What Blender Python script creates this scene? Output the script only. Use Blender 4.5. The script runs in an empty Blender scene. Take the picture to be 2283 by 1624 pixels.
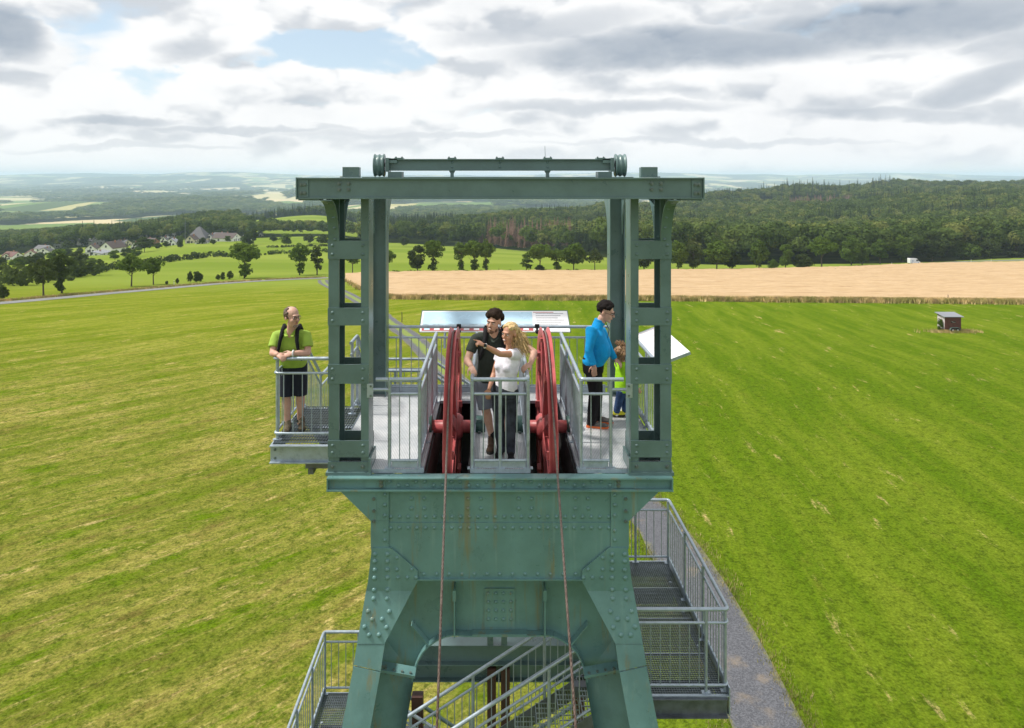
import bpy, bmesh, math, random
import numpy as np
from mathutils import Vector, Matrix, Euler
R = math.radians
sc = bpy.context.scene
col = sc.collection
random.seed(7)
rng = np.random.default_rng(7)

# ------------------------------------------------------------------ camera
CX, CY, FP, HC = 1099.0, 393.0, 1600.0, 3.45       # principal point, focal length (px of a 2283 px wide view), eye height over the deck
CAMX = -0.08
cam_d = bpy.data.cameras.new('camera')
cam = bpy.data.objects.new('camera', cam_d); col.objects.link(cam)
cam.location = (CAMX, 0, HC); cam.rotation_euler = (R(90), 0, 0)
cam_d.sensor_width = 36; cam_d.lens = 36 * FP / 2283
cam_d.shift_x = (1141.5 - CX) / 2283; cam_d.shift_y = -(812 - CY) / 2283
cam_d.clip_start = 0.1; cam_d.clip_end = 90000
sc.camera = cam
def W(x, y, d):
    """point at depth d seen at (x, y) of the 2283 x 1624 px view"""
    return Vector((CAMX + (x - CX) / FP * d, d, HC - (y - CY) / FP * d))

# ------------------------------------------------------------------ exposure
sc.view_settings.view_transform = 'Standard'; sc.view_settings.look = 'None'
sc.view_settings.exposure = 0.6; sc.view_settings.gamma = 1.0
sc.view_settings.use_curve_mapping = False
sc.cycles.max_bounces = 6; sc.cycles.diffuse_bounces = 3; sc.cycles.glossy_bounces = 3
sc.cycles.transmission_bounces = 4; sc.cycles.transparent_max_bounces = 8; sc.cycles.volume_bounces = 4
sc.cycles.use_denoising = True
sc.cycles.sample_clamp_indirect = 6

# ------------------------------------------------------------------ node helper
class NT:
    def __init__(s, tree): s.t = tree; s.n = tree.nodes; s.l = tree.links
    def put(s, sock, v):
        if isinstance(v, bpy.types.NodeSocket): s.l.new(v, sock)
        elif v is not None: sock.default_value = v
    def new(s, kind, **kw):
        n = s.n.new(kind)
        for k, v in kw.items(): setattr(n, k, v)
        return n
    def m(s, op, a, b=None, c=None, clamp=False):
        n = s.new('ShaderNodeMath', operation=op, use_clamp=clamp)
        s.put(n.inputs[0], a)
        if b is not None: s.put(n.inputs[1], b)
        if c is not None: s.put(n.inputs[2], c)
        return n.outputs[0]
    def vm(s, op, a, b=None):
        n = s.new('ShaderNodeVectorMath', operation=op); s.put(n.inputs[0], a)
        if b is not None: s.put(n.inputs[1], b)
        return n.outputs[0]
    def xyz(s, v):
        n = s.new('ShaderNodeSeparateXYZ'); s.put(n.inputs[0], v); return n.outputs
    def vec(s, x, y, z):
        n = s.new('ShaderNodeCombineXYZ')
        for i, q in enumerate((x, y, z)): s.put(n.inputs[i], q)
        return n.outputs[0]
    def noise(s, v, scale, detail=4, rough=0.5, dist=0.0):
        n = s.new('ShaderNodeTexNoise'); s.put(n.inputs['Vector'], v)
        n.inputs['Scale'].default_value = scale; n.inputs['Detail'].default_value = detail
        n.inputs['Roughness'].default_value = rough; n.inputs['Distortion'].default_value = dist
        return n.outputs['Fac']
    def mr(s, v, a, b, c=0.0, d=1.0, smooth=True):
        n = s.new('ShaderNodeMapRange'); n.interpolation_type = 'SMOOTHSTEP' if smooth else 'LINEAR'
        n.clamp = True
        s.put(n.inputs[0], v)
        for i, q in enumerate((a, b, c, d)): s.put(n.inputs[1 + i], q)
        return n.outputs[0]
    def mix(s, f, a, b, blend='MIX'):
        n = s.new('ShaderNodeMix', data_type='RGBA', blend_type=blend)
        s.put(n.inputs[0], f)
        for i, q in ((6, a), (7, b)):
            if isinstance(q, tuple): q = (*q[:3], 1.0)
            s.put(n.inputs[i], q)
        return n.outputs[2]

# ------------------------------------------------------------------ sky, sun
SUN_EL, SUN_AZ = R(57), R(-88)          # azimuth measured from +Y towards +X
sdir = Vector((math.sin(SUN_AZ) * math.cos(SUN_EL), math.cos(SUN_AZ) * math.cos(SUN_EL), math.sin(SUN_EL)))
world = bpy.data.worlds.new('World'); sc.world = world; world.use_nodes = True
wt = NT(world.node_tree); wt.n.clear()
def build_sky():
    t = wt
    g = t.new('ShaderNodeTexCoord').outputs['Generated']
    x, y, z = t.xyz(g)
    sky = t.new('ShaderNodeTexSky'); sky.sky_type = 'NISHITA'; sky.sun_disc = False
    sky.sun_elevation = SUN_EL; sky.sun_rotation = SUN_AZ; sky.altitude = 400; sky.air_density = 1.0; sky.dust_density = 0.6
    blue = t.mix(1.0, sky.outputs[0], (0.115, 0.11, 0.105), 'MULTIPLY')
    blue = t.mix(0.52, blue, (0.47, 0.55, 0.60))
    # cloud field on the sphere, squeezed in height
    zz = t.m('MULTIPLY', z, 2.0)
    p = t.vec(x, y, zz)
    wob = t.m('SUBTRACT', t.noise(p, 6.0, 4, 0.55), 0.5); wob2 = t.m('SUBTRACT', t.noise(t.vec(y, zz, x), 6.0, 4, 0.55), 0.5)
    fine = t.noise(p, 22.0, 6, 0.62)
    front = t.mr(y, 0.1, 0.4)
    ax = t.m('DIVIDE', x, t.m('MAXIMUM', y, 0.1)); ez = t.m('DIVIDE', z, t.m('MAXIMUM', y, 0.1))
    ax = t.m('ADD', ax, t.m('ADD', t.m('MULTIPLY', wob, 0.30), t.m('MULTIPLY', t.m('SUBTRACT', fine, .5), .06)))
    ez = t.m('ADD', ez, t.m('ADD', t.m('MULTIPLY', wob2, 0.085), t.m('MULTIPLY', t.m('SUBTRACT', fine, .5), .026)))
    axs = t.m('ADD', t.m('DIVIDE', x, t.m('MAXIMUM', y, 0.1)), t.m('ADD', t.m('MULTIPLY', wob, 0.10), t.m('MULTIPLY', t.m('SUBTRACT', fine, .5), .05)))
    ezs = t.m('ADD', t.m('DIVIDE', z, t.m('MAXIMUM', y, 0.1)), t.m('ADD', t.m('MULTIPLY', wob2, 0.045), t.m('MULTIPLY', t.m('SUBTRACT', fine, .5), .02)))
    def blob(px, py, rx, ry, slope=0.0, pw_=1.0, soft=True):
        a0, e0 = (px - CX) / FP, (CY - py) / FP
        dx = t.m('SUBTRACT', axs if soft else ax, a0); dy = t.m('SUBTRACT', ezs if soft else ez, e0)
        if slope: dy = t.m('SUBTRACT', dy, t.m('MULTIPLY', dx, slope))
        q = t.m('ADD', t.m('POWER', t.m('ABSOLUTE', t.m('DIVIDE', dx, rx / FP)), 2.0), t.m('POWER', t.m('ABSOLUTE', t.m('DIVIDE', dy, ry / FP)), 2.0))
        return t.m('MULTIPLY', t.mr(q, 1.6, 0.0), t.m('MULTIPLY', front, pw_))
    def addup(bl):
        r = bl[0]
        for b in bl[1:]: r = t.m('MAXIMUM', r, b)
        return r
    hole = addup([blob(770, 118, 280, 50, 0.04, 1.0, False), blob(300, 195, 75, 50, 0, .75, False), blob(960, 250, 170, 14, 0, .4, False)])
    dark = addup([blob(1560, 104, 440, 52, 0.05), blob(2010, 44, 440, 64, 0.08), blob(1230, 62, 240, 32, 0.1, .55), blob(15, 72, 100, 62, -0.25),
                  blob(420, 112, 90, 30, 0.15, .6), blob(1330, 240, 300, 18, 0, .6), blob(1980, 258, 280, 18, 0, .6), blob(250, 275, 150, 15, 0, .7), blob(2190, 185, 190, 36, 0.35, .75), blob(520, 290, 330, 9, 0, .5),
                  blob(900, 300, 330, 9, 0, .4), blob(2280, 100, 150, 66, 0, .55), blob(1600, 320, 400, 8, 0, .4), blob(300, 330, 300, 7, 0, .35)])
    def dens(dz, det=8, pf=.13):
        q = t.vec(t.m('ADD', x, t.m('MULTIPLY', wob, .13)), t.m('ADD', y, t.m('MULTIPLY', wob2, .08)), t.m('ADD', t.m('ADD', zz, dz), t.m('MULTIPLY', wob2, .05)))
        n = t.noise(q, 4.4, det, .54)
        vq = t.vm('ADD', q, t.vec(t.m('MULTIPLY', t.m('SUBTRACT', fine, .5), .05), 0.0, t.m('MULTIPLY', t.m('SUBTRACT', fine, .5), .05)))
        def puff(sc_):
            v = t.new('ShaderNodeTexVoronoi'); v.feature = 'F1'; v.inputs['Scale'].default_value = sc_
            t.put(v.inputs['Vector'], vq); return t.m('SUBTRACT', .45, v.outputs['Distance'])
        return t.m('ADD', n, t.m('ADD', t.m('MULTIPLY', puff(10.0), .40), t.m('MULTIPLY', puff(26.0), pf)))
    c0 = dens(0.0); s0 = dens(0.0, 4, .05); s1 = dens(0.038, 4, .05)
    cover = t.mr(t.m('SUBTRACT', c0, t.m('MULTIPLY', hole, 0.40)), 0.08, 0.28)
    # relief: thin above -> bright crest, thick above -> shaded base
    rel = t.m('ADD', t.m('SUBTRACT', s0, s1), t.m('MULTIPLY', t.m('SUBTRACT', fine, 0.5), 0.05))
    shade = t.mr(rel, 0.02, -0.19, 0.0, 0.46, True)
    thick = t.mr(t.m('ADD', t.noise(p, 3.2, 6, .55), t.m('MULTIPLY', t.m('SUBTRACT', fine, .5), .2)), 0.52, 0.74)
    shade = t.m('ADD', shade, t.m('MULTIPLY', thick, 0.13))
    shade = t.m('MULTIPLY', shade, t.m('ADD', 0.65, t.m('MULTIPLY', t.mr(z, 0.01, 0.10), 0.35)))
    shade = t.m('MAXIMUM', shade, t.m('MULTIPLY', dark, t.m('ADD', t.m('ADD', 0.58, t.m('MULTIPLY', fine, 0.30)), t.m('MULTIPLY', shade, .45))))
    ccol = t.mix(t.m('MINIMUM', shade, 1.0), (0.675, 0.677, 0.68), (0.155, 0.205, 0.275))
    c = t.mix(cover, blue, ccol)
    c = t.mix(t.mr(z, 0.045, -0.005, 0.0, 0.6), c, (0.64, 0.655, 0.665))     # whitish air above the horizon
    bg = t.new('ShaderNodeBackground'); t.put(bg.inputs[0], c); bg.inputs[1].default_value = 1.0
    o = t.new('ShaderNodeOutputWorld'); t.l.new(bg.outputs[0], o.inputs[0])
build_sky()
sun_d = bpy.data.lights.new('sun', 'SUN'); sun_d.energy = 3.2; sun_d.angle = R(6); sun_d.color = (1.0, 0.95, 0.87)
sun = bpy.data.objects.new('sun', sun_d); col.objects.link(sun)
sun.rotation_euler = (-sdir).to_track_quat('-Z', 'Y').to_euler()

# ------------------------------------------------------------------ materials
MATS = {}
def mat(name, color, rough=0.6, metal=0.0, vary=0.12, vscale=6.0, bump=0.0, bscale=40.0, coat=0.0, spec=0.5, extra=None):
    if name in MATS: return MATS[name]
    m = bpy.data.materials.new(name); m.use_nodes = True; t = NT(m.node_tree)
    b = t.n['Principled BSDF']
    b.inputs['Roughness'].default_value = rough; b.inputs['Metallic'].default_value = metal
    b.inputs['Specular IOR Level'].default_value = spec
    if coat: b.inputs['Coat Weight'].default_value = coat
    pos = t.new('ShaderNodeNewGeometry').outputs['Position']
    c = (*color, 1.0)
    if vary:
        f = t.noise(pos, vscale, 5, 0.6)
        c = t.mix(t.mr(f, 0.3, 0.7), tuple(q * (1 - vary) for q in color), tuple(min(1, q * (1 + vary)) for q in color))
        t.put(b.inputs['Roughness'], t.mr(f, 0.3, 0.7, max(0.05, rough - 0.08), min(1, rough + 0.08)))
    if extra: c = extra(t, b, pos, c)
    t.put(b.inputs['Base Color'], c)
    if bump:
        bn = t.new('ShaderNodeBump'); bn.inputs['Strength'].default_value = bump; bn.inputs['Distance'].default_value = 0.02
        t.put(bn.inputs['Height'], t.noise(pos, bscale, 4, 0.6)); t.l.new(bn.outputs[0], b.inputs['Normal'])
    MATS[name] = m
    return m
def streaks(t, b, pos, c):
    x, y, z = t.xyz(pos)
    v = t.vec(t.m('MULTIPLY', x, 9.0), t.m('MULTIPLY', y, 9.0), t.m('MULTIPLY', z, 0.55))
    s = t.noise(v, 1.6, 5, 0.65)
    c = t.mix(t.mr(s, 0.54, 0.72, 0, 0.30), c, (0.24, 0.36, 0.33))           # washed-out runs
    v2 = t.vec(t.m('MULTIPLY', x, 5.0), t.m('MULTIPLY', y, 5.0), t.m('MULTIPLY', z, 0.4))
    s2 = t.noise(v2, 1.3, 5, 0.7)
    c = t.mix(t.mr(s2, 0.55, 0.69, 0, 0.62), c, (0.20, 0.165, 0.07))         # rust runs
    g = t.noise(pos, 22.0, 5, 0.7)
    c = t.mix(t.mr(t.noise(pos, 1.4, 6, .7), .48, .72, 0, .38), c, (0.055, 0.120, 0.120))
    return t.mix(t.mr(g, 0.62, 0.74, 0, 0.5), c, (0.03, 0.06, 0.055))
GREEN = mat('green_paint', (0.114, 0.230, 0.225), 0.34, 0, 0.10, 2.5, 0.04, 60, extra=streaks)
GREEN2 = mat('green_paint_backlit', (0.105, 0.172, 0.170), 0.34, 0, 0.12, 3.0, 0.04, 60)  # greyer copy of the green: backlight and haze put into the colour
BOLT = mat('bolt_steel', (0.13, 0.17, 0.16), 0.4, 0.3, 0.2, 30)
def spangle(t, b, pos, c):
    n = t.noise(pos, 45.0, 3, 0.6)
    c = t.mix(t.mr(n, 0.35, 0.65, 0, 0.55), c, (0.40, 0.47, 0.53))
    n2 = t.noise(pos, 7.0, 5, 0.7)
    return t.mix(t.mr(n2, 0.5, 0.75, 0, 0.5), c, (0.16, 0.21, 0.26))
GALV = mat('galvanised_steel', (0.34, 0.405, 0.465), 0.38, 0.45, 0.15, 12, 0.03, 80, extra=spangle)
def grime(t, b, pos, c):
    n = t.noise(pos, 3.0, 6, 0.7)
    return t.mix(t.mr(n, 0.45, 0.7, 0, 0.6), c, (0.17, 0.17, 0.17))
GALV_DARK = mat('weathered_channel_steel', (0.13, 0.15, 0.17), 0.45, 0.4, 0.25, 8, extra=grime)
RED = mat('red_paint', (0.42, 0.085, 0.088), 0.46, 0, 0.18, 5, 0.06, 50, extra=lambda t, b, pos, c: t.mix(t.mr(t.noise(pos, 6.0, 6, 0.7), 0.5, 0.75, 0, 0.55), c, (0.20, 0.07, 0.055)))
BROWN = mat('oxide_brown_steel', (0.055, 0.022, 0.016), 0.6, 0, 0.2, 4)
DARKGREEN = mat('dark_green_bearing_paint', (0.03, 0.085, 0.075), 0.45, 0, 0.15, 8)
BLACK = mat('black_and_pit_shade', (0.012, 0.013, 0.014), 0.8, 0, 0.2, 5)  # black of small fittings; on the pit parts it paints the shadow

# ------------------------------------------------------------------ mesh helpers
class MB:
    """collects shapes; build() links them as one mesh object"""
    def __init__(s): s.v = []; s.f = []; s.s = []
    def add(s, vs, fs, smooth=False):
        o = len(s.v); s.v.extend([tuple(v) for v in vs])
        s.f.extend([tuple(i + o for i in f) for f in fs]); s.s.extend([smooth] * len(fs)); return s
    def box(s, c, size, rot=None):
        hx, hy, hz = size[0] / 2, size[1] / 2, size[2] / 2
        vs = [Vector((a * hx, b * hy, d * hz)) for a in (-1, 1) for b in (-1, 1) for d in (-1, 1)]
        if rot is not None: vs = [rot @ v for v in vs]
        c = Vector(c)
        return s.add([v + c for v in vs], [(0, 1, 3, 2), (4, 6, 7, 5), (0, 4, 5, 1), (2, 3, 7, 6), (0, 2, 6, 4), (1, 5, 7, 3)])
    def bx(s, x0, x1, y0, y1, z0, z1):
        return s.box(((x0 + x1) / 2, (y0 + y1) / 2, (z0 + z1) / 2), (abs(x1 - x0), abs(y1 - y0), abs(z1 - z0)))
    def tube(s, pts, r, n=10, caps=True, closed=False):
        pts = [Vector(p) for p in pts]; k = len(pts)
        rs = r if isinstance(r, (list, tuple)) else [r] * k
        rings = []; up = None
        for i, p in enumerate(pts):
            a = pts[(i - 1) % k] if (i or closed) else p; b = pts[(i + 1) % k] if (i < k - 1 or closed) else p
            d1 = (p - a).normalized() if (p - a).length > 1e-9 else None
            d2 = (b - p).normalized() if (b - p).length > 1e-9 else None
            d = ((d1 or d2) + (d2 or d1)).normalized() if (d1 or d2) else Vector((0, 0, 1))
            if up is None:
                up = Vector((0, 0, 1)) if abs(d.z) < 0.9 else Vector((1, 0, 0))
            u = (up - d * up.dot(d)).normalized(); w = d.cross(u); up = u
            st = 1.0
            if d1 and d2:
                cs = max(0.35, d1.dot(d)); st = 1.0 / cs
            rings.append([p + (u * math.cos(q) + w * math.sin(q)) * rs[i] * (1 if st == 1 else min(st, 1.5) ** 0.5) for q in [2 * math.pi * j / n for j in range(n)]])
        vs = [v for rg in rings for v in rg]; fs = []
        for i in range(k if closed else k - 1):
            a, b = i * n, ((i + 1) % k) * n
            for j in range(n): fs.append((a + j, a + (j + 1) % n, b + (j + 1) % n, b + j))
        s.add(vs, fs, True)
        if caps and not closed:
            s.add(rings[0], [tuple(range(n - 1, -1, -1))]); s.add(rings[-1], [tuple(range(n))])
        return s
    def prism(s, poly, axis, a, b):
        """2-D polygon pushed along an axis: 'y' polygon is (x, z), 'x' polygon is (y, z), 'z' polygon is (x, y)"""
        def q(p, h):
            return {'y': (p[0], h, p[1]), 'x': (h, p[0], p[1]), 'z': (p[0], p[1], h)}[axis]
        n = len(poly); vs = [q(p, a) for p in poly] + [q(p, b) for p in poly]
        fs = [tuple(range(n)), tuple(range(2 * n - 1, n - 1, -1))] + [(i, i + n, (i + 1) % n + n, (i + 1) % n) for i in range(n)]
        return s.add(vs, fs)
    def lathe(s, prof, c, axis='z', n=24, smooth=True):
        c = Vector(c); vs = []
        for (r, h) in prof:
            for j in range(n):
                q = 2 * math.pi * j / n; a, b = r * math.cos(q), r * math.sin(q)
                vs.append(c + Vector({'z': (a, b, h), 'x': (h, a, b), 'y': (b, h, a)}[axis]))
        fs = []
        for i in range(len(prof) - 1):
            for j in range(n): fs.append((i * n + j, i * n + (j + 1) % n, (i + 1) * n + (j + 1) % n, (i + 1) * n + j))
        return s.add(vs, fs, smooth)
    def ell(s, c, r, nu=12, nv=8, rot=None):
        c = Vector(c); r = r if isinstance(r, (tuple, list)) else (r, r, r)
        vs = []; fs = []
        for i in range(1, nv):
            a = math.pi * i / nv
            for j in range(nu):
                q = 2 * math.pi * j / nu
                vs.append(Vector((r[0] * math.sin(a) * math.cos(q), r[1] * math.sin(a) * math.sin(q), r[2] * math.cos(a))))
        top, bot = len(vs), len(vs) + 1
        vs += [Vector((0, 0, r[2])), Vector((0, 0, -r[2]))]
        for i in range(nv - 2):
            for j in range(nu):
                fs.append((i * nu + j, (i + 1) * nu + j, (i + 1) * nu + (j + 1) % nu, i * nu + (j + 1) % nu))
        for j in range(nu):
            fs.append((top, j, (j + 1) % nu)); fs.append((bot, (nv - 2) * nu + (j + 1) % nu, (nv - 2) * nu + j))
        if rot is not None: vs = [rot @ v for v in vs]
        return s.add([v + c for v in vs], fs, True)
    def mesh(s, name, fix=True):
        me = bpy.data.meshes.new(name); me.from_pydata(s.v, [], s.f)
        me.polygons.foreach_set('use_smooth', s.s)
        if fix:
            bm = bmesh.new(); bm.from_mesh(me); bmesh.ops.recalc_face_normals(bm, faces=bm.faces); bm.to_mesh(me); bm.free()
        me.update(); return me
    def build(s, name, material, parent=None, fix=True):
        return link(name, s.mesh(name, fix), material, parent)
def link(name, me, material=None, parent=None, loc=None, rot=None, scale=None):
    o = bpy.data.objects.new(name, me); col.objects.link(o)
    if material is not None and not me.materials: me.materials.append(material)
    if parent is not None: o.parent = parent
    if loc is not None: o.location = loc
    if rot is not None: o.rotation_euler = rot
    if scale is not None: o.scale = scale
    return o
def tag(o, label=None, cat=None, group=None, kind=None):
    for k, v in (('label', label), ('category', cat), ('group', group), ('kind', kind)):
        if v: o[k] = v
    return o
def thing(name, label, cat, loc=(0, 0, 0), group=None, rz=0.0):
    o = bpy.data.objects.new(name, None); col.objects.link(o); o.location = loc; o.rotation_euler = (0, 0, rz)
    o.empty_display_size = 0.2
    return tag(o, label, cat, group)
def npmesh(name, verts, faces, smooth=True):
    """fast mesh from numpy arrays (quads or triangles)"""
    verts = np.asarray(verts, np.float32); faces = np.asarray(faces, np.int32)
    me = bpy.data.meshes.new(name); k = faces.shape[1]
    me.vertices.add(len(verts)); me.vertices.foreach_set('co', verts.ravel())
    me.loops.add(faces.size); me.loops.foreach_set('vertex_index', faces.ravel())
    me.polygons.add(len(faces)); me.polygons.foreach_set('loop_start', np.arange(0, faces.size, k, dtype=np.int32))
    try: me.polygons.foreach_set('loop_total', np.full(len(faces), k, np.int32))
    except Exception: pass
    me.polygons.foreach_set('use_smooth', np.full(len(faces), smooth, bool))
    me.update(calc_edges=True); return me
# value noise (numpy)
_perm = rng.random((256, 256))
def vnoise(x, y):
    xi = np.floor(x).astype(int); yi = np.floor(y).astype(int); fx = x - xi; fy = y - yi
    fx = fx * fx * (3 - 2 * fx); fy = fy * fy * (3 - 2 * fy)
    g = lambda a, b: _perm[a & 255, b & 255]
    return (g(xi, yi) * (1 - fx) + g(xi + 1, yi) * fx) * (1 - fy) + (g(xi, yi + 1) * (1 - fx) + g(xi + 1, yi + 1) * fx) * fy
def fbm(x, y, o=5):
    r = 0; a = 0.5; s = 0
    for i in range(o):
        r = r + a * vnoise(x + 17.3 * i, y - 9.1 * i); s += a; a *= 0.5; x = x * 2.03; y = y * 2.03
    return r / s
# ================================================================== terrain
GZ = -17.5                                     # meadow level under the deck (m)
NEAR = [(0, 20.95), (60, 20.95), (90, 21.05), (120, 22.1), (150, 24.5), (180, 27.2), (216, 30.2), (250, 33.0)]
COLS = {   # column of the view -> [(depth m, height below the eye m)]
    -1200: [(400, 50), (700, 80), (1000, 100), (1500, 130), (2500, 145), (4000, 165), (7000, 150), (9000, 118), (11500, 58), (13800, 0), (15200, -12), (17000, 60)],
    0:    [(400, 50), (550, 61), (700, 73), (1000, 89), (1400, 122), (2500, 139), (4000, 165), (7000, 150), (9000, 118), (11500, 58), (13800, 0), (15200, -12), (17000, 60)],
    235:  [(400, 46), (520, 55), (620, 59), (800, 70), (1000, 80), (1500, 125), (2500, 138), (4000, 160), (7000, 150), (9000, 118), (11500, 58), (13800, 0), (15200, -12), (17000, 60)],
    470:  [(400, 42), (520, 48), (620, 54), (800, 60), (1000, 62), (1400, 110), (2500, 135), (4000, 158), (7000, 150), (9000, 118), (11500, 58), (13800, 0), (15200, -12), (17000, 60)],
    700:  [(400, 42), (560, 50), (700, 57), (900, 56), (1120, 57), (1500, 110), (2500, 135), (4000, 156), (7000, 150), (9000, 118), (11500, 58), (13800, 0), (15200, -12), (17000, 60)],
    870:  [(400, 42.5), (560, 53), (700, 62), (1100, 78), (1500, 110), (2500, 135), (4500, 155), (7000, 150), (9000, 118), (11500, 58), (13800, 0), (15200, -12), (17000, 60)],
    1050: [(400, 43), (560, 56), (700, 62), (950, 66), (1300, 100), (2500, 132), (4500, 152), (7000, 150), (9000, 118), (11500, 58), (13800, 0), (15200, -12), (17000, 60)],
    1180: [(400, 44), (540, 56), (700, 59), (980, 59), (1300, 90), (2500, 132), (4500, 150), (7000, 150), (9000, 118), (11500, 58), (13800, 0), (15200, -12), (17000, 60)],
    1400: [(360, 42), (480, 51), (700, 57), (1000, 57), (1250, 62), (1600, 100), (2800, 135), (4500, 150), (7000, 150), (9000, 118), (11500, 58), (13800, 0), (15200, -12), (17000, 60)],
    1620: [(320, 40), (450, 52), (700, 58), (1000, 52), (1380, 43), (1700, 80), (2800, 140), (5000, 155), (7000, 150), (9000, 118), (11500, 58), (13800, 0), (15200, -12), (17000, 60)],
    1850: [(320, 39.5), (450, 51), (700, 55), (1000, 47), (1400, 37), (1700, 75), (2800, 140), (5000, 155), (7000, 150), (9000, 118), (11500, 58), (13800, 0), (15200, -12), (17000, 60)],
    2050: [(320, 38.8), (450, 50), (700, 52), (1000, 41), (1450, 29), (1800, 75), (2800, 140), (5000, 155), (7000, 150), (9000, 118), (11500, 58), (13800, 0), (15200, -12), (17000, 60)],
    2283: [(320, 38.2), (450, 47), (700, 49), (1000, 38), (1500, 23), (1900, 75), (2800, 140), (5000, 155), (7000, 150), (9000, 118), (11500, 58), (13800, 0), (15200, -12), (17000, 60)],
    3400: [(320, 38), (450, 45), (700, 46), (1000, 36), (1500, 22), (1900, 70), (2800, 135), (5000, 150), (7000, 150), (9000, 118), (11500, 58), (13800, 0), (15200, -12), (17000, 60)],
}
_LD = np.linspace(0, math.log(36000), 900)
_ck = sorted(COLS)
_tab = []
for k in _ck:
    pr = NEAR + COLS[k]
    d = np.array([p[0] for p in pr], float); h = np.array([p[1] for p in pr], float)
    v = np.interp(np.exp(_LD), d, h)
    ker = np.hanning(27); ker /= ker.sum()
    vs = np.convolve(np.pad(v, 13, mode='edge'), ker, mode='valid')
    _tab.append(vs)
_tab = np.array(_tab)
def below(c, d):
    """height below the eye at view column c, depth d"""
    c = np.clip(np.asarray(c, float), _ck[0], _ck[-1]); d = np.maximum(np.asarray(d, float), 1.0)
    i = np.clip(np.searchsorted(_ck, c, side='right') - 1, 0, len(_ck) - 2)
    ka = np.array(_ck, float); f = (c - ka[i]) / (ka[i + 1] - ka[i]); f = f * f * (3 - 2 * f)
    t = np.clip(np.log(d) / _LD[-1] * (len(_LD) - 1), 0, len(_LD) - 1.001); j = t.astype(int); g = t - j
    return (_tab[i, j] * (1 - f) + _tab[i + 1, j] * f) * (1 - g) + (_tab[i, j + 1] * (1 - f) + _tab[i + 1, j + 1] * f) * g
TH_L, TH_R = math.atan((-1200 - CX) / FP), math.atan((3400 - CX) / FP)
def ground_z(x, y):
    x = np.asarray(x, float) - CAMX; y = np.asarray(y, float)
    r = np.hypot(x, y); th = np.clip(np.arctan2(x, y), TH_L, TH_R)
    c = CX + FP * np.tan(th); d = r * np.cos(th)
    z = HC - below(c, d)
    far = np.clip((r - 1800) / 2500, 0, 1)
    z = z + far * (fbm(x / 1500 + 40, y / 2300 + 7, 4) - 0.5) * np.minimum(r * 0.020, 60)
    for dk, wk, A, Lk, sd in ((3300, 350, 22, 800, 5), (4500, 420, 34, 1100, 3), (6300, 600, 44, 1600, 17), (8600, 700, 46, 2100, 29), (11200, 800, 40, 2800, 41), (14300, 900, 75, 3000, 53)):
        dl = r * np.cos(th); ctr = dk * (1 + .16 * (fbm(x / (Lk * 2.5) + sd, x * 0 + sd * 1.7, 2) - .5))
        z = z + A * np.clip(fbm(x / Lk + sd, x * 0 + sd, 4) * 2.4 - .7, 0, 1.2) * np.exp(-((dl - ctr) / wk) ** 2)
    mid = np.clip((r - 130) / 300, 0, 1) * (1 - far)
    z = z + mid * (fbm(x / 120, y / 120, 3) - 0.5) * 3.0
    roll = np.clip((r - 480) / 400, 0, 1) * (1 - far) * np.clip((c - 1250) / 200, 0, 1)
    z = z + roll * (fbm(x / 260 + 5, y / 210 + 2, 3) - 0.5) * 30.0
    return z
def ground_at(xp, yp, dmin=20.0, dmax=9000.0):
    """first terrain point under view pixel (xp, yp)"""
    ds = np.exp(np.linspace(math.log(dmin), math.log(dmax), 2500))
    X = CAMX + (xp - CX) / FP * ds; Z = HC - (yp - CY) / FP * ds
    gz = ground_z(X, ds); k = np.argmax(gz >= Z)
    if not (gz >= Z).any(): k = len(ds) - 1
    return Vector((X[k], ds[k], gz[k]))
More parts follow.
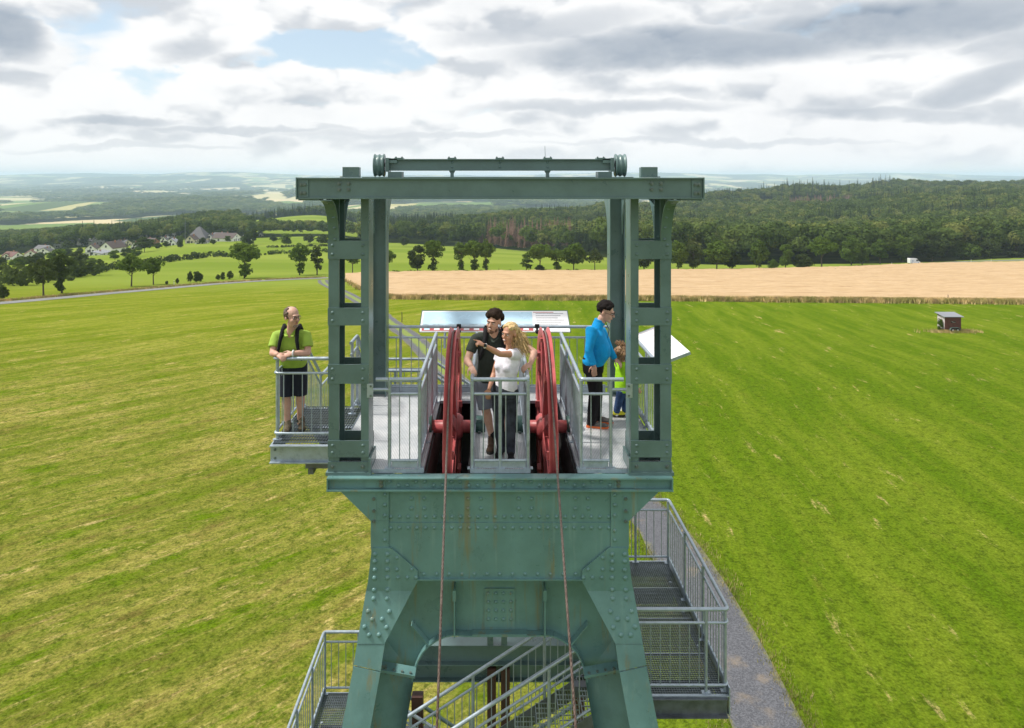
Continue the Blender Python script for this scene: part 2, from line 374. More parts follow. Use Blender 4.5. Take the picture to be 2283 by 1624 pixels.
def wood_mask(x, y):
    """where woodland stands (0..1), shared by the scattered trees and the forest floor"""
    xr = np.asarray(x, float) - CAMX; y = np.asarray(y, float); yy = np.maximum(y, 1.0)
    c = CX + FP * xr / yy; d = yy; m = np.zeros_like(d)
    edge = (fbm(xr / 60 + 3, yy / 60, 3) - .5)
    # wooded hill on the right
    lo = np.interp(c, [900, 1330, 1480, 1700, 2050, 2283, 3400], [540, 395, 345, 340, 335, 345, 360])
    hi = np.interp(c, [900, 1330, 1480, 1700, 2283, 3400], [1150, 1300, 1450, 1600, 1800, 1800])
    m = np.maximum(m, ((c > 1330) & (d > lo + edge * 30) & (d < hi)) * 1.0)
    clr = ((c > 1270) & (c < 1375 + edge * 60) & (d > 640 + edge * 120) & (d < 860 + edge * 100)) | ((c > 1690) & (c < 1880) & (d > 1090 + edge * 80) & (d < 1230 + edge * 60)) | ((c > 1500) & (c < 1560) & (d > 700 + edge * 60) & (d < 760))
    # wood in the middle
    lo2 = np.interp(c, [560, 700, 870, 1000, 1100, 1250, 1330], [590, 585, 575, 560, 545, 470, 395])
    hi2 = np.interp(c, [560, 870, 1050, 1180, 1330], [900, 1250, 1050, 1150, 1300])
    m = np.maximum(m, ((c > 800) & (c <= 1330) & (d > lo2 + edge * 25) & (d < hi2)) * 1.0)
    # wood behind the village
    lo3 = np.interp(c, [-1200, 0, 235, 470, 560, 640, 830], [480, 585, 585, 640, 610, 640, 640])
    hi3 = np.interp(c, [-1200, 0, 400, 520, 560, 640, 830], [1500, 1300, 1200, 1100, 720, 700, 720])
    m = np.maximum(m, ((c <= 830) & (d > lo3 + edge * 40) & (d < hi3)) * 1.0)
    m = np.maximum(m, ((c > 480) & (c <= 830) & (d > 1080 + edge * 40) & (d < 1400)) * 1.0)
    m = np.where(clr, 0.0, m)
    # far patches
    f = fbm(xr / 330 + 11, yy / 700 + 5, 5)
    m = np.where(d > 1900, (f > np.interp(d, [1900, 3500, 6000, 9000], [.50, .49, .455, .44])) * 1.0, m)
    return np.where(y > 250, m, 0.0)

def meadow_material():
    m = bpy.data.materials.new('meadow'); m.use_nodes = True; t = NT(m.node_tree); b = t.n['Principled BSDF']
    b.inputs['Roughness'].default_value = 1.0; b.inputs['Specular IOR Level'].default_value = 0.0
    pos = t.new('ShaderNodeNewGeometry').outputs['Position']; x, y, z = t.xyz(pos)
    w = t.noise(pos, 0.02, 3, 0.5)
    wx = t.m('ADD', x, t.m('MULTIPLY', w, 14.0)); wy = t.m('ADD', y, t.m('MULTIPLY', w, 10.0))
    # mowing rows: diagonal on the left of the tower, running away from it on the right
    s2 = 0.7071
    la = t.m('MULTIPLY', t.m('ADD', wx, wy), s2); lb = t.m('MULTIPLY', t.m('SUBTRACT', wy, wx), s2)
    ra = t.m('ADD', wy, t.m('MULTIPLY', wx, 0.05)); rb = t.m('SUBTRACT', wx, t.m('MULTIPLY', wy, 0.05))
    side = t.mr(t.m('ADD', x, t.m('MULTIPLY', w, 4.0)), -2.0, 9.0)
    def rows(along, across, sa, sb, sc_, detail=5, rough=0.62):
        return t.noise(t.vec(t.m('MULTIPLY', along, sa), t.m('MULTIPLY', across, sb), t.m('MULTIPLY', z, 0.3)), sc_, detail, rough)
    lrow = rows(la, lb, 0.07, 0.40, 1.0, 6, .7); rrow = rows(ra, rb, 0.05, 0.36, 1.0, 6, .7)
    lfine = rows(la, lb, 0.8, 3.0, 1.0, 8, 0.8); rfine = rows(ra, rb, 0.7, 2.8, 1.0, 8, 0.8)
    clump = t.noise(pos, 1.6, 8, 0.8); tuft = t.noise(pos, 5.5, 6, 0.85)
    # left: yellowish aftermath; right: fresh green
    lc = t.mix(t.mr(lrow, 0.36, 0.64), (0.125, 0.155, 0.016), (0.235, 0.222, 0.048))
    lc = t.mix(t.mr(t.m('ADD', lfine, t.m('MULTIPLY', t.m('SUBTRACT', lrow, .5), .35)), 0.53, 0.68, 0, .8), lc, (0.47, 0.36, 0.15))
    rc = t.mix(t.mr(rrow, 0.36, 0.66), (0.080, 0.138, 0.006), (0.138, 0.188, 0.014))
    rc = t.mix(t.mr(t.m('ADD', rfine, t.m('MULTIPLY', t.m('SUBTRACT', rrow, .5), .4)), 0.64, 0.76, 0, .6), rc, (0.36, 0.31, 0.10))
    pt = rows(la, lb, .30, .75, 1.0, 8, .78)
    lc = t.mix(t.mr(pt, .50, .36), lc, (0.095, 0.155, 0.006)); lc = t.mix(t.mr(pt, .53, .66, 0, .75), lc, (0.135, 0.100, 0.030))
    lc = t.mix(t.mr(y, 55.0, 110.0, 0, .72), lc, t.mix(t.mr(lrow, .38, .62), (0.132, 0.182, 0.008), (0.195, 0.228, 0.022)))
    pr_ = rows(ra, rb, .30, .7, 1.0, 8, .78); rc = t.mix(t.mr(pr_, .55, .70, 0, .6), rc, (0.155, 0.165, 0.020))
    c = t.mix(side, lc, rc)
    # hay left lying in flat patches
    hay = t.mix(side, t.noise(t.vec(t.m('MULTIPLY', la, 0.32), t.m('MULTIPLY', lb, 1.0), z), 0.8, 6, 0.7), t.noise(t.vec(t.m('MULTIPLY', ra, 0.3), t.m('MULTIPLY', rb, 1.0), z), 0.8, 6, 0.7)); hay = t.xyz(hay)[0]
    c = t.mix(t.mr(t.m('ADD', hay, t.m('MULTIPLY', t.m('SUBTRACT', tuft, .5), .25)), t.mr(side, 0, 1, .61, .60), t.mr(side, 0, 1, .72, .72), 0, .7), c, (0.50, 0.37, 0.17))
    # tuft shading put into the colour, fading with distance into an even green
    near = t.mr(y, 130.0, 40.0)
    dk = t.mr(t.m('ADD', t.m('MULTIPLY', clump, .55), t.m('MULTIPLY', tuft, .45)), 0.40, 0.54)
    c = t.mix(t.m('MULTIPLY', t.m('SUBTRACT', 1.0, dk), t.mr(near, 0, 1, .35, .80)), c, (0.040, 0.066, 0.006))
    lum = t.mr(t.noise(pos, 7.5, 6, .85), .36, .64, .58, 1.55, False); c = t.mix(near, c, t.mix(1.0, c, t.vec(lum, lum, lum), 'MULTIPLY'))
    br = t.mr(t.noise(pos, 1.1, 5, 0.7), 0.55, 0.75, 0, .35)
    c = t.mix(t.m('MULTIPLY', br, t.m('SUBTRACT', 1.0, side)), c, (0.13, 0.10, 0.03))
    # beyond the road: pasture with soft broad stripes
    fc = t.mix(t.mr(t.noise(t.vec(t.m('MULTIPLY', x, .004), t.m('MULTIPLY', y, .02), 0.0), 1.0, 4, .5), .35, .65), (0.135, 0.192, 0.024), (0.190, 0.240, 0.040))
    fc = t.mix(t.mr(t.noise(pos, 0.25, 5, .7), .45, .75, 0, .35), fc, (0.16, 0.17, 0.045))
    c = t.mix(t.mr(y, 135.0, 205.0), c, fc)
    # far country: patchwork of fields
    vo = t.new('ShaderNodeTexVoronoi'); vo.inputs['Scale'].default_value = 1.0
    t.put(vo.inputs['Vector'], t.vec(t.m('MULTIPLY', x, 1 / 230), t.m('MULTIPLY', y, 1 / 420), 0.0))
    rnd = t.xyz(vo.outputs['Color'])[0]
    ramp = t.new('ShaderNodeValToRGB'); ramp.color_ramp.interpolation = 'CONSTANT'; t.put(ramp.inputs[0], rnd)
    cols = [(0, (.12, .18, .05)), (.18, (.36, .33, .15)), (.38, (.17, .22, .08)), (.52, (.48, .40, .24)), (.68, (.07, .10, .04)), (.84, (.42, .38, .22))]
    e = ramp.color_ramp.elements
    e[0].position = 0; e[0].color = (*cols[0][1], 1); e[1].position = cols[1][0]; e[1].color = (*cols[1][1], 1)
    for p_, q_ in cols[2:]:
        k = e.new(p_); k.color = (*q_, 1)
    c = t.mix(t.mr(y, 1500.0, 2000.0), c, ramp.outputs[0])
    wa = t.new('ShaderNodeAttribute', attribute_name='wood').outputs['Fac']
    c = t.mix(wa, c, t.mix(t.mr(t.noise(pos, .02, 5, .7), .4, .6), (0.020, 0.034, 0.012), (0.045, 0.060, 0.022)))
    ca = t.new('ShaderNodeAttribute', attribute_name='clearing').outputs['Fac']
    c = t.mix(ca, c, t.mix(t.mr(t.noise(pos, .12, 6, .75), .42, .6), (0.09, 0.10, 0.04), (0.30, 0.23, 0.20)))
    t.put(b.inputs['Base Color'], c)
    bn = t.new('ShaderNodeBump'); bn.inputs['Strength'].default_value = 0.9; bn.inputs['Distance'].default_value = 0.16
    hgt = t.m('ADD', t.m('MULTIPLY', clump, .6), t.m('MULTIPLY', tuft, .5))
    t.put(bn.inputs['Height'], t.m('MULTIPLY', hgt, t.mr(y, 220.0, 60.0, .25, 1.0)))
    t.l.new(bn.outputs[0], b.inputs['Normal'])
    o = [n for n in t.n if n.type == 'OUTPUT_MATERIAL'][0]
    return m
MEADOW = meadow_material()
def build_ground():
    th_front = np.arctan((np.arange(-520, 2760, 7.0) - CX) / FP)
    th = np.concatenate([np.linspace(-math.pi, th_front[0], 46)[:-1], th_front, np.linspace(th_front[-1], math.pi, 46)[1:-1]])
    r = np.concatenate([[0.0, 8, 16, 24, 32, 40, 48], np.exp(np.linspace(math.log(56), math.log(16400), 430))])
    T, RR = np.meshgrid(th, r); X = CAMX + np.sin(T) * RR; Y = np.cos(T) * RR; Z = ground_z(X, Y)
    n = len(th); k = len(r)
    V = np.stack([X.ravel(), Y.ravel(), Z.ravel()], 1)
    i, j = np.meshgrid(np.arange(k - 1), np.arange(n), indexing='ij'); j2 = (j + 1) % n
    F = np.stack([i * n + j, i * n + j2, (i + 1) * n + j2, (i + 1) * n + j], -1).reshape(-1, 4)
    me = npmesh('ground', V, F)
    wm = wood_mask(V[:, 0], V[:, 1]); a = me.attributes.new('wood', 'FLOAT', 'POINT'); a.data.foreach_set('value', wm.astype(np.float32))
    c = CX + FP * (V[:, 0] - CAMX) / np.maximum(V[:, 1], 1); d = V[:, 1]
    cl = ((c > 1255) & (c < 1400) & (d > 600) & (d < 900)) * 1.0
    a = me.attributes.new('clearing', 'FLOAT', 'POINT'); a.data.foreach_set('value', np.where(wm > 0, 0, cl).astype(np.float32))
    o = link('ground', me, MEADOW); tag(o, 'mown meadow and rolling countryside below the tower', 'ground', kind='structure')
build_ground()

def strip(name, pts, width, material, lift, label=None, cat=None, n=10, seg=2.0, wob=0.25):
    """ribbon lying on the terrain along world points (x, y)"""
    P = [Vector((p[0], p[1])) for p in pts]
    # Catmull-Rom resample
    out = []
    for i in range(len(P) - 1):
        p0, p1, p2, p3 = P[max(0, i - 1)], P[i], P[i + 1], P[min(len(P) - 1, i + 2)]
        k = max(2, int((p2 - p1).length / seg))
        for q in range(k):
            t_ = q / k
            out.append(0.5 * ((2 * p1) + (p2 - p0) * t_ + (2 * p0 - 5 * p1 + 4 * p2 - p3) * t_ ** 2 + (3 * p1 - p0 - 3 * p2 + p3) * t_ ** 3))
    out.append(P[-1]); V = []; F = []
    for i, p in enumerate(out):
        d = (out[min(i + 1, len(out) - 1)] - out[max(i - 1, 0)]).normalized(); nr = Vector((d.y, -d.x))
        for j in range(n + 1):
            s = (j / n - 0.5) * width
            if j in (0, n): s += (fbm(np.array(p.x * .9 + j), np.array(p.y * .9), 3) - .5) * wob * 2
            q = p + nr * s; V.append((q.x, q.y, 0))
    V = np.array(V); V[:, 2] = ground_z(V[:, 0], V[:, 1]) + lift
    m_ = n + 1
    for i in range(len(out) - 1):
        for j in range(n): F.append((i * m_ + j, i * m_ + j + 1, (i + 1) * m_ + j + 1, (i + 1) * m_ + j))
    me = npmesh(name, V, F); a = me.attributes.new('across', 'FLOAT', 'POINT'); a.data.foreach_set('value', np.tile(np.linspace(-1, 1, m_), len(out)).astype(np.float32))
    o = link(name, me, material)
    return tag(o, label, cat, kind='structure')
def gravel_extra(t, b, pos, c):
    n = t.noise(pos, 14.0, 5, 0.8); n2 = t.noise(pos, 0.6, 4, 0.6)
    c = t.mix(t.mr(n, 0.4, 0.62), (0.050, 0.053, 0.062), (0.120, 0.124, 0.14))
    c = t.mix(t.mr(n2, 0.55, 0.75, 0, .5), c, (0.26, 0.20, 0.13))
    ac = t.m('ABSOLUTE', t.new('ShaderNodeAttribute', attribute_name='across').outputs['Fac'])
    y = t.xyz(pos)[1]; nn = t.m('MULTIPLY', t.m('SUBTRACT', t.noise(pos, 2.2, 5, .7), .5), .9)
    rut = t.m('MULTIPLY', t.mr(t.m('ADD', ac, nn), .42, .26), t.mr(y, 44.0, 56.0))       # grass between the wheel tracks on the far stretch
    edge = t.mr(t.m('ADD', ac, nn), .78, 1.15, 0, .75)
    c = t.mix(rut, c, (0.15, 0.20, 0.03)); return t.mix(edge, c, (0.17, 0.17, 0.05))
GRAVEL = mat('grey_gravel', (0.15, 0.15, 0.16), 0.9, 0, 0.2, 3, 0.5, 18, extra=gravel_extra)
ASPHALT = mat('grey_asphalt', (0.17, 0.17, 0.165), 0.85, 0, 0.15, 0.4)
strip('gravel_path', [(9.0, 4), (9.9, 16), (10.35, 27), (10.45, 34), (10.1, 40), (9.0, 47), (5.0, 58), (-1.0, 67), (-5.2, 77), (-9.8, 91.5), (-15.6, 107), (-22, 125), (-31, 150), (-42, 180), (-47, 198)],
      2.9, GRAVEL, 0.03, 'grey gravel path winding past the tower to the road', 'path')
VERGE = mat('grass_verge', (0.10, 0.145, 0.02), 0.9, 0, 0.3, 1.5, 0.8, 6, extra=lambda t, b, pos, c: t.mix(t.mr(t.noise(pos, 1.3, 5, .7), .45, .65), c, (0.24, 0.20, 0.08)))
road_px = [(-300, 700), (-60, 682), (100, 668), (300, 650), (480, 634), (600, 626), (735, 620)]
road_pts = [ground_at(*p) for p in road_px]
strip('country_road', [(p.x, p.y) for p in road_pts] + [(road_pts[-1].x + 20, road_pts[-1].y + 12), (road_pts[-1].x + 60, road_pts[-1].y + 40)], 4.6, ASPHALT, 0.05, 'narrow grey country road crossing the fields on the left', 'road', seg=6)
rr = [ground_at(*p) for p in [(1905, 596), (2000, 591.5), (2065, 588.5), (2150, 584), (2283, 580.5), (2500, 575)]]
strip('country_road', [(p.x, p.y) for p in rr], 6.0, ASPHALT, 0.06, 'grey road past the white van by the wood', 'road', seg=6)

# ripe wheat: a slab of crop 0.8 m tall standing on the slope
def wheat_extra(t, b, pos, c):
    x, y, z = t.xyz(pos)
    n = t.noise(t.vec(t.m('MULTIPLY', x, .16), t.m('MULTIPLY', y, .5), z), 1.0, 6, .65)
    f = t.noise(pos, 3.5, 5, .75)
    c = t.mix(t.mr(n, .35, .65), (0.375, 0.25, 0.12), (0.465, 0.325, 0.18))
    c = t.mix(t.mr(f, .3, .55, .4, 0), c, (0.33, 0.20, 0.08))
    l = t.noise(t.vec(t.m('MULTIPLY', x, .055), t.m('MULTIPLY', t.m('ADD', y, t.m('MULTIPLY', x, -.13)), .42), 0.0), 1.0, 4, .55)
    c = t.mix(t.mr(l, .60, .67, 0, .6), c, (0.30, 0.185, 0.08))
    wv = t.m('ADD', t.m('ADD', y, t.m('MULTIPLY', x, -.10)), t.m('MULTIPLY', t.noise(pos, .02, 3, .5), 16.0))
    tl = t.m('MULTIPLY', t.mr(t.m('SINE', t.m('MULTIPLY', wv, .36)), .955, .995), t.mr(t.noise(pos, .09, 4, .6), .42, .58))       # tramlines
    return t.mix(t.m('MULTIPLY', tl, .6), c, (0.24, 0.14, 0.055))
WHEAT = mat('ripe_wheat', (0.55, 0.37, 0.19), 0.9, 0, 0, 1, 0.8, 4, extra=wheat_extra)
def wheat():
    ncol, nrow = 420, 46
    near = [(770, 626), (800, 643), (835, 660), (868, 666), (1100, 668), (1400, 669), (1700, 672), (2283, 677), (2560, 680)]
    far = [(770, 616), (800, 613.5), (835, 612), (868, 611), (1100, 608), (1400, 606.5), (1640, 604), (1900, 598), (2060, 590), (2283, 586), (2560, 582)]
    xs = np.concatenate([np.linspace(770, 868, 26)[:-1], np.linspace(868, 2560, ncol)])
    V = []
    def pr(px, py): return ground_at(px, py, 60, 900)
    pn = [pr(a, np.interp(a, [q[0] for q in near], [q[1] for q in near])) for a in xs[::4]]
    pf = [pr(a, np.interp(a, [q[0] for q in far], [q[1] for q in far])) for a in xs[::4]]
    xi = xs[::4]
    A = np.stack([np.interp(xs, xi, [p[k] for p in pn]) for k in (0, 1)], 1)
    Bf = np.stack([np.interp(xs, xi, [p[k] for p in pf]) for k in (0, 1)], 1)
    ts = np.concatenate([[0, 0.0, 0.004], np.linspace(0.012, 1, nrow)]); m_ = len(ts)
    P = A[:, None, :] * (1 - ts[None, :, None]) + Bf[:, None, :] * ts[None, :, None]
    jit = (fbm(P[:, :, 0] * .35, P[:, :, 1] * .35, 3) - .5)
    P[:, :3, 1] += jit[:, :3] * 2.2
    Z = ground_z(P[:, :, 0], P[:, :, 1]) + 0.85 + (fbm(P[:, :, 0] * .5, P[:, :, 1] * .5, 4) - .5) * .5
    Z[:, 0] -= 1.0; Z[:, -1] -= 0.6
    V = np.concatenate([P, Z[:, :, None]], -1).reshape(-1, 3); n = len(xs)
    i, j = np.meshgrid(np.arange(n - 1), np.arange(m_ - 1), indexing='ij')
    F = np.stack([i * m_ + j, (i + 1) * m_ + j, (i + 1) * m_ + j + 1, i * m_ + j + 1], -1).reshape(-1, 4)
    o = link('wheat_field', npmesh('wheat_field', V, F), WHEAT)
    tag(o, 'field of ripe golden wheat beyond the meadow', 'wheat', kind='stuff')
    return A, Bf
WH_NEAR, WH_FAR = wheat()
# rough grass on the edge of the wheat
def tufts(name, pts, label, material, h=(0.5, 1.1), n=5, w=0.09, cat='grass'):
    V = []; F = []
    for (x, y) in pts:
        z = float(ground_z(x, y))
        for k in range(n):
            a = random.uniform(0, 6.283); hh = random.uniform(*h); dx, dy = math.cos(a) * w, math.sin(a) * w
            ox, oy = x + random.gauss(0, .22), y + random.gauss(0, .22); lx, ly = random.gauss(0, .22) * hh, random.gauss(0, .22) * hh
            o = len(V); V += [(ox - dx, oy - dy, z - .05), (ox + dx, oy + dy, z - .05), (ox + lx, oy + ly, z + hh)]; F.append((o, o + 1, o + 2))
    o = link(name, npmesh(name, np.array(V), np.array(F), False), material); return tag(o, label, cat, kind='stuff')
DRYGRASS = mat('dry_rough_grass', (0.50, 0.37, 0.17), 0.9, 0, 0.5, 0.6, extra=lambda t, b, pos, c: t.mix(t.mr(t.noise(pos, .5, 4, .6), .4, .6, 0, .85), c, (0.26, 0.25, 0.06)))
pts = []
for i in range(0, 15000):
    u = random.random() ** 0.8 * (len(WH_NEAR) - 2); k = int(u); f = u - k
    p = WH_NEAR[k] * (1 - f) + WH_NEAR[k + 1] * f
    pts.append((p[0] + random.gauss(0, .3), p[1] - abs(random.gauss(0, .9)) + .3))
tufts('rough_grass', pts, 'strip of dry rough grass along the edge of the wheat', DRYGRASS)

rp = []
for a_, b_ in zip(road_pts[:-1], road_pts[1:]):
    for _ in range(int((b_ - a_).length * 16)):
        q_ = a_.lerp(b_, random.random()); sd_ = 1; dn = Vector((-(b_ - a_).y, (b_ - a_).x, 0)).normalized(); q_ = q_ + dn * sd_ * (2.6 + abs(random.gauss(0, .8)))
        if q_.y > 60: rp.append((q_.x, q_.y))
tufts('verge_grass', rp, 'rough uncut grass on both verges of the country road', DRYGRASS, (.25, .6), 4, .09)

gp_ = [Vector(q) for q in [(9.9, 16), (10.35, 27), (10.45, 34), (10.1, 40), (9.0, 47), (5.0, 58)]]; ep = []
for a_, b_ in zip(gp_[:-1], gp_[1:]):
    d_ = (b_ - a_).normalized(); n_ = Vector((d_.y, -d_.x))
    for _ in range(int((b_ - a_).length * 34)):
        q_ = a_.lerp(b_, random.random()) + n_ * random.choice((-1, 1)) * (1.5 + random.gauss(0, .13) + max(0, random.gauss(0, .35))); ep.append((q_.x, q_.y))
PATHGRASS = mat('trampled_path_grass', (0.20, 0.20, 0.05), 0.95, 0, 0.4, 1.2, extra=lambda t, b, pos, c: t.mix(t.mr(t.noise(pos, .7, 4, .6), .45, .62), c, (0.42, 0.33, 0.15)))
tufts('path_edge_grass', ep, 'tufts of dry grass along both edges of the gravel path', PATHGRASS, (.08, .24), 7, .022)
# ================================================================== steel headframe
HF = thing('headframe', 'green riveted steel mine headframe with a portal frame on top', 'headframe', (0, 0, GZ))
def hpart(mb, name, material=GREEN, parent=None, label=None):
    """part given in world metres, parented to the headframe or to one of its parts (all part origins sit at the headframe's)"""
    o = mb.build(name, material, parent or HF)
    if parent is None: o.location = (0, 0, -GZ)
    if label: o['label'] = label
    return o
def dome(r=0.026, h=0.018, n=10):
    return MB().lathe([(r, 0.0), (r * .93, -h * .45), (r * .6, -h * .85), (0.0005, -h)], (0, 0, 0), 'y', n).mesh('rivet')
RIVET = dome(0.027, 0.020); RIVET.materials.append(GREEN)
RIVET2 = dome(0.022, 0.016); RIVET2.materials.append(GREEN2)
_b = MB(); _b.lathe([(0.026, 0), (0.026, -0.016), (0.0005, -0.016)], (0, 0, 0), 'y', 6, False); _b.lathe([(0.013, -0.016), (0.013, -0.03), (0.0005, -0.03)], (0, 0, 0), 'y', 8, False)
NUT = _b.mesh('bolt'); NUT.materials.append(BOLT)
def stud(me, name, p, parent, rot=None, s=1.0):
    o = link(name, me, None, parent, p, rot)
    if s != 1: o.scale = (s, s, s)
    return o
def zpx(y, d): return HC - (y - CY) / FP * d
def xpx(x, d): return CAMX + (x - CX) / FP * d

# ---- portal columns
FY0, FY1 = 8.40, 8.72
BATT = [(537, 578), (687, 726), (813, 856), (983, 1020), (1030, 1072)]
for s in (-1, 1):
    m = MB()
    for xi, xo, xw in ((1.878, 1.994, 2.005), (1.546, 1.625, 1.534)):       # two channels, open towards each other
        m.bx(s * min(xw, 1.994 if xw > 1.9 else 1.546), s * max(xw, 1.994 if xw > 1.9 else 1.546), FY0, FY1, -0.12, 3.185)
        m.bx(s * xi, s * xo, FY0, FY0 + .013, -0.12, 3.185); m.bx(s * xi, s * xo, FY1 - .013, FY1, -0.12, 3.185)
    colm = hpart(m, 'portal_column', GREEN2)
    for k, (a, b) in enumerate(BATT):
        z1, z0 = zpx(a, FY0 - .012), zpx(b, FY0 - .012)
        for yy in ((FY0 - 0.014, FY0), (FY1, FY1 + 0.012)):
            bp = hpart(MB().bx(s * 1.530, s * 2.010, yy[0], yy[1], z0, z1), 'batten_plate', GREEN2, colm)
        hz = [z1 - .055, z0 + .055]
        for xx in (1.60, 1.955):
            for q in hz: stud(NUT if k == 4 else RIVET2, 'bolt' if k == 4 else 'rivet', (s * xx, FY0 - .014, q), colm, s=.9)
    # curved brackets that carry the long beams, fore and aft
    for sgn, y0, reach in ((-1, FY0, 0.42), (1, FY1, 0.42)):
        prof = []
        for i in range(13):
            q = i / 12 * math.pi / 2
            prof.append((y0 + sgn * reach * (1 - math.cos(q)) , 2.64 + 0.545 * math.sin(q)))
        poly = prof + [(y0, 3.185)]
        br = hpart(MB().prism(poly, 'x', s * 1.93, s * 1.945), 'bracket', GREEN2)
        fl = MB()
        for i in range(12):
            (ya, za), (yb, zb) = prof[i], prof[i + 1]; t_ = 0.012
            nrm = Vector((0, (zb - za), -(yb - ya))).normalized() * t_ * (1 if sgn < 0 else -1)
            vs = [(s * 1.878, ya, za), (s * 2.003, ya, za), (s * 2.003, yb, zb), (s * 1.878, yb, zb)]
            w = [Vector(v) - nrm for v in vs]
            fl.add(vs + w, [(0, 1, 2, 3), (4, 7, 6, 5), (0, 4, 5, 1), (2, 6, 7, 3), (1, 5, 6, 2), (0, 3, 7, 4)])
        hpart(fl, 'bracket_flange', GREEN2, br)
        for i in (1, 3, 5, 7, 9, 11):
            ya, za = prof[i]; q = i / 12 * math.pi / 2
            if sgn < 0: stud(RIVET2, 'rivet', (s * 1.925, ya - .012 * math.cos(q), za), br, (-q, 0, 0), .95)
            else: stud(RIVET2, 'rivet', (s * 1.925, ya - .005, za), br, (q, 0, 0), .95)
    # foot of the column
    m = MB().bx(s * 1.50, s * 2.03, 8.36, 8.76, -0.045, -0.005); m.bx(s * 1.505, s * 1.53, 8.36, 8.76, -0.005, 0.16)
    ft = hpart(m, 'column_foot', GREEN2, colm)
    # rear columns
    m = MB().bx(s * 1.75, s * 1.768, 11.22, 11.50, -.1, 3.185).bx(s * 1.972, s * 1.99, 11.22, 11.50, -.1, 3.185).bx(s * 1.768, s * 1.972, 11.35, 11.366, -.1, 3.185)
    rc = hpart(m, 'rear_column', GREEN2)
    poly = [(11.5 + .85 * (1 - math.cos(i / 10 * math.pi / 2)), 2.6 + .585 * math.sin(i / 10 * math.pi / 2)) for i in range(11)] + [(11.5, 3.185)]
    m = MB().prism(poly, 'x', s * 1.748, s * 1.77)
    hpart(m, 'bracket', GREEN2, rc)
    poly = [(11.22 - .5 * (1 - math.cos(i / 10 * math.pi / 2)), 2.55 + .635 * math.sin(i / 10 * math.pi / 2)) for i in range(11)] + [(11.22, 3.185)]
    hpart(MB().prism(poly, 'x', s * 1.93, s * 1.95), 'bracket', GREEN2, rc)
    # long beams on top
    m = MB().bx(s * 1.86, s * 2.14, 8.19, 12.4, 3.187, 3.205).bx(s * 1.86, s * 2.14, 8.19, 12.4, 3.40, 3.418).bx(s * 1.99, s * 2.01, 8.19, 12.4, 3.205, 3.40)
    hpart(m, 'long_beam', GREEN2)
    m = MB().bx(s * 2.015, s * 2.25, 8.0, 8.19, 3.178, 3.193)
    hpart(m, 'end_shelf', GREEN2)

# ---- front cross beam
YB = 7.97
m = MB().bx(-2.255, 2.255, YB, YB + .20, 3.415, 3.432).bx(-2.255, 2.255, YB, YB + .20, 3.195, 3.211).bx(-2.25, 2.25, YB + .035, YB + .05, 3.211, 3.415)
cb = hpart(m, 'cross_beam', GREEN2)
for s in (-1, 1):
    hpart(MB().bx(s * 2.135, s * 2.253, YB + .02, YB + .034, 3.215, 3.41).bx(s * 2.256, s * 2.27, YB - .005, YB + .2, 3.19, 3.435), 'end_cleat', GREEN2, cb)
    for xx in (2.175, 2.215):
        for zz in (3.262, 3.355): stud(NUT, 'bolt', (s * xx, YB + .02, zz), cb, s=.85)
    for xx in (1.69, 1.795):
        for zz in (3.30, 3.365): stud(NUT, 'bolt', (s * xx, YB + .035, zz), cb, s=.85)
    # stub plates
    m = MB().bx(s * 1.585, s * 1.772, YB + .10, YB + .112, 3.434, 3.552).bx(s * 1.585, s * 1.597, YB + .112, YB + .2, 3.434, 3.548).bx(s * 1.760, s * 1.772, YB + .112, YB + .2, 3.434, 3.548)
    m.bx(s * 1.57, s * 1.79, YB + .05, YB + .099, 3.434, 3.446)
    hpart(m, 'stub_plate', GREEN2)
m = MB().bx(-1.86, 1.86, 8.25, 8.45, 3.40, 3.416).bx(-1.86, 1.86, 8.25, 8.45, 3.19, 3.206).bx(-1.86, 1.86, 8.34, 8.355, 3.206, 3.40)
hpart(m, 'cross_beam', GREEN2)
m = MB().bx(-2.25, 2.25, 11.9, 12.1, 3.42, 3.436).bx(-2.25, 2.25, 11.98, 11.995, 3.2, 3.42)
hpart(m, 'cross_beam', GREEN2)

# ---- pulley beam on top of the portal
m = MB().bx(-1.29, 1.29, 8.30, 8.42, 3.636, 3.648).bx(-1.29, 1.29, 8.30, 8.42, 3.512, 3.524).bx(-1.29, 1.29, 8.34, 8.352, 3.524, 3.636)
pb = hpart(m, 'pulley_beam', GREEN2)
for x in (-.555, 0.0, .555, -1.17, 1.17):
    hpart(MB().bx(x - .05, x + .05, 8.295, 8.425, 3.6485, 3.662), 'clamp_plate', GREEN2, pb)
    for q in (-.035, .035): stud(NUT, 'bolt', (x + q, 8.33, 3.662), pb, (R(-90), 0, 0), .5)
    if abs(x) < 1: 
        for zz in (3.555, 3.61): stud(RIVET2, 'rivet', (x, 8.34, zz), pb, s=.7)
for x in (-.555, .555):
    hpart(MB().prism([(x - .022, 3.419), (x + .022, 3.419), (x + .018, 3.48), (x + .036, 3.5115), (x - .036, 3.5115), (x - .018, 3.48)], 'y', 8.33, 8.39), 'stand', GREEN2, pb)
for s in (-1, 1):
    prof = [(.03, -.06), (.130, -.06), (.136, -.052), (.130, -.045), (.119, -.035), (.119, -.02), (.128, -.01), (.132, 0), (.128, .01), (.119, .02), (.119, .035), (.130, .045), (.136, .052), (.130, .06), (.03, .06)]
    hpart(MB().lathe(prof, (s * 1.40, 8.36, 3.575), 'x', 28), 'guide_pulley', GREEN2, pb)
    hpart(MB().bx(s * 1.28, s * 1.32, 8.27, 8.45, 3.50, 3.66).bx(s * 1.19, s * 1.28, 8.30, 8.33, 3.60, 3.655).bx(s * 1.13, s * 1.29, 8.26, 8.46, 3.4195, 3.50), 'pulley_fork', GREEN2, pb)
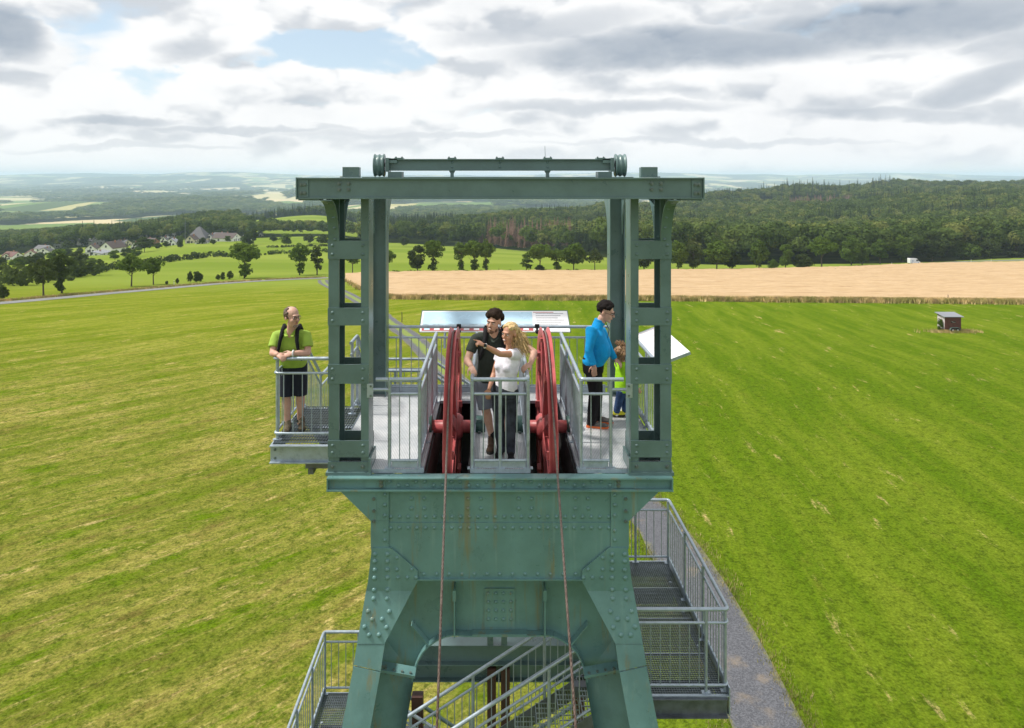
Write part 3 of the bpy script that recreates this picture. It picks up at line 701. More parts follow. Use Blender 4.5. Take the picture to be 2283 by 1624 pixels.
hpart(MB().tube([(.53, 8.36, 3.66), (.525, 8.36, 3.80)], .0025, 5), 'wire', GREEN2, pb)

# ---- deck girder
GY = 8.36
m = MB().bx(-2.0, 2.0, 8.28, 8.42, -.058, -.04).bx(-2.0, 2.0, 8.27, 8.42, -.190, -.172).bx(-2.0, 2.0, 8.335, 8.35, -.172, -.058)
m.bx(-2.0, -1.985, 8.28, 8.42, -.172, -.058).bx(1.985, 2.0, 8.28, 8.42, -.172, -.058)
eb = hpart(m, 'edge_beam', GREEN)
for s in (-1, 1):
    hpart(MB().bx(s * 1.33, s * 1.56, 8.322, 8.3345, -.165, -.07), 'splice_plate', GREEN, eb)
    for zz in (-.09, -.135): stud(NUT, 'bolt', (s * 1.375, 8.322, zz), eb)
for k in range(26):
    x = -1.28 + k * 2.56 / 25
    stud(RIVET, 'rivet', (x, 8.335, -.098 if k % 4 in (0, 3) else -.140), eb, s=.9)
zt, zs, zb_ = -.190, zpx(1165, GY), zpx(1290, GY)
g = MB().bx(-1.50, 1.50, GY, GY + .015, zs, zt)
gw = hpart(g, 'girder_web', GREEN)
lw = hpart(MB().bx(-1.495, 1.495, GY - .012, GY + .003, zb_, zs), 'lower_web_plate', GREEN, gw)
for k in range(26):
    x = (k - 12.5) * .1015
    stud(RIVET, 'rivet', (x, GY, zs + .065), gw, s=.85); stud(RIVET, 'rivet', (x, GY - .012, zs - .058), gw, s=.85)
for k in range(13): stud(RIVET, 'rivet', ((k - 6) * .147, GY - .012, zb_ + .058), gw, s=.8)
for x in (-1.03, -.88, -.37, -.22, .22, .37, .88, 1.03):
    for y in (1112, 1134): stud(RIVET, 'rivet', (x, GY, zpx(y, GY)), gw, s=.85)
hpart(MB().bx(-1.0, 1.0, GY + .016, GY + .50, zb_ - .004, zb_ + .014).bx(-.995, .995, GY - .05, GY - .0125, zb_ + .001, zb_ + .013), 'bottom_flange', GREEN, gw)
for s in (-1, 1):
    tri = [(s * 1.87, zt - .001), (s * 1.43, zt - .001), (s * 1.43, zs + .03), (s * 1.50, zs + .03)]
    gp = hpart(MB().prism(tri, 'y', GY - .028, GY - .013), 'shoulder_gusset', GREEN)
    for y in (1110, 1137, 1160): stud(NUT, 'bolt', (s * 1.462, GY - .028, zpx(y, GY) - .0), gp, s=.8)
    sp = hpart(MB().bx(s * 1.29, s * 1.499, GY - .026 if False else GY - .0265, GY - .0125, zpx(1221, GY), zs + .029).bx(s * 1.29, s * 1.429, GY - .0265, GY - .001, zs + .031, zt - .002), 'edge_plate', GREEN)
    for y in (1101, 1124, 1147, 1181, 1202): stud(RIVET, 'rivet', (s * 1.335, GY - .0265, zpx(y, GY)), sp, s=.85)

# ---- legs with gusset heads
def px_leg(x, y, d): return (abs(xpx(x, d)), zpx(y, d))
ZB = zpx(1318, GY)                     # bend: below this the front plates lean towards the hoist side
def lean(z): return 0.0 if z > ZB else (ZB - z) * 0.25
def leg_pt(x, y, d0=8.318):
    """front-plate point of the left leg seen at (x, y): solves the depth of the leaning plate"""
    d = d0
    for _ in range(30):
        z = zpx(y, d); d = d0 - lean(z)
    return Vector((xpx(x, d), d, zpx(y, d)))
def plate(pts, thick, back=Vector((0, 1, 0))):
    n = len(pts); b = [p + back * thick for p in pts]
    return MB().add(list(pts) + b, [tuple(range(n)), tuple(range(2 * n - 1, n - 1, -1))] + [(i, i + n, (i + 1) % n + n, (i + 1) % n) for i in range(n)])
def mirror(p, s): return Vector((p.x if s < 0 else -p.x, p.y, p.z))
for s in (-1, 1):
    up = [(829, 1222.5), (872, 1222.5), (931, 1273), (931, 1297), (919, 1318), (816, 1318), (820, 1300)]
    lo = [(816, 1318), (919, 1318), (857, 1436), (796, 1436)]
    ext = [(796, 1437), (857, 1437), (849, 1497), (788, 1483)]
    a = hpart(plate([mirror(leg_pt(*p), s) for p in up], .016), 'leg', GREEN)
    hpart(plate([mirror(leg_pt(*p), s) for p in lo], .016), 'gusset_plate', GREEN, a)
    hpart(plate([mirror(leg_pt(*p, 8.324), s) for p in ext], .016), 'cover_plate', GREEN, a)
    for (x, y) in [(836, 1236), (836, 1252), (836, 1271), (835, 1289), (834, 1316), (833, 1335), (864, 1236), (864, 1252), (864, 1270), (864, 1288), (864, 1315), (863, 1335),
                   (885, 1244), (885, 1270), (887, 1288), (908, 1288), (928, 1288), (918, 1270), (821, 1363), (868, 1364), (830, 1381), (852, 1381), (813, 1398), (862, 1399), (823, 1416), (845, 1416), (807, 1434 - 5), (854, 1429)]:
        if y > 1425: continue
        p = mirror(leg_pt(x, y), s); stud(RIVET, 'rivet', p, a, (R(-14) if y > 1320 else 0, 0, 0), 1.05 if y > 1300 or x < 870 else .85)
    # lower leg: front flange, web and inner flange running down to the footing
    p0, p1 = leg_pt(788, 1487, 8.322), leg_pt(848, 1500, 8.322)
    dirv = (leg_pt(763, 1624) - leg_pt(789, 1487)); dirv = dirv / -dirv.z
    L = p0.z - GZ
    q0, q1 = p0 + dirv * L, p1 + dirv * (p1.z - GZ)
    hpart(plate([mirror(p, s) for p in (p0, p1, q1, q0)], .018), 'front_flange', GREEN, a)
    # web of the leg, recessed
    i0 = W(923, 1512, 8.72); i1d = dirv
    i1 = i0 + i1d * (i0.z - GZ)
    w0 = Vector((p1.x - .03, 8.72, p1.z)); w1 = w0 + i1d * (w0.z - GZ)
    hpart(plate([mirror(p, s) for p in (w0, i0, i1, w1)], .016), 'leg_web', GREEN, a)
    o0 = Vector((p0.x + .02, 8.72, p0.z)); o1 = o0 + i1d * (o0.z - GZ)
    hpart(plate([mirror(p, s) for p in (p1 + Vector((0, .018, 0)), w0, w1, q1 + Vector((0, .018, 0)))], .012, Vector((-s * -.0 - .012 if s > 0 else .012, 0, 0))), 'side_plate', GREEN, a)
    f0, f1 = i0 + Vector((0, -.22, 0)), i1 + Vector((0, -.22, 0))
    hpart(plate([mirror(p, s) for p in (f0, i0 + Vector((0, .2, 0)), i1 + Vector((0, .2, 0)), f1)], .016, Vector((s * -.016, 0, 0))), 'inner_flange', GREEN, a)
    # splice flange with bolts
    c0, c1 = W(848, 1494, 8.46), W(925, 1508, 8.46)
    sp = plate([mirror(p, s) for p in (c0, c1, c1 + Vector((0, .16, 0)), c0 + Vector((0, .16, 0)))], .03, Vector((0, 0, -1)))
    sf = hpart(sp, 'splice_flange', GREEN)
    for k in range(4):
        c = c0.lerp(c1, .14 + k * .24) + Vector((0, .03, .0))
        hpart(MB().lathe([(.016, .0), (.016, .018), (.0005, .018)], mirror(c, s), 'z', 6, False), 'bolt', BOLT, sf)
        hpart(MB().lathe([(.018, -.03), (.018, -.055), (.0005, -.055)], mirror(c, s), 'z', 6, False), 'bolt', BOLT, sf)

# ---- arched web between the legs
AY = 8.72
half = [(1113.8, 1408), (1040, 1408), (1013, 1405.5), (995, 1409), (975, 1418), (957, 1431), (945, 1445), (936, 1461), (929, 1478), (924, 1495), (922, 1508)]
arch = [(xpx(x, AY), zpx(y, AY)) for x, y in half]
outer = [(xpx(x, AY), zpx(y, AY)) for x, y in [(845, 1505), (848, 1440), (915, 1310), (925, 1292)]]
left_poly = arch[1:] + outer + [(0.0, zpx(1292, AY)), (0.0, arch[0][1])]
for s in (-1, 1):
    pl = [(p[0] if s < 0 else -p[0], p[1]) for p in left_poly]
    aw = hpart(MB().prism(pl, 'y', AY, AY + .016), 'arch_web', GREEN)
    fl = MB()
    for i in range(len(arch) - 1):
        (xa, za), (xb, zb) = arch[i], arch[i + 1]
        t_ = Vector((xb - xa, 0, zb - za)).normalized(); nn = Vector((-t_.z, 0, t_.x)) * -.016
        vs = [Vector((xa, AY - .11, za)), Vector((xb, AY - .11, zb)), Vector((xb, AY + .2, zb)), Vector((xa, AY + .2, za))]
        vs = vs + [v + nn for v in vs]; vs = [mirror(v, s) for v in vs]
        fl.add(vs, [(0, 1, 2, 3), (4, 7, 6, 5), (0, 4, 5, 1), (2, 6, 7, 3), (0, 3, 7, 4), (1, 5, 6, 2)])
    hpart(fl, 'arch_flange', GREEN, aw)
    x = xpx(1014.5, AY) * -s
    hpart(MB().bx(x - .009, x + .009, AY - .16, AY - .001, zpx(1404, AY), zpx(1297, AY)).bx(x - .02, x + .02, AY - .18, AY - .161, zpx(1322, AY), zpx(1298, AY)), 'stiffener', GREEN, aw)
    r0, r1 = W(918, 1385, AY - .005), W(956, 1430, AY - .005)
    dd = (r1 - r0); nn = Vector((-dd.z, 0, dd.x)).normalized() * .014
    vs = [r0, r0 + nn, r1 + nn, r1]
    hpart(plate([mirror(v, s) for v in vs], .10, Vector((0, -1, 0))), 'rib', GREEN, aw)
x0, x1 = xpx(1080, AY), xpx(1148, AY); z0, z1 = zpx(1396, AY), zpx(1311, AY)
sp = hpart(MB().bx(x0, x1, AY - .016, AY - .0012, z0, z1), 'centre_splice', GREEN)
for i in range(4):
    for j in range(4): stud(RIVET, 'rivet', (x0 + (x1 - x0) * (.13 + .247 * i), AY - .016, z0 + (z1 - z0) * (.20 + .225 * j)), sp, s=.85)
hpart(MB().bx(-.33, .33, AY - .108, AY + .2, arch[0][1] + .016 - .0, arch[0][1] + .03), 'splice_bar', GREEN, sp)

# ---- inside the trestle: cross girders, guides, rear legs, bracing
for (zt_, d, hgt) in ((zpx(1440, 11.1), 11.1, .30), (zpx(1483, 11.4), 11.4, .26)):
    m = MB().bx(-1.75, 1.75, d, d + .22, zt_ - .016, zt_).bx(-1.75, 1.75, d + .09, d + .105, zt_ - hgt, zt_ - .016).bx(-1.75, 1.75, d, d + .22, zt_ - hgt - .016, zt_ - hgt)
    hpart(m, 'cross_girder', GREEN2)
for x in (1093, 1124):
    X = xpx(x, 11.1); hpart(MB().bx(X - .045, X + .045, 11.11, 11.19, zpx(1440, 11.1), zpx(1405, 11.1)), 'hanger_plate', GREEN2)
    X = xpx(x + 3, 11.3); hpart(MB().bx(X - .07, X + .07, 11.35, 11.49, GZ, zpx(1500, 11.3)), 'guide_post', BROWN)
for s in (-1, 1):
    X = s * 1.28; hpart(MB().bx(X - .09, X + .09, 11.35, 11.5, GZ, -4.8), 'guide_post', BROWN)
    m = MB().add([(s * 1.65, 11.55, -.2), (s * 1.85, 11.55, -.2), (s * 1.85, 11.75, -.2), (s * 1.65, 11.75, -.2), (s * 2.2, 12.2, GZ), (s * 2.42, 12.2, GZ), (s * 2.42, 12.42, GZ), (s * 2.2, 12.42, GZ)],
                 [(0, 1, 2, 3), (4, 7, 6, 5), (0, 4, 5, 1), (1, 5, 6, 2), (2, 6, 7, 3), (3, 7, 4, 0)])
    hpart(m, 'rear_leg', GREEN)
    for k in range(5):
        za = -4.8 - k * 2.5; hpart(MB().tube([(s * 1.75, 11.66, za), (-s * 1.85, 11.74, za - 2.5)], .035, 4), 'brace', GREEN2)
for z in (-7.3, -9.8, -12.3):
    hpart(MB().bx(-1.95, 1.95, 11.62, 11.74, z - .09, z + .09), 'cross_girder', GREEN2)
# deck bearers and added sheave pit sheets, black to stand for the shadow below
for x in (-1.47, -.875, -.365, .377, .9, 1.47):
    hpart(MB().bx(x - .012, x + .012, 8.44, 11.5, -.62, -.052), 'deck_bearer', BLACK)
hpart(MB().bx(-1.48, 1.48, 8.44, 11.5, -1.15, -1.13), 'pit_shade_floor', BLACK)
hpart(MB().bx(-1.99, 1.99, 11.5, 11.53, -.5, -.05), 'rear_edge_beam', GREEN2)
hpart(MB().bx(-1.48, 1.48, 11.46, 11.49, -1.129, -.06), 'pit_shade_wall', BLACK)
for s in (-1, 1): hpart(MB().bx(s * 1.98, s * 2.0, 8.77, 11.2, -.35, -.047), 'side_beam', GREEN2)
# ================================================================== decks, railings, stairs, sheaves, boards
def perf(t, b, pos, c):
    x, y, z = t.xyz(pos)
    u = t.m('MULTIPLY', t.m('ADD', x, y), 155.0); v = t.m('MULTIPLY', t.m('SUBTRACT', x, y), 155.0)
    q = t.m('MULTIPLY', t.m('SINE', u), t.m('SINE', v))
    d = t.noise(pos, 2.0, 4, .6)
    c = t.mix(t.mr(d, .35, .7), (0.50, 0.53, 0.55), (0.68, 0.69, 0.70))
    return t.mix(t.mr(q, .10, .45, 0, .72), c, (0.10, 0.115, 0.13))
DECK = mat('perforated_steel', (0.5, 0.53, 0.56), 0.5, 0.35, 0, 1, extra=perf)
def deck(name, label, x0, x1, y0, y1, z, lips=()):
    o = thing(name, label, 'walkway', ((x0 + x1) / 2, y0, z))
    off = -Vector(o.location)
    n = max(1, round((y1 - y0) / 1.0)); st = (y1 - y0) / n
    for k in range(n):
        m = MB().bx(x0, x1, y0 + k * st + .002, y0 + (k + 1) * st - .002, z - .035, z); p = m.build('plank', DECK, o); p.location = off
    m = MB().bx(x0, x1, y0 - .012, y0 - .001, z - .038, z + .004).bx(x0 - .004, x0 - .0005, y0, y1, z - .036, z + .012).bx(x1 + .0005, x1 + .004, y0, y1, z - .036, z + .012)
    p = m.build('edge_lip', GALV, o); p.location = off
    return o
deck('perforated_walkway', 'perforated steel walkway between the left portal column and a red sheave', -2.0, -.894, 8.44, 11.46, 0.0)
deck('perforated_walkway', 'narrow perforated steel walkway between the two red sheaves', -.346, .358, 8.44, 10.98, 0.0)
deck('perforated_walkway', 'perforated steel walkway under the man in the blue pullover', .917, 2.0, 8.44, 11.46, 0.0)
deck('perforated_walkway', 'steel cross walkway behind the sheaves below the panorama board', -.89, .912, 11.02, 11.46, 0.0)

GRATE = mat('grating_steel', (0.17, 0.20, 0.235), 0.45, 0.4, 0.2, 10)  # galvanised tone darkened to carry the shade between the bars
def grating(parent, off, x0, x1, y0, y1, z, bars='y', pitch=.034, cross=.10, h=.03, name='grating'):
    """real bars one by one: bearing bars along one axis, thin cross bars over them"""
    m = MB()
    if bars == 'y':
        k = int((x1 - x0) / pitch)
        for i in range(k + 1):
            x = x0 + (x1 - x0) * i / k; m.bx(x - .002, x + .002, y0, y1, z - h, z)
        k = int((y1 - y0) / cross)
        for i in range(k + 1):
            y = y0 + (y1 - y0) * i / k; m.bx(x0, x1, y - .003, y + .003, z - .012, z + .0015)
    else:
        k = int((y1 - y0) / pitch)
        for i in range(k + 1):
            y = y0 + (y1 - y0) * i / k; m.bx(x0, x1, y - .002, y + .002, z - h, z)
        k = int((x1 - x0) / cross)
        for i in range(k + 1):
            x = x0 + (x1 - x0) * i / k; m.bx(x - .003, x + .003, y0, y1, z - .012, z + .0015)
    o = m.build(name, GRATE, parent, fix=False); o.location = off; o['kind'] = 'stuff'; return o
BAL = MB().tube([(0, 0, 0), (0, 0, 1)], 0.0065, 6).mesh('baluster'); BAL.materials.append(GALV)
def railing(name, label, pts, posts=(), cat='railing', group=None, top=1.05, sec=.88, bot=.095, toe=.0, gap=.118, r=.0245, r2=.017, skip=(), toe_side=0.0, ends=True):
    """pts: floor points; posts: floor points carrying a post"""
    pts = [Vector(p) for p in pts]; o = thing(name, label, cat, pts[0], group); off = -pts[0]
    def put(m, nm, mt=GALV):
        q = m.build(nm, mt, o); q.location = off; return q
    def rnd(ps, rad=.055):
        out = [ps[0]]
        for i in range(1, len(ps) - 1):
            a, b, c = ps[i - 1], ps[i], ps[i + 1]; ra = min(rad, (a - b).length * .45, (c - b).length * .45)
            p0 = b + (a - b).normalized() * ra; p2 = b + (c - b).normalized() * ra
            for k in range(5):
                t_ = k / 4; out.append(p0 * (1 - t_) ** 2 + b * 2 * t_ * (1 - t_) + p2 * t_ ** 2)
        return out + [ps[-1]]
    up = lambda h: [p + Vector((0, 0, h)) for p in pts]
    put(MB().tube(rnd(up(top)), r, 12), 'handrail'); put(MB().tube(rnd(up(sec)), r2, 10), 'upper_rail')
    put(MB().tube(rnd(up(bot)), r2, 10), 'lower_rail')
    for p in posts:
        p = Vector(p); m = MB().tube([p + Vector((0, 0, .008)), p + Vector((0, 0, top - .01))], .0215, 10)
        m.bx(p.x - .055, p.x + .055, p.y - .03, p.y + .03, p.z + .001, p.z + .012); put(m, 'post')
    if toe:
        for a, b in zip(pts[:-1], pts[1:]):
            if (b - a).length < .2: continue
            d = (b - a).normalized(); nr = Vector((d.y, -d.x, 0)).normalized() * .004
            A, Bv = a + d * .03, b - d * .03
            m = plate([A + nr + Vector((0, 0, .005)), Bv + nr + Vector((0, 0, .005)), Bv + nr + Vector((0, 0, toe)), A + nr + Vector((0, 0, toe))], .008, -nr.normalized())
            put(m, 'toe_board')
    for i, (a, b) in enumerate(zip(pts[:-1], pts[1:])):
        if i in skip: continue
        n = max(1, round((b - a).length / gap))
        for k in range(1, n):
            p = a.lerp(b, k / n)
            if any((Vector(q) - p).length < .05 for q in posts): continue
            q = link('baluster', BAL, None, o, p + off + Vector((0, 0, bot)), None, (1, 1, sec - bot))
    return o
FR = 8.47
RLS = [(-1.57, FR, 0), (-.945, FR, 0), (-.945, 10.95, 0)]
o = railing('walkway_railing', 'galvanised railing on the walkway beside the green shirt man, left of a sheave', [(-1.30, FR, 0), (-.945, FR, 0), (-.945, 10.95, 0)], [(-1.30, FR, 0), (-.945, 9.3, 0), (-.945, 10.1, 0), (-.945, 10.93, 0), (-.945, FR + .001, 0)], toe=.085)
def stub(o, s):
    off = -Vector(o.location)
    for m, nm in ((MB().tube([(s * 1.31, FR, 1.05), (s * 1.46, FR, 1.05)], .0245, 12), 'rail_end'), (MB().tube([(s * 1.30, FR, .93), (s * 1.49, FR, .93), (s * 1.512, FR - .03, .93)], .019, 10), 'wall_arm'),
                  (MB().bx(s * 1.48, s * 1.533, FR - .085, FR - .072, .86, 1.02).bx(s * 1.5335, s * 1.552, FR - .084, FR - .0725, .86, 1.02), 'wall_plate')):
        q = m.build(nm, GALV, o); q.location = off
    for z in (.885, .995):
        q = stud(NUT, 'bolt', Vector((s * 1.508, FR - .085, z)) + off, o, s=.5)
stub(o, -1)
railing('cage_railing', 'galvanised railing cage around the couple between the red sheaves', [(-.325, 10.95, 0), (-.325, FR, 0), (.335, FR, 0), (.335, 10.95, 0)], [(-.325, FR, 0), (.005, FR, 0), (.335, FR, 0), (-.325, 9.7, 0), (.335, 9.7, 0), (-.325, 10.93, 0), (.335, 10.93, 0)], toe=.085, gap=.125)
o = railing('walkway_railing', 'galvanised railing on the walkway of the man in blue, right of a sheave', [(.96, 10.95, 0), (.96, FR, 0), (1.31, FR, 0)], [(1.31, FR, 0), (.96, 9.3, 0), (.96, 10.1, 0), (.96, 10.93, 0), (.96, FR + .001, 0)], toe=.085)
stub(o, 1)
railing('rear_railing', 'galvanised railing across the back of the deck below the panorama board', [(-1.74, 11.43, 0), (1.74, 11.43, 0)], [(-1.55, 11.43, 0), (-.62, 11.43, 0), (-.2, 11.43, 0), (.28, 11.43, 0), (.75, 11.43, 0), (1.5, 11.43, 0)], toe=.13)
o = railing('side_railing', 'galvanised railing beside the white tilted board at the deck edge', [(2.03, 8.95, 0), (2.03, 11.15, 0)], [(2.03, 9.0, 0), (2.03, 9.85, 0), (2.03, 10.7, 0)], toe=.1)
# two small floodlight clamps on the rear handrail
for X in (-.62, .62):
    f = thing('clamp_lamp', 'small black clamp fitting on the rear handrail, ' + ('beside the dark haired man in grey' if X < 0 else 'near the man in blue'), 'fitting', (X, 11.41, 1.0))
    MB().box((0, -.03, .07), (.07, .05, .06)).tube([(0, -.03, 0.0), (0, -.03, .05)], .018, 8).build('clamp_body', BLACK, f)
    MB().lathe([(.001, -.05), (.03, -.05), (.035, .0), (.02, .03)], (0, -.05, -.01), 'y', 12).build('lamp_head', BLACK, f)

# ---- balcony on the left
bal = thing('balcony_platform', 'small grated steel balcony under the man in the green shirt', 'platform', (-2.5, 9.3, 0))
off = -Vector(bal.location)
def bpart(m, nm, mt=GALV, par=None, of=None):
    q = m.build(nm, mt, par or bal); q.location = of if of is not None else off; return q
grating(bal, off, -2.93, -2.02, 9.32, 10.75, 0.0, 'y')
bpart(MB().bx(-2.96, -2.01, 9.27, 9.31, -.05, -.04).bx(-2.96, -2.01, 9.29, 9.31, -.24, -.05).bx(-2.96, -2.01, 9.23, 9.31, -.252, -.2405).bx(-2.96, -2.01, 9.235, 9.31, -.04, -.028), 'front_channel')
bpart(MB().bx(-2.965, -2.945, 9.31, 10.8, -.25, -.03), 'side_channel'); bpart(MB().bx(-2.02, -2.006, 9.31, 10.8, -.25, -.03), 'side_channel')
bpart(MB().bx(-2.94, -2.02, 10.74, 10.78, -.25, -.03), 'rear_channel')
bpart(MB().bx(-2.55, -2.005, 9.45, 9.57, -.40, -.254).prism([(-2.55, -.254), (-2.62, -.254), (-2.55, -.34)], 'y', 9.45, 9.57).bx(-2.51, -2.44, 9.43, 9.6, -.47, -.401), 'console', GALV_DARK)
for z in (-.09, -.2): stud(NUT, 'bolt', Vector((-2.9, 9.29, z)) + off, bal, s=.7)
railing('balcony_railing', 'galvanised balcony railing on which the man in the green shirt leans', [(-2.08, 9.36, 0), (-2.93, 9.36, 0), (-2.93, 10.72, 0)], [(-2.90, 9.39, 0), (-2.93, 10.05, 0), (-2.93, 10.7, 0)], top=1.07, gap=.115, toe=0)
# ---- steps from the balcony and rear landing
def flight(name, label, a, b, y0, y1, rails=True, n=13, along='x', landing=None):
    """stair along x (a, b = (x, z)) between depths y0..y1"""
    o = thing(name, label, 'staircase', (a[0], y0, a[1])); of = -Vector(o.location)
    (xa, za), (xb, zb) = a, b
    for y in (y0, y1):
        d = Vector((xb - xa, 0, zb - za)); u = Vector((0, 0, 1))
        m = MB().prism([(xa, za + .06), (xb, zb + .06), (xb, zb - .2), (xa, za - .2)], 'y', y - .005, y + .005)
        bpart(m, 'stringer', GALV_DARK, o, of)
    st = abs(xb - xa) / n; sg = 1 if xb > xa else -1
    tm = MB(); w = st * .98
    for i in range(8):
        y = -w / 2 + w * i / 7; tm.bx(y - .002, y + .002, 0.006, (y1 - y0) - .006, -.028, 0)
    for i in range(9):
        q = (y1 - y0) * i / 8 * .98 + .01; tm.bx(-w / 2, w / 2, q - .003, q + .003, -.012, .001)
    tm.bx(-w / 2 - .004, -w / 2, .006, (y1 - y0) - .006, -.04, .002); tm.bx(w / 2, w / 2 + .004, .006, (y1 - y0) - .006, -.04, .002)
    tme = tm.mesh('tread', False); tme.materials.append(GALV)
    for i in range(n):
        x = xa + sg * st * (i + .5); z = za + (zb - za) * (i + .5) / n
        link('tread', tme, None, o, Vector((x, y0, z)) + of)
    return o
def stair_rail(name, label, pts, posts, **k): return railing(name, label, pts, posts, cat='handrail', **k)
SA, SB = (-2.03, -5.4), (1.61, -3.05)
flight('staircase', 'grated steel stair seen through the arch, rising to the right landing', SA, SB, 8.98, 9.72)
for y, lb in ((8.97, 'galvanised stair handrail next to the rope, front side of the stair in the arch'), (9.74, 'galvanised stair handrail, far side of the stair in the arch')):
    ps = [Vector((x, y, -4.09 + .645 * x)) for x in (-2.0, -1.2, -.35, .62, 1.35, 1.6)]
    stair_rail('stair_railing', lb, [ps[0], ps[-1]], ps[1:-1:1], top=1.0, sec=.82, bot=.14)
flight('staircase', 'lower grated steel stair falling to the right behind the arch', (-1.9, -5.4), (1.75, -7.75), 10.2, 10.95)
for y, lb in ((10.18, 'galvanised handrail falling to the right, front side of the lower stair'), (10.97, 'galvanised handrail falling to the right, far side of the lower stair')):
    ps = [Vector((x, y, -5.4 - (x + 1.9) * .644)) for x in (-1.9, -.9, .1, 1.1, 1.75)]
    stair_rail('stair_railing', lb, [ps[0], ps[-1]], ps[1:], top=1.0, sec=.82, bot=.14, gap=.13)
flight('staircase', 'lowest grated steel stair deep inside the trestle', (-2.0, -10.1), (1.7, -7.75), 8.98, 9.72)
flight('staircase', 'upper steel stair falling to the right behind the deck', (-1.2, -.95), (2.0, -3.05), 12.25, 13.0)
for y, lb in ((12.24, 'galvanised handrail bending down behind the left portal column, front one'), (13.02, 'galvanised handrail bending down behind the left portal column, far one')):
    stair_rail('stair_railing', lb, [(-2.3, y, -.95), (-1.2, y, -.95), (2.0, y, -3.05)], [(-1.75, y, -.95), (-.2, y, -1.6), (.9, y, -2.32)], top=1.08, sec=.9, bot=.12)
def landing(name, label, x0, x1, y0, y1, z, bars='y', nplates=4):
    o = thing(name, label, 'platform', ((x0 + x1) / 2, y0, z)); of = -Vector(o.location)
    st = (y1 - y0) / nplates
    for k in range(nplates): 
        grating(o, of, x0 + .02, x1 - .02, y0 + k * st + .008, y0 + (k + 1) * st - .008, z, bars, pitch=.032, cross=.036)
        bpart(MB().bx(x0 + .015, x1 - .015, y0 + k * st - .004, y0 + k * st + .004, z - .034, z + .002), 'seam_bar', GALV, o, of)
    bpart(MB().bx(x0, x1, y0 - .035, y0 - .005, z - .012, z + .004), 'nosing', GALV, o, of)
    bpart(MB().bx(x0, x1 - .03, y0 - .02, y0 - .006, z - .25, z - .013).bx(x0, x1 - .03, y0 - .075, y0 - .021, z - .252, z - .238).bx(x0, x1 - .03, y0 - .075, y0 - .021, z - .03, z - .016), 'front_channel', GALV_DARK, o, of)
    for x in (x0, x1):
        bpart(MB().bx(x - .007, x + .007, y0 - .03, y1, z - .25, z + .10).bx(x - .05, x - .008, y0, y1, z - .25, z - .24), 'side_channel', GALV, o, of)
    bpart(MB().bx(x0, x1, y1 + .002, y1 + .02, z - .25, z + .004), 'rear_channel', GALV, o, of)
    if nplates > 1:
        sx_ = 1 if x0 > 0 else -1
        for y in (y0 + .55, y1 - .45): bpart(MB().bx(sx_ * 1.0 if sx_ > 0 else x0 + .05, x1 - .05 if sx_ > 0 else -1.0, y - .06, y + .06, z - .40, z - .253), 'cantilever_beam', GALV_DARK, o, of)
    for k in range(nplates):
        for x in (x0 + .12, x1 - .12): bpart(MB().lathe([(.02, 0), (.02, .008), (.008, .008)], (x, y0 + (k + .2) * st, z), 'z', 10), 'grating_clip', GALV, o, of)
    return o
landing('stair_landing', 'long grated steel landing above the gravel path, right of the tower', 1.62, 2.88, 9.0, 12.1, -3.05)
railing('landing_railing', 'galvanised railing around the long landing above the gravel path', [(1.66, 9.03, -3.05), (2.88, 9.03, -3.05), (2.88, 12.08, -3.05), (1.5, 12.08, -3.05)],
        [(2.60, 9.03, -3.05), (2.85, 9.06, -3.05), (2.86, 10.05, -3.05), (2.86, 11.0, -3.05), (2.86, 12.05, -3.05), (2.32, 12.08, -3.05)], gap=.122)
landing('stair_landing', 'short grated steel landing, left of the tower, low down', -2.97, -2.05, 8.97, 12.28, -5.4)
railing('landing_railing', 'galvanised railing around the low landing, left of the tower', [(-2.97, 8.97, -5.4), (-2.97, 12.28, -5.4), (-1.6, 12.28, -5.4)],
        [(-2.95, 9.6, -5.4), (-2.95, 10.5, -5.4), (-2.95, 11.4, -5.4), (-2.95, 12.26, -5.4), (-2.38, 12.28, -5.4)], gap=.122)
landing('stair_landing', 'small steel landing behind the balcony at the head of the upper stair', -2.95, -1.2, 12.0, 13.05, -.95, nplates=1)
o = thing('staircase', 'three steel steps down from the balcony to the landing behind', 'staircase', (-2.5, 10.8, -.95)); of = -Vector(o.location)
for k in range(4): bpart(MB().bx(-2.9, -2.1, 10.82 + k * .29, 11.08 + k * .29, -.21 - k * .19, -.18 - k * .19), 'tread', GALV, o, of)
for x in (-2.92, -2.08): bpart(MB().prism([(10.78, .0), (12.0, -.9), (12.0, -1.1), (10.78, -.24)], 'x', x - .005, x + .005), 'stringer', GALV, o, of)
railing('step_railing', 'galvanised sloping handrail beside the balcony steps', [(-2.12, 10.3, 0), (-2.12, 10.8, 0), (-2.12, 12.0, -.93)], [(-2.12, 10.4, 0), (-2.12, 10.8, 0), (-2.12, 11.95, -.9)], gap=.11)
railing('step_railing', 'galvanised sloping handrail on the outer side of the balcony steps', [(-2.95, 10.76, 0), (-2.95, 12.0, -.93), (-2.95, 13.0, -.95)], [(-2.95, 10.8, 0), (-2.95, 11.95, -.9), (-2.95, 12.95, -.95)], gap=.11)
# posts that carry the landings
for (x, y, z, lb) in ((2.78, 9.1, -3.3, 'front'), (2.78, 12.0, -3.3, 'rear')):
    pass

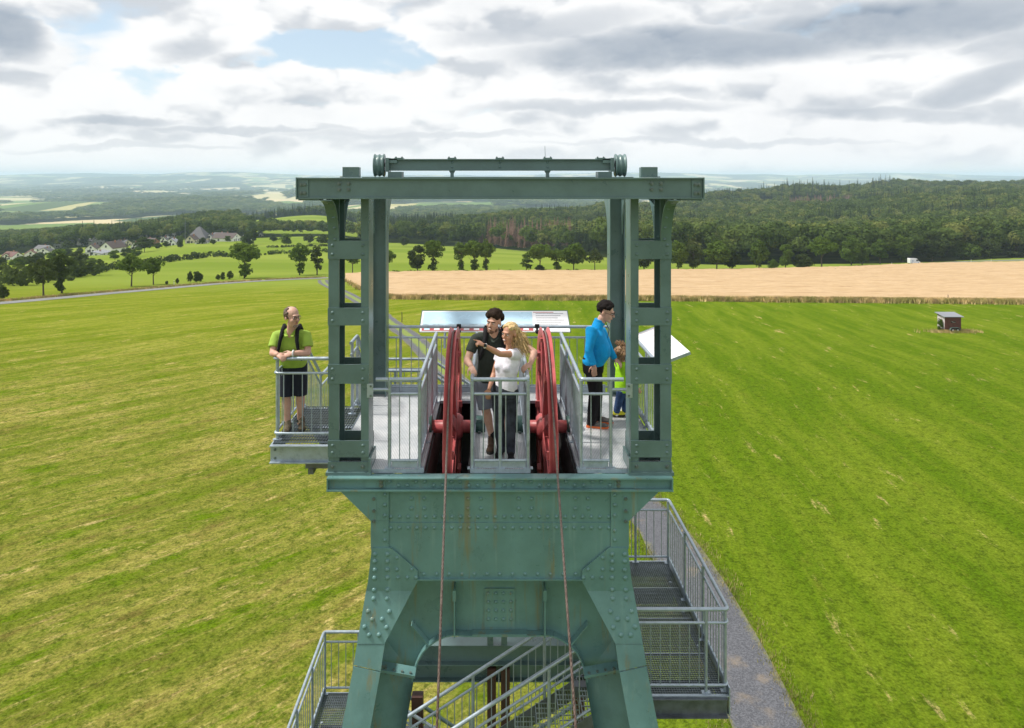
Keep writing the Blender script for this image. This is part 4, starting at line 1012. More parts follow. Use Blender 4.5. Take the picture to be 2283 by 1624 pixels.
# ---- the two sheaves
SY, SZ, SR = 9.80, 0.03, 1.33
def sheave(X, label):
    o = thing('sheave_wheel', label, 'sheave', (X, SY, SZ), 'pair of rope sheaves on the deck')
    prof = [(1.205, -.04), (1.325, -.058), (1.335, -.053), (1.33, -.046), (1.262, -.020), (1.262, .020), (1.33, .046), (1.335, .053), (1.325, .058), (1.205, .04), (1.195, .035), (1.195, -.035), (1.205, -.04)]
    MB().lathe(prof, (0, 0, 0), 'x', 72).build('rim', RED, o)
    MB().lathe([(.06, -.13), (.13, -.13), (.15, -.11), (.175, -.08), (.175, .08), (.15, .11), (.13, .13), (.06, .13)], (0, 0, 0), 'x', 28).build('hub', RED, o)
    sm = MB()
    sm.add([(-.055, -.075, .19), (-.055, .075, .19), (-.03, .05, 1.20), (-.03, -.05, 1.20), (-.042, -.075, .19), (-.042, .075, .19), (-.018, .05, 1.20), (-.018, -.05, 1.20)],
           [(0, 1, 2, 3), (4, 7, 6, 5), (0, 4, 5, 1), (1, 5, 6, 2), (2, 6, 7, 3), (3, 7, 4, 0)])
    sm.add([(.042, -.075, .19), (.042, .075, .19), (.018, .05, 1.20), (.018, -.05, 1.20), (.055, -.075, .19), (.055, .075, .19), (.03, .05, 1.20), (.03, -.05, 1.20)],
           [(0, 1, 2, 3), (4, 7, 6, 5), (0, 4, 5, 1), (1, 5, 6, 2), (2, 6, 7, 3), (3, 7, 4, 0)])
    sm.bx(-.041, .041, -.006, .006, .2, 1.16)
    sme = sm.mesh('spoke'); sme.materials.append(RED)
    for k in range(8): link('spoke', sme, None, o, None, (R(45 * k + 20), 0, 0))
    MB().lathe([(.0005, -.36), (.085, -.36), (.085, .36), (.0005, .36)], (0, 0, 0), 'x', 20).build('shaft', RED, o)
    for q in range(8):
        a = R(45 * q + 42); MB().box((0, math.cos(a) * 1.17, math.sin(a) * 1.17), (.14, .09, .05), Matrix.Rotation(a - math.pi / 2, 3, 'X')).build('rim_joint', RED, o)
    for s in (-1, 1):
        m = MB().lathe([(.0005, -.075), (.13, -.075), (.145, -.06), (.145, .06), (.13, .075), (.0005, .075)], (s * .36, 0, 0), 'x', 20)
        m.bx(s * .36 - .085, s * .36 + .085, -.22, .22, -.10, -.035)
        b = m.build('bearing', DARKGREEN, o)
        for y in (-.18, .18): MB().lathe([(.022, -.035), (.022, -.005), (.0005, -.005)], (s * .36, y, 0), 'z', 6, False).build('bolt', BOLT, b)
        MB().bx(s * .36 - .07, s * .36 + .07, -.34, .34, -.14, -.1005).build('base_plate', DARKGREEN, o)
    return o
sheave(-.62, 'red steel sheave wheel, the one next to the pointing hand')
sheave(.64, 'red steel sheave wheel, the one next to the man in blue')
# ropes: over the wheel, then slanting down past the girder
def rope_x(t, b, pos, c):
    x, y, z = t.xyz(pos)
    n = t.noise(pos, 30.0, 4, .7)
    c = t.mix(t.mr(n, .4, .65), (0.065, 0.034, 0.025), (0.17, 0.12, 0.10))
    return t.mix(t.mr(z, .6, -2.4, .35, 0), c, (0.30, 0.27, 0.26))
ROPE = mat('rusty_wire_rope', (0.12, 0.08, 0.07), 0.75, 0.2, 0, 1, extra=rope_x)
def rope(X, Xe, label):
    o = thing('wire_rope', label, 'rope', (X, SY, SZ + 1.28), 'pair of hoisting ropes'); of = -Vector(o.location)
    rr_ = 1.277; pts = []
    for k in range(0, 40):
        q = R(-75 + (54 + 75) * k / 39); pts.append(Vector((X, SY - rr_ * math.sin(q), SZ + rr_ * math.cos(q))))
    d = Vector((0, -math.cos(R(54)), -math.sin(R(54)))); p = pts[-1]
    L = 15.0; n = 260
    for k in range(1, n + 1):
        q = p + d * L * k / n; q.x = X + (Xe - X) * k / n; pts.append(q)
    # six strands twisted round each other
    cum = [0]
    for a, b in zip(pts[:-1], pts[1:]): cum.append(cum[-1] + (b - a).length)
    tot = cum[-1]; N = 900; fine = []
    px = np.array([list(v) for v in pts]); S = np.linspace(0, tot, N)
    fx = np.stack([np.interp(S, cum, px[:, i]) for i in range(3)], 1)
    m = MB()
    for st in range(4):
        line = []
        for i in range(N):
            a = Vector(fx[max(0, i - 1)]); b = Vector(fx[min(N - 1, i + 1)]); t_ = (b - a).normalized()
            u = Vector((1, 0, 0)); w = t_.cross(u).normalized(); q = S[i] / .17 * 2 * math.pi + st * math.pi / 2
            line.append(Vector(fx[i]) + (u * math.cos(q) + w * math.sin(q)) * .0068)
        m.tube(line, .0075, 5)
    b = m.build('rope_strands', ROPE, o, fix=False); b.location = of
    return o
rope(-.62, -.60, 'rusty twisted wire rope running off the sheave next to the pointing hand')
rope(.64, .98, 'rusty twisted wire rope running off the sheave next to the man in blue')

# ---- information boards
BOARDW = mat('board_print_white', (0.78, 0.78, 0.80), 0.35, 0, .03, 4)
BSKY = mat('board_print_sky', (0.46, 0.66, 0.80), 0.3, 0, .15, 1.2)
BLAND = mat('board_print_land', (0.20, 0.27, 0.19), 0.35, 0, .5, 14)
BLAND2 = mat('board_print_hills', (0.30, 0.40, 0.46), 0.35, 0, .3, 9)
BRED = mat('board_print_red', (0.42, 0.07, 0.08), 0.35, 0, .1, 4)
BDARK = mat('board_frame_green', (0.045, 0.11, 0.10), 0.4, 0, .1, 4)
BTEXT = mat('board_print_grey_text', (0.30, 0.30, 0.33), 0.5, 0, .4, 60)
def board(label, p_in, p_out, u, width, name='information_board'):
    """tilted board: p_in lower middle, p_out upper middle, u = direction along the board (to the reader's right)"""
    p_in, p_out, u = Vector(p_in), Vector(p_out), Vector(u).normalized()
    o = thing(name, label, 'board', p_in); v = (p_out - p_in); h = v.length; v = v.normalized(); n = u.cross(v).normalized()
    rot = Matrix((u, v, n)).transposed()
    def slab(name, a0, a1, b0, b1, h0, h1, mt):
        c = u * ((a0 + a1) / 2) + v * ((b0 + b1) / 2) + n * ((h0 + h1) / 2)
        return MB().box(c, (abs(a1 - a0), abs(b1 - b0), abs(h1 - h0)), rot).build(name, mt, o)
    return o, slab, h
o, slab, h = board('wide panorama board with sky strip and red captions on the rear railing', (-.05, 11.52, .955), (-.05, 12.02, 1.19), (1, 0, 0), 2.42)
w = 1.21
slab('panel', -w, w, 0, h, -.02, 0, BOARDW)
slab('print_sky', -w + .03, .62, h * .36, h - .025, .001, .003, BSKY); slab('print_hills', -w + .03, .62, h * .29, h * .359, .001, .003, BLAND2)
slab('print_fields', -w + .03, .62, h * .19, h * .289, .001, .003, BLAND); slab('print_red_band', -w + .03, .62, h * .03, h * .189, .001, .003, BRED)
for k in range(11):
    a = -w + .07 + k * .16; slab('caption_box', a, a + .09, h * .06, h * .155, .0035, .005, BOARDW if k % 3 else BSKY)
for k in range(7): slab('text_line', .68, 1.14 - (k % 3) * .05, h * (.86 - .11 * k), h * (.885 - .11 * k), .001, .0025, BTEXT)
slab('title_bar', .64, .98, h * .92, h * .945, .001, .003, BRED)
slab('frame_edge', -w - .012, w + .012, h, h + .014, -.024, .004, BDARK); slab('frame_edge', -w - .012, -w, 0, h, -.024, .004, BDARK); slab('frame_edge', w, w + .012, 0, h, -.024, .004, BDARK)
for a in (-.8, .8): MB().tube([(a, 0, -.02), (a, -.08, -.25)], .02, 8).build('bracket_arm', GALV, o)
o, slab, h = board('white tilted information board on the deck edge behind the right portal column', (2.12, 10.44, .94), (2.55, 10.44, 1.105), (0, -1, 0), 1.7)
w = .86
slab('panel', -w, w, 0, h, -.03, 0, BOARDW); slab('frame_edge', w, w + .012, 0, h, -.034, .003, GALV); slab('frame_edge', -w - .012, -w, 0, h, -.034, .003, GALV); slab('frame_edge', -w, w, -.012, 0, -.034, .003, GALV)
slab('picture', -w + .06, -.1, .05, h - .08, .001, .003, mat('board_print_pale', (0.72, 0.66, 0.67), .35, 0, .12, 7))
for k in range(6): slab('text_line', .05, .75 - (k % 2) * .08, h * (.84 - .12 * k), h * (.865 - .12 * k), .001, .0025, mat('board_text_pale', (0.55, .55, .58), .5, 0, .2, 50))
for a in (-.6, .6): MB().tube([(.02, a, -.03), (-.07, a, -.1), (-.09, a, -.35)], .02, 8).build('bracket_arm', GALV, o)
# ================================================================== people
def fabric(name, color, rough=.85, vary=.12, bump=.35, bscale=26.0, spec=.2):
    return mat(name, color, rough, 0, vary, 9.0, bump, bscale, spec=spec)
def skin_x(t, b, pos, c):
    n = t.noise(pos, 14.0, 4, .6)
    return t.mix(t.mr(n, .45, .7, 0, .35), c, (0.46, 0.19, 0.125))
SKIN = mat('skin_light', (0.54, 0.325, 0.245), .55, 0, .06, 20, extra=skin_x)
SKIN2 = mat('skin_tanned', (0.46, 0.235, 0.15), .55, 0, .06, 20, extra=skin_x)
LIPS = mat('lips', (0.36, 0.11, 0.09), .5, 0, 0); EYEW = mat('eye_white', (.75, .73, .7), .3, 0, 0); IRIS = mat('iris', (.03, .025, .02), .2, 0, 0)
TEETH = mat('teeth', (.8, .77, .7), .3, 0, 0)
HAIRD = mat('hair_dark_brown', (0.022, 0.013, 0.009), .75, 0, .5, 60, spec=.12); HAIRB = mat('hair_black', (0.012, 0.009, 0.009), .75, 0, .4, 60, spec=.12)
HAIRG = mat('hair_greying_brown', (0.10, 0.065, 0.045), .6, 0, .4, 60); HAIRY = mat('hair_blond', (0.58, 0.40, 0.19), .5, 0, .45, 40); HAIRC = mat('hair_light_brown', (0.27, 0.155, 0.075), .55, 0, .5, 40)
BEARD = mat('beard_stubble', (0.13, 0.07, 0.045), .8, 0, .3, 60)
GLASS = mat('spectacle_frame', (.05, .02, .02), .3, .4, 0)
LIME = fabric('lime_green_cotton', (0.30, 0.44, 0.07)); NAVY = fabric('navy_shorts_cloth', (0.016, 0.019, 0.030)); POLO = fabric('charcoal_green_jersey', (0.034, 0.042, 0.037))
GREYS = fabric('blue_grey_shorts_cloth', (0.19, 0.21, 0.27)); WHITE = fabric('white_cotton', (0.72, 0.70, 0.78)); DENIM = fabric('dark_denim', (0.035, 0.04, 0.055), vary=.5)
BLUEP = fabric('bright_blue_fleece', (0.008, 0.27, 0.60)); BLACKT = fabric('black_trousers', (0.010, 0.009, 0.011)); NEON = fabric('neon_green_jacket', (0.33, 0.66, 0.02)); JEAN = fabric('blue_jeans', (0.03, 0.06, 0.14), vary=.4)
BOOT = fabric('brown_suede_boot', (0.075, 0.048, 0.032)); HIKE = fabric('olive_hiking_shoe', (0.13, 0.105, 0.07), vary=.5); SOLE = mat('dark_rubber_sole', (.03, .028, .026), .8, 0, .1)
TRAIL = fabric('grey_running_shoe', (0.11, 0.105, 0.10), vary=.4); ORANGE = mat('orange_trim', (.62, .13, .03), .6, 0, .1); YEL = mat('yellow_shoe', (.60, .58, .02), .6, 0, .3, 30)
SOCK = fabric('black_sock', (.012, .012, .013)); STRAP = fabric('black_webbing', (.012, .012, .014)); PALE = mat('white_plastic', (.7, .7, .7), .4, 0, 0)

def cap(m, pts, rs, n=12):
    """closed tapered limb through points, rounded ends"""
    pts = [Vector(p) for p in pts]
    a = (pts[0] - pts[1]).normalized(); b = (pts[-1] - pts[-2]).normalized()
    P = [pts[0] + a * rs[0] * .75] + [pts[0] + a * rs[0] * .42] + pts + [pts[-1] + b * rs[-1] * .42, pts[-1] + b * rs[-1] * .75]
    Rr = [rs[0] * .45, rs[0] * .86] + list(rs) + [rs[-1] * .86, rs[-1] * .45]
    m.tube(P, Rr, n); return m
def cone(m, pts, rs, n=14): m.tube(pts, list(rs), n); return m
def loft(m, rings, n=22):
    """closed body of elliptical rings: (centre, right vector, forward vector, half width, half depth)"""
    vs = []
    for c, r, f, hw, hd in rings:
        for j in range(n):
            q = 2 * math.pi * j / n; ca, sa = math.cos(q), math.sin(q)
            k = .86
            vs.append(Vector(c) + Vector(r) * hw * math.copysign(abs(ca) ** k, ca) + Vector(f) * hd * math.copysign(abs(sa) ** k, sa))
    fs = []
    for i in range(len(rings) - 1):
        for j in range(n): fs.append((i * n + j, i * n + (j + 1) % n, (i + 1) * n + (j + 1) % n, (i + 1) * n + j))
    fs += [tuple(range(n - 1, -1, -1)), tuple(range((len(rings) - 1) * n, len(rings) * n))]
    m.add(vs, fs, True); return m
def grow(m, name, material, parent, off, voxel=.009, it=4, label=None, dec=0.0):
    """fuse overlapping shapes into one continuous skin"""
    me = m.mesh(name + '_draft'); o = bpy.data.objects.new('draft', me); col.objects.link(o)
    r = o.modifiers.new('r', 'REMESH'); r.mode = 'VOXEL'; r.voxel_size = voxel
    s = o.modifiers.new('s', 'SMOOTH'); s.factor = .5; s.iterations = it
    if dec:
        d = o.modifiers.new('d', 'DECIMATE'); d.ratio = dec
    dg = bpy.context.evaluated_depsgraph_get(); ev = o.evaluated_get(dg)
    nm = bpy.data.meshes.new_from_object(ev); nm.name = name
    bpy.data.objects.remove(o); bpy.data.meshes.remove(me)
    nm.materials.clear(); nm.polygons.foreach_set('use_smooth', np.ones(len(nm.polygons), bool)); nm.update()
    q = link(name, nm, material, parent, off)
    if label: q['label'] = label
    return q
class Head:
    def __init__(s, c, yaw, pitch=0, roll=0, k=1.0):
        """yaw 0 looks at the camera, positive turns to the viewer's right"""
        s.c = Vector(c); s.k = k
        s.M = Matrix.Rotation(R(yaw), 3, 'Z') @ Matrix.Rotation(R(roll), 3, 'Y') @ Matrix.Rotation(R(pitch), 3, 'X')
    def p(s, x, y, z): return s.c + s.M @ (Vector((x, y, z)) * s.k)
    def e(s, m, c, r, rot=None): return m.ell(s.p(*c), tuple(q * s.k for q in r), 14, 10, s.M if rot is None else s.M @ rot)
    def face(s, m, fem=False):
        s.e(m, (0, .014, .034), (.074, .095, .085)); s.e(m, (0, -.028, -.028), (.060 if fem else .063, .066, .086))
        s.e(m, (0, -.034, -.074), (.044 if fem else .053, .052, .040)); s.e(m, (0, -.076, -.100), (.019, .017, .015))
        cap(m, [s.p(0, -.088, .014), s.p(0, -.110, -.020)], [.009 * s.k, .0135 * s.k], 8)
        s.e(m, (0, -.082, .030), (.052, .014, .011)); s.e(m, (.036, -.066, -.026), (.024, .02, .022)); s.e(m, (-.036, -.066, -.026), (.024, .02, .022))
        for q in (-1, 1): s.e(m, (q * .077, .012, -.008), (.010, .020, .031))
        s.e(m, (0, -.088, -.055), (.023, .011, .012))
    def details(s, parent, off, brow=HAIRD, smile=False, eyes=True):
        for q in (-1, 1):
            if eyes:
                o = MB(); s.e(o, (q * .031, -.083, .007), (.0135, .0095, .007)); e = o.build('eye', EYEW, parent); e.location = off
                o = MB(); s.e(o, (q * .031, -.0905, .007), (.006, .003, .006)); e2 = o.build('iris', IRIS, e)
            o = MB(); cap(o, [s.p(q * .014, -.094, .024), s.p(q * .034, -.093, .029), s.p(q * .052, -.080, .025)], [.0042 * s.k, .005 * s.k, .003 * s.k], 6)
            e = o.build('eyebrow', brow, parent); e.location = off
        o = MB(); s.e(o, (0, -.097, -.053), (.026 if smile else .020, .006, .009 if smile else .006)); e = o.build('mouth', LIPS, parent); e.location = off
        if smile:
            o = MB(); s.e(o, (0, -.1005, -.052), (.019, .005, .0045)); o.build('teeth', TEETH, e)
    def glasses(s, parent, off):
        m = MB()
        for q in (-1, 1):
            pts = [s.p(q * .031 + .021 * math.cos(a), -.098 - .002, .006 + .015 * math.sin(a)) for a in [2 * math.pi * i / 14 for i in range(14)]]
            m.tube(pts, .0024 * s.k, 5, closed=True); m.tube([s.p(q * .052, -.098, .010), s.p(q * .079, -.05, .010), s.p(q * .080, .005, .005)], .0024 * s.k, 5)
        m.tube([s.p(-.010, -.101, .010), s.p(.010, -.101, .010)], .0024 * s.k, 5)
        e = m.build('spectacles', GLASS, parent); e.location = off
def hand(m, wrist, f, n, thumb, curl=.35, k=1.0, point=False, spread=.0):
    """f: along the hand, n: out of the back of the hand, thumb: side sign"""
    w = Vector(wrist); f = Vector(f).normalized(); n = Vector(n); n = (n - f * n.dot(f)).normalized(); s = f.cross(n) * thumb
    rot = Matrix((s, n, f)).transposed()
    m.ell(w + f * .048 * k, (.041 * k, .017 * k, .052 * k), 12, 8, rot)
    for i in range(4):
        L = [.074, .082, .076, .060][i] * k; b = w + f * .086 * k + s * (.031 - .0205 * i) * k
        d = (f + s * (.5 - i / 3) * spread * 2).normalized(); c = curl
        if point: c = .04 if i == 0 else 1.25
        pts = [b]; ang = 0
        for q, fr in enumerate((.45, .32, .23)):
            ang += c * (1.0 if q else .8); dd = d * math.cos(ang) - n * math.sin(ang); pts.append(pts[-1] + dd * L * fr)
        cap(m, pts, [.0095 * k, .009 * k, .0085 * k, .0072 * k], 8)
    b = w + f * .024 * k + s * .032 * k; d1 = (s * .75 + f * .75 - n * .25).normalized(); d2 = (s * .25 + f * .9 - n * .35).normalized()
    cap(m, [b, b + d1 * .042 * k, b + d1 * .042 * k + d2 * .03 * k, b + d1 * .042 * k + d2 * .055 * k], [.014 * k, .0115 * k, .010 * k, .0082 * k], 8)
def shoe(parent, off, heel, toe, mat_up, h=.10, wid=.046, sole=SOLE, name='shoe', ankle=None, trim=None):
    heel, toe = Vector(heel), Vector(toe); d = (toe - heel); d.z = 0; L = d.length; d.normalize(); s = Vector((-d.y, d.x, 0)); rot = Matrix((s, d, Vector((0, 0, 1)))).transposed()
    m = MB()
    m.ell(heel + d * L * .20 + Vector((0, 0, .055)), (wid * .86, L * .22, .052), 12, 8, rot); m.ell(heel + d * L * .48 + Vector((0, 0, .045)), (wid * .92, L * .30, .043), 12, 8, rot)
    m.ell(heel + d * L * .76 + Vector((0, 0, .038)), (wid, L * .25, .032), 12, 8, rot)
    cap(m, [heel + d * L * .27 + Vector((0, 0, .05)), heel + d * L * .24 + Vector((0, 0, h))], [.047, .044], 12)
    o = grow(m, name, mat_up, parent, off, .008, 3)
    sm = MB(); V = []
    out = [heel + d * L * t_ + s * w_ * wid for t_, w_ in ((0, -.55), (.1, -.9), (.45, -.85), (.75, -1.06), (.95, -.72), (1.02, 0), (.95, .72), (.75, 1.06), (.45, .85), (.1, .9), (0, .55))]
    sm.add([v + Vector((0, 0, .002)) for v in out] + [v + Vector((0, 0, .027)) for v in out], [tuple(range(11)), tuple(range(21, 10, -1))] + [(i, i + 11, (i + 1) % 11 + 11, (i + 1) % 11) for i in range(11)])
    e = sm.build('sole', sole, o)
    lm = MB()
    for k in range(4):
        c = heel + d * L * (.40 + .09 * k) + Vector((0, 0, .098 - .011 * k)); lm.tube([c - s * .024 - Vector((0, 0, .01)), c, c + s * .024 - Vector((0, 0, .01))], .0045, 5)
    lm.build('laces', trim or SOLE, o)
    return o
def clump_hair(h, parent, off, material, dirs, r, jit, base=(0, .02, .035), rad=(.082, .10, .092), voxel=.008, name='hair'):
    m = MB()
    for (x, y, z) in dirs:
        v = Vector((x, y, z)).normalized(); p = (base[0] + v.x * rad[0], base[1] + v.y * rad[1], base[2] + v.z * rad[2])
        q = r * random.uniform(1 - jit, 1 + jit); h.e(m, p, (q, q, q))
    return grow(m, name, material, parent, off, voxel, 1)
def sphere_dirs(n, test):
    out = []
    for i in range(n):
        z = 1 - 2 * (i + .5) / n; q = i * 2.39996; rr_ = math.sqrt(1 - z * z); v = (rr_ * math.cos(q), rr_ * math.sin(q), z)
        if test(*v): out.append(v)
    return out
def person(label, base, group=None):
    o = thing('person', label, 'person', (base.x, base.y, 0)); return o, -Vector(o.location)
def worn(mb, name, mt, parent, off): o = mb.build(name, mt, parent); o.location = off; return o
X_, Y_, Z_ = Vector((1, 0, 0)), Vector((0, 1, 0)), Vector((0, 0, 1))

# ---------------------------------------------------------------- man in the green shirt, leaning on the balcony rail
def man_green():
    P, off = person('balding man in a lime green shirt and dark shorts leaning on the balcony railing', W(654, 965, 9.72))
    hd = Head(W(651.5, 707, 9.47), 50, 4, 0, 1.13)
    neck0, neck1 = W(648.5, 737, 9.55), W(651, 717, 9.50)
    shL, shR = W(617, 745, 9.60), W(683, 744, 9.60)
    elL, elR = W(607.5, 788, 9.47), W(687, 787, 9.50)
    zr = 1.07 + .0245
    wrL = Vector((xpx(619, 9.36), 9.345, zr + .035)); wrR = Vector((xpx(651, 9.36), 9.375, zr + .040))
    haL = Vector((xpx(632, 9.34), 9.30, zr + .02))
    hipL, hipR = W(641, 812, 9.80), W(669, 812, 9.80); knL, knR = W(638, 880, 9.74), W(669.5, 877, 9.80); anL, anR = W(641, 945, 9.76), W(669, 938, 9.90)
    m = MB(); hd.face(m)
    cap(m, [neck0 - Z_ * .06, neck1], [.062, .056]); cap(m, [shL.lerp(shR, .5) - Z_ * .1, neck0], [.09, .06])
    cap(m, [shL.lerp(shR, .5) - Z_ * .1, hipL.lerp(hipR, .5)], [.09, .1])
    for sh, el, wr in ((shL, elL, wrL), (shR, elR, wrR)):
        cap(m, [neck0 - Z_ * .12, sh - Z_ * .05, sh.lerp(el, .5), el], [.04, .040, .047, .043]); cap(m, [el, el.lerp(wr, .35), wr], [.044, .045, .030])
    hand(m, wrL, haL - wrL + Vector((.03, -.02, -.03)), Vector((-.1, -.55, .8)), -1, .75); hand(m, wrR, Vector((-1, -.35, -.22)), Vector((.1, -.65, .75)), 1, .62)
    for hp, kn, an in ((hipL, knL, anL), (hipR, knR, anR)):
        cap(m, [hp, hp.lerp(kn, .5), kn], [.085, .08, .056]); cap(m, [kn, kn.lerp(an, .28) + Y_ * .015, kn.lerp(an, .6), an, an - Z_ * .04], [.055, .059, .046, .037, .036])
    grow(m, 'body', SKIN, P, off, .0075, 3)
    hd.details(P, off, HAIRG); hd.glasses(P, off)
    # shirt
    rgt = (shR - shL).normalized(); fw = Vector((rgt.y, -rgt.x, 0)).normalized() * 1.0
    pel = hipL.lerp(hipR, .5); ch = shL.lerp(shR, .5)
    def sp(t_): return pel.lerp(ch, t_) - Y_ * .03 * math.sin(max(0, min(1, t_)) * math.pi)
    m = MB()
    loft(m, [(sp(-.16), rgt, fw, .178, .128), (sp(.05), rgt, fw, .180, .135), (sp(.32), rgt, fw, .178, .142), (sp(.62), rgt, fw, .182, .136), (sp(.86), rgt, fw, .192, .122), (sp(.97), rgt, fw, .180, .105), (sp(1.05), rgt, fw, .135, .09), (sp(1.12) , rgt, fw, .088, .075), (sp(1.17), rgt, fw, .068, .066)])
    for sh, el in ((shL, elL), (shR, elR)): cap(m, [sh.lerp(ch, .4) - Z_ * .005, sh - Z_ * .022], [.062, .066]); cone(m, [sh.lerp(ch, .15) - Z_ * .02, sh - Z_ * .03, sh.lerp(el, .35), sh.lerp(el, .70)], [.055, .070, .072, .078])
    s = grow(m, 'shirt', LIME, P, off, .009, 7)
    for q in (-1, 1): MB().add([neck0 + Vector((q * .01, -.085, -.055)), neck0 + Vector((q * .070, -.045, .022)), neck0 + Vector((q * .085, -.035, -.02)), neck0 + Vector((q * .055, -.088, -.06))] + [v + Vector((0, -.008, 0)) for v in (neck0 + Vector((q * .01, -.085, -.055)), neck0 + Vector((q * .070, -.045, .022)), neck0 + Vector((q * .085, -.035, -.02)), neck0 + Vector((q * .055, -.088, -.06)))],
                               [(0, 1, 2, 3), (4, 7, 6, 5), (0, 4, 5, 1), (1, 5, 6, 2), (2, 6, 7, 3), (3, 7, 4, 0)]).build('collar', LIME, s)
    m = MB(); loft(m, [(pel + Z_ * .10, rgt, fw, .165, .118), (pel, rgt, fw, .172, .125), (pel - Z_ * .08, rgt, fw, .17, .12)])
    for hp, kn in ((hipL, knL), (hipR, knR)): cone(m, [hp + Z_ * .02, hp.lerp(kn, .5), hp.lerp(kn, 1.06)], [.098, .098, .094])
    grow(m, 'shorts', NAVY, P, off, .009, 4)
    for an, tx, ty, hy in ((anL, 634, 970, 9.84), (anR, 673, 965, 9.95)):
        toe = W(tx, ty, 9.55 if an is anL else 9.66); toe.z = 0.002; heel = Vector((an.x + .005, an.y + .06, .002))
        worn(cap(MB(), [an + Z_ * .05, an - Z_ * .01], [.041, .041]), 'sock', SOCK, P, off)
        shoe(P, off, heel, toe, HIKE, .115, .05)
    clump_hair(hd, P, off, HAIRG, sphere_dirs(170, lambda x, y, z: (z < .80 and z > -.60 and y > -.05) or (abs(x) > .72 and -.35 < z < .35 and y > -.32)), .016, .2, (0, .016, .03), (.075, .094, .084), .007)
    m = MB(); hd.e(m, (0, -.070, -.092), (.034, .026, .020)); hd.e(m, (0, -.096, -.040), (.022, .006, .005)); grow(m, 'beard', mat('grey_stubble', (.24, .17, .13), .9, 0, .3, 90), P, off, .006, 1)
    worn(MB().tube([wrR + Vector((.012 + 0.036 * 0, math.cos(a) * .036, math.sin(a) * .036)) for a in [2 * math.pi * i / 14 for i in range(14)]], .011, 6, closed=True), 'wristband', PALE, P, off)
    # backpack
    b = thing('backpack', 'black daypack on the back of the man in the lime shirt', 'backpack', (ch.x, ch.y + .2, ch.z - .4)); bo = -Vector(b.location)
    m = MB(); m.ell(ch + Vector((0, .21, -.18)), (.135, .08, .235)); m.ell(ch + Vector((0, .25, -.26)), (.11, .07, .13)); grow(m, 'pack', STRAP, b, bo, .012, 3)
    for q in (-1, 1):
        c = ch + Vector((q * .105, 0, 0)); pts = [c + Vector((0, .14, .03)), c + Vector((0, .03, .105)), c + Vector((-q * .008, -.085, .06)), c + Vector((q * .005, -.145, -.06)), c + Vector((q * .03, -.155, -.2)), c + Vector((q * .06, -.10, -.33))]
        worn(MB().tube(pts, [.02, .026, .027, .025, .02, .014], 8), 'shoulder_strap', STRAP, b, bo)
man_green()

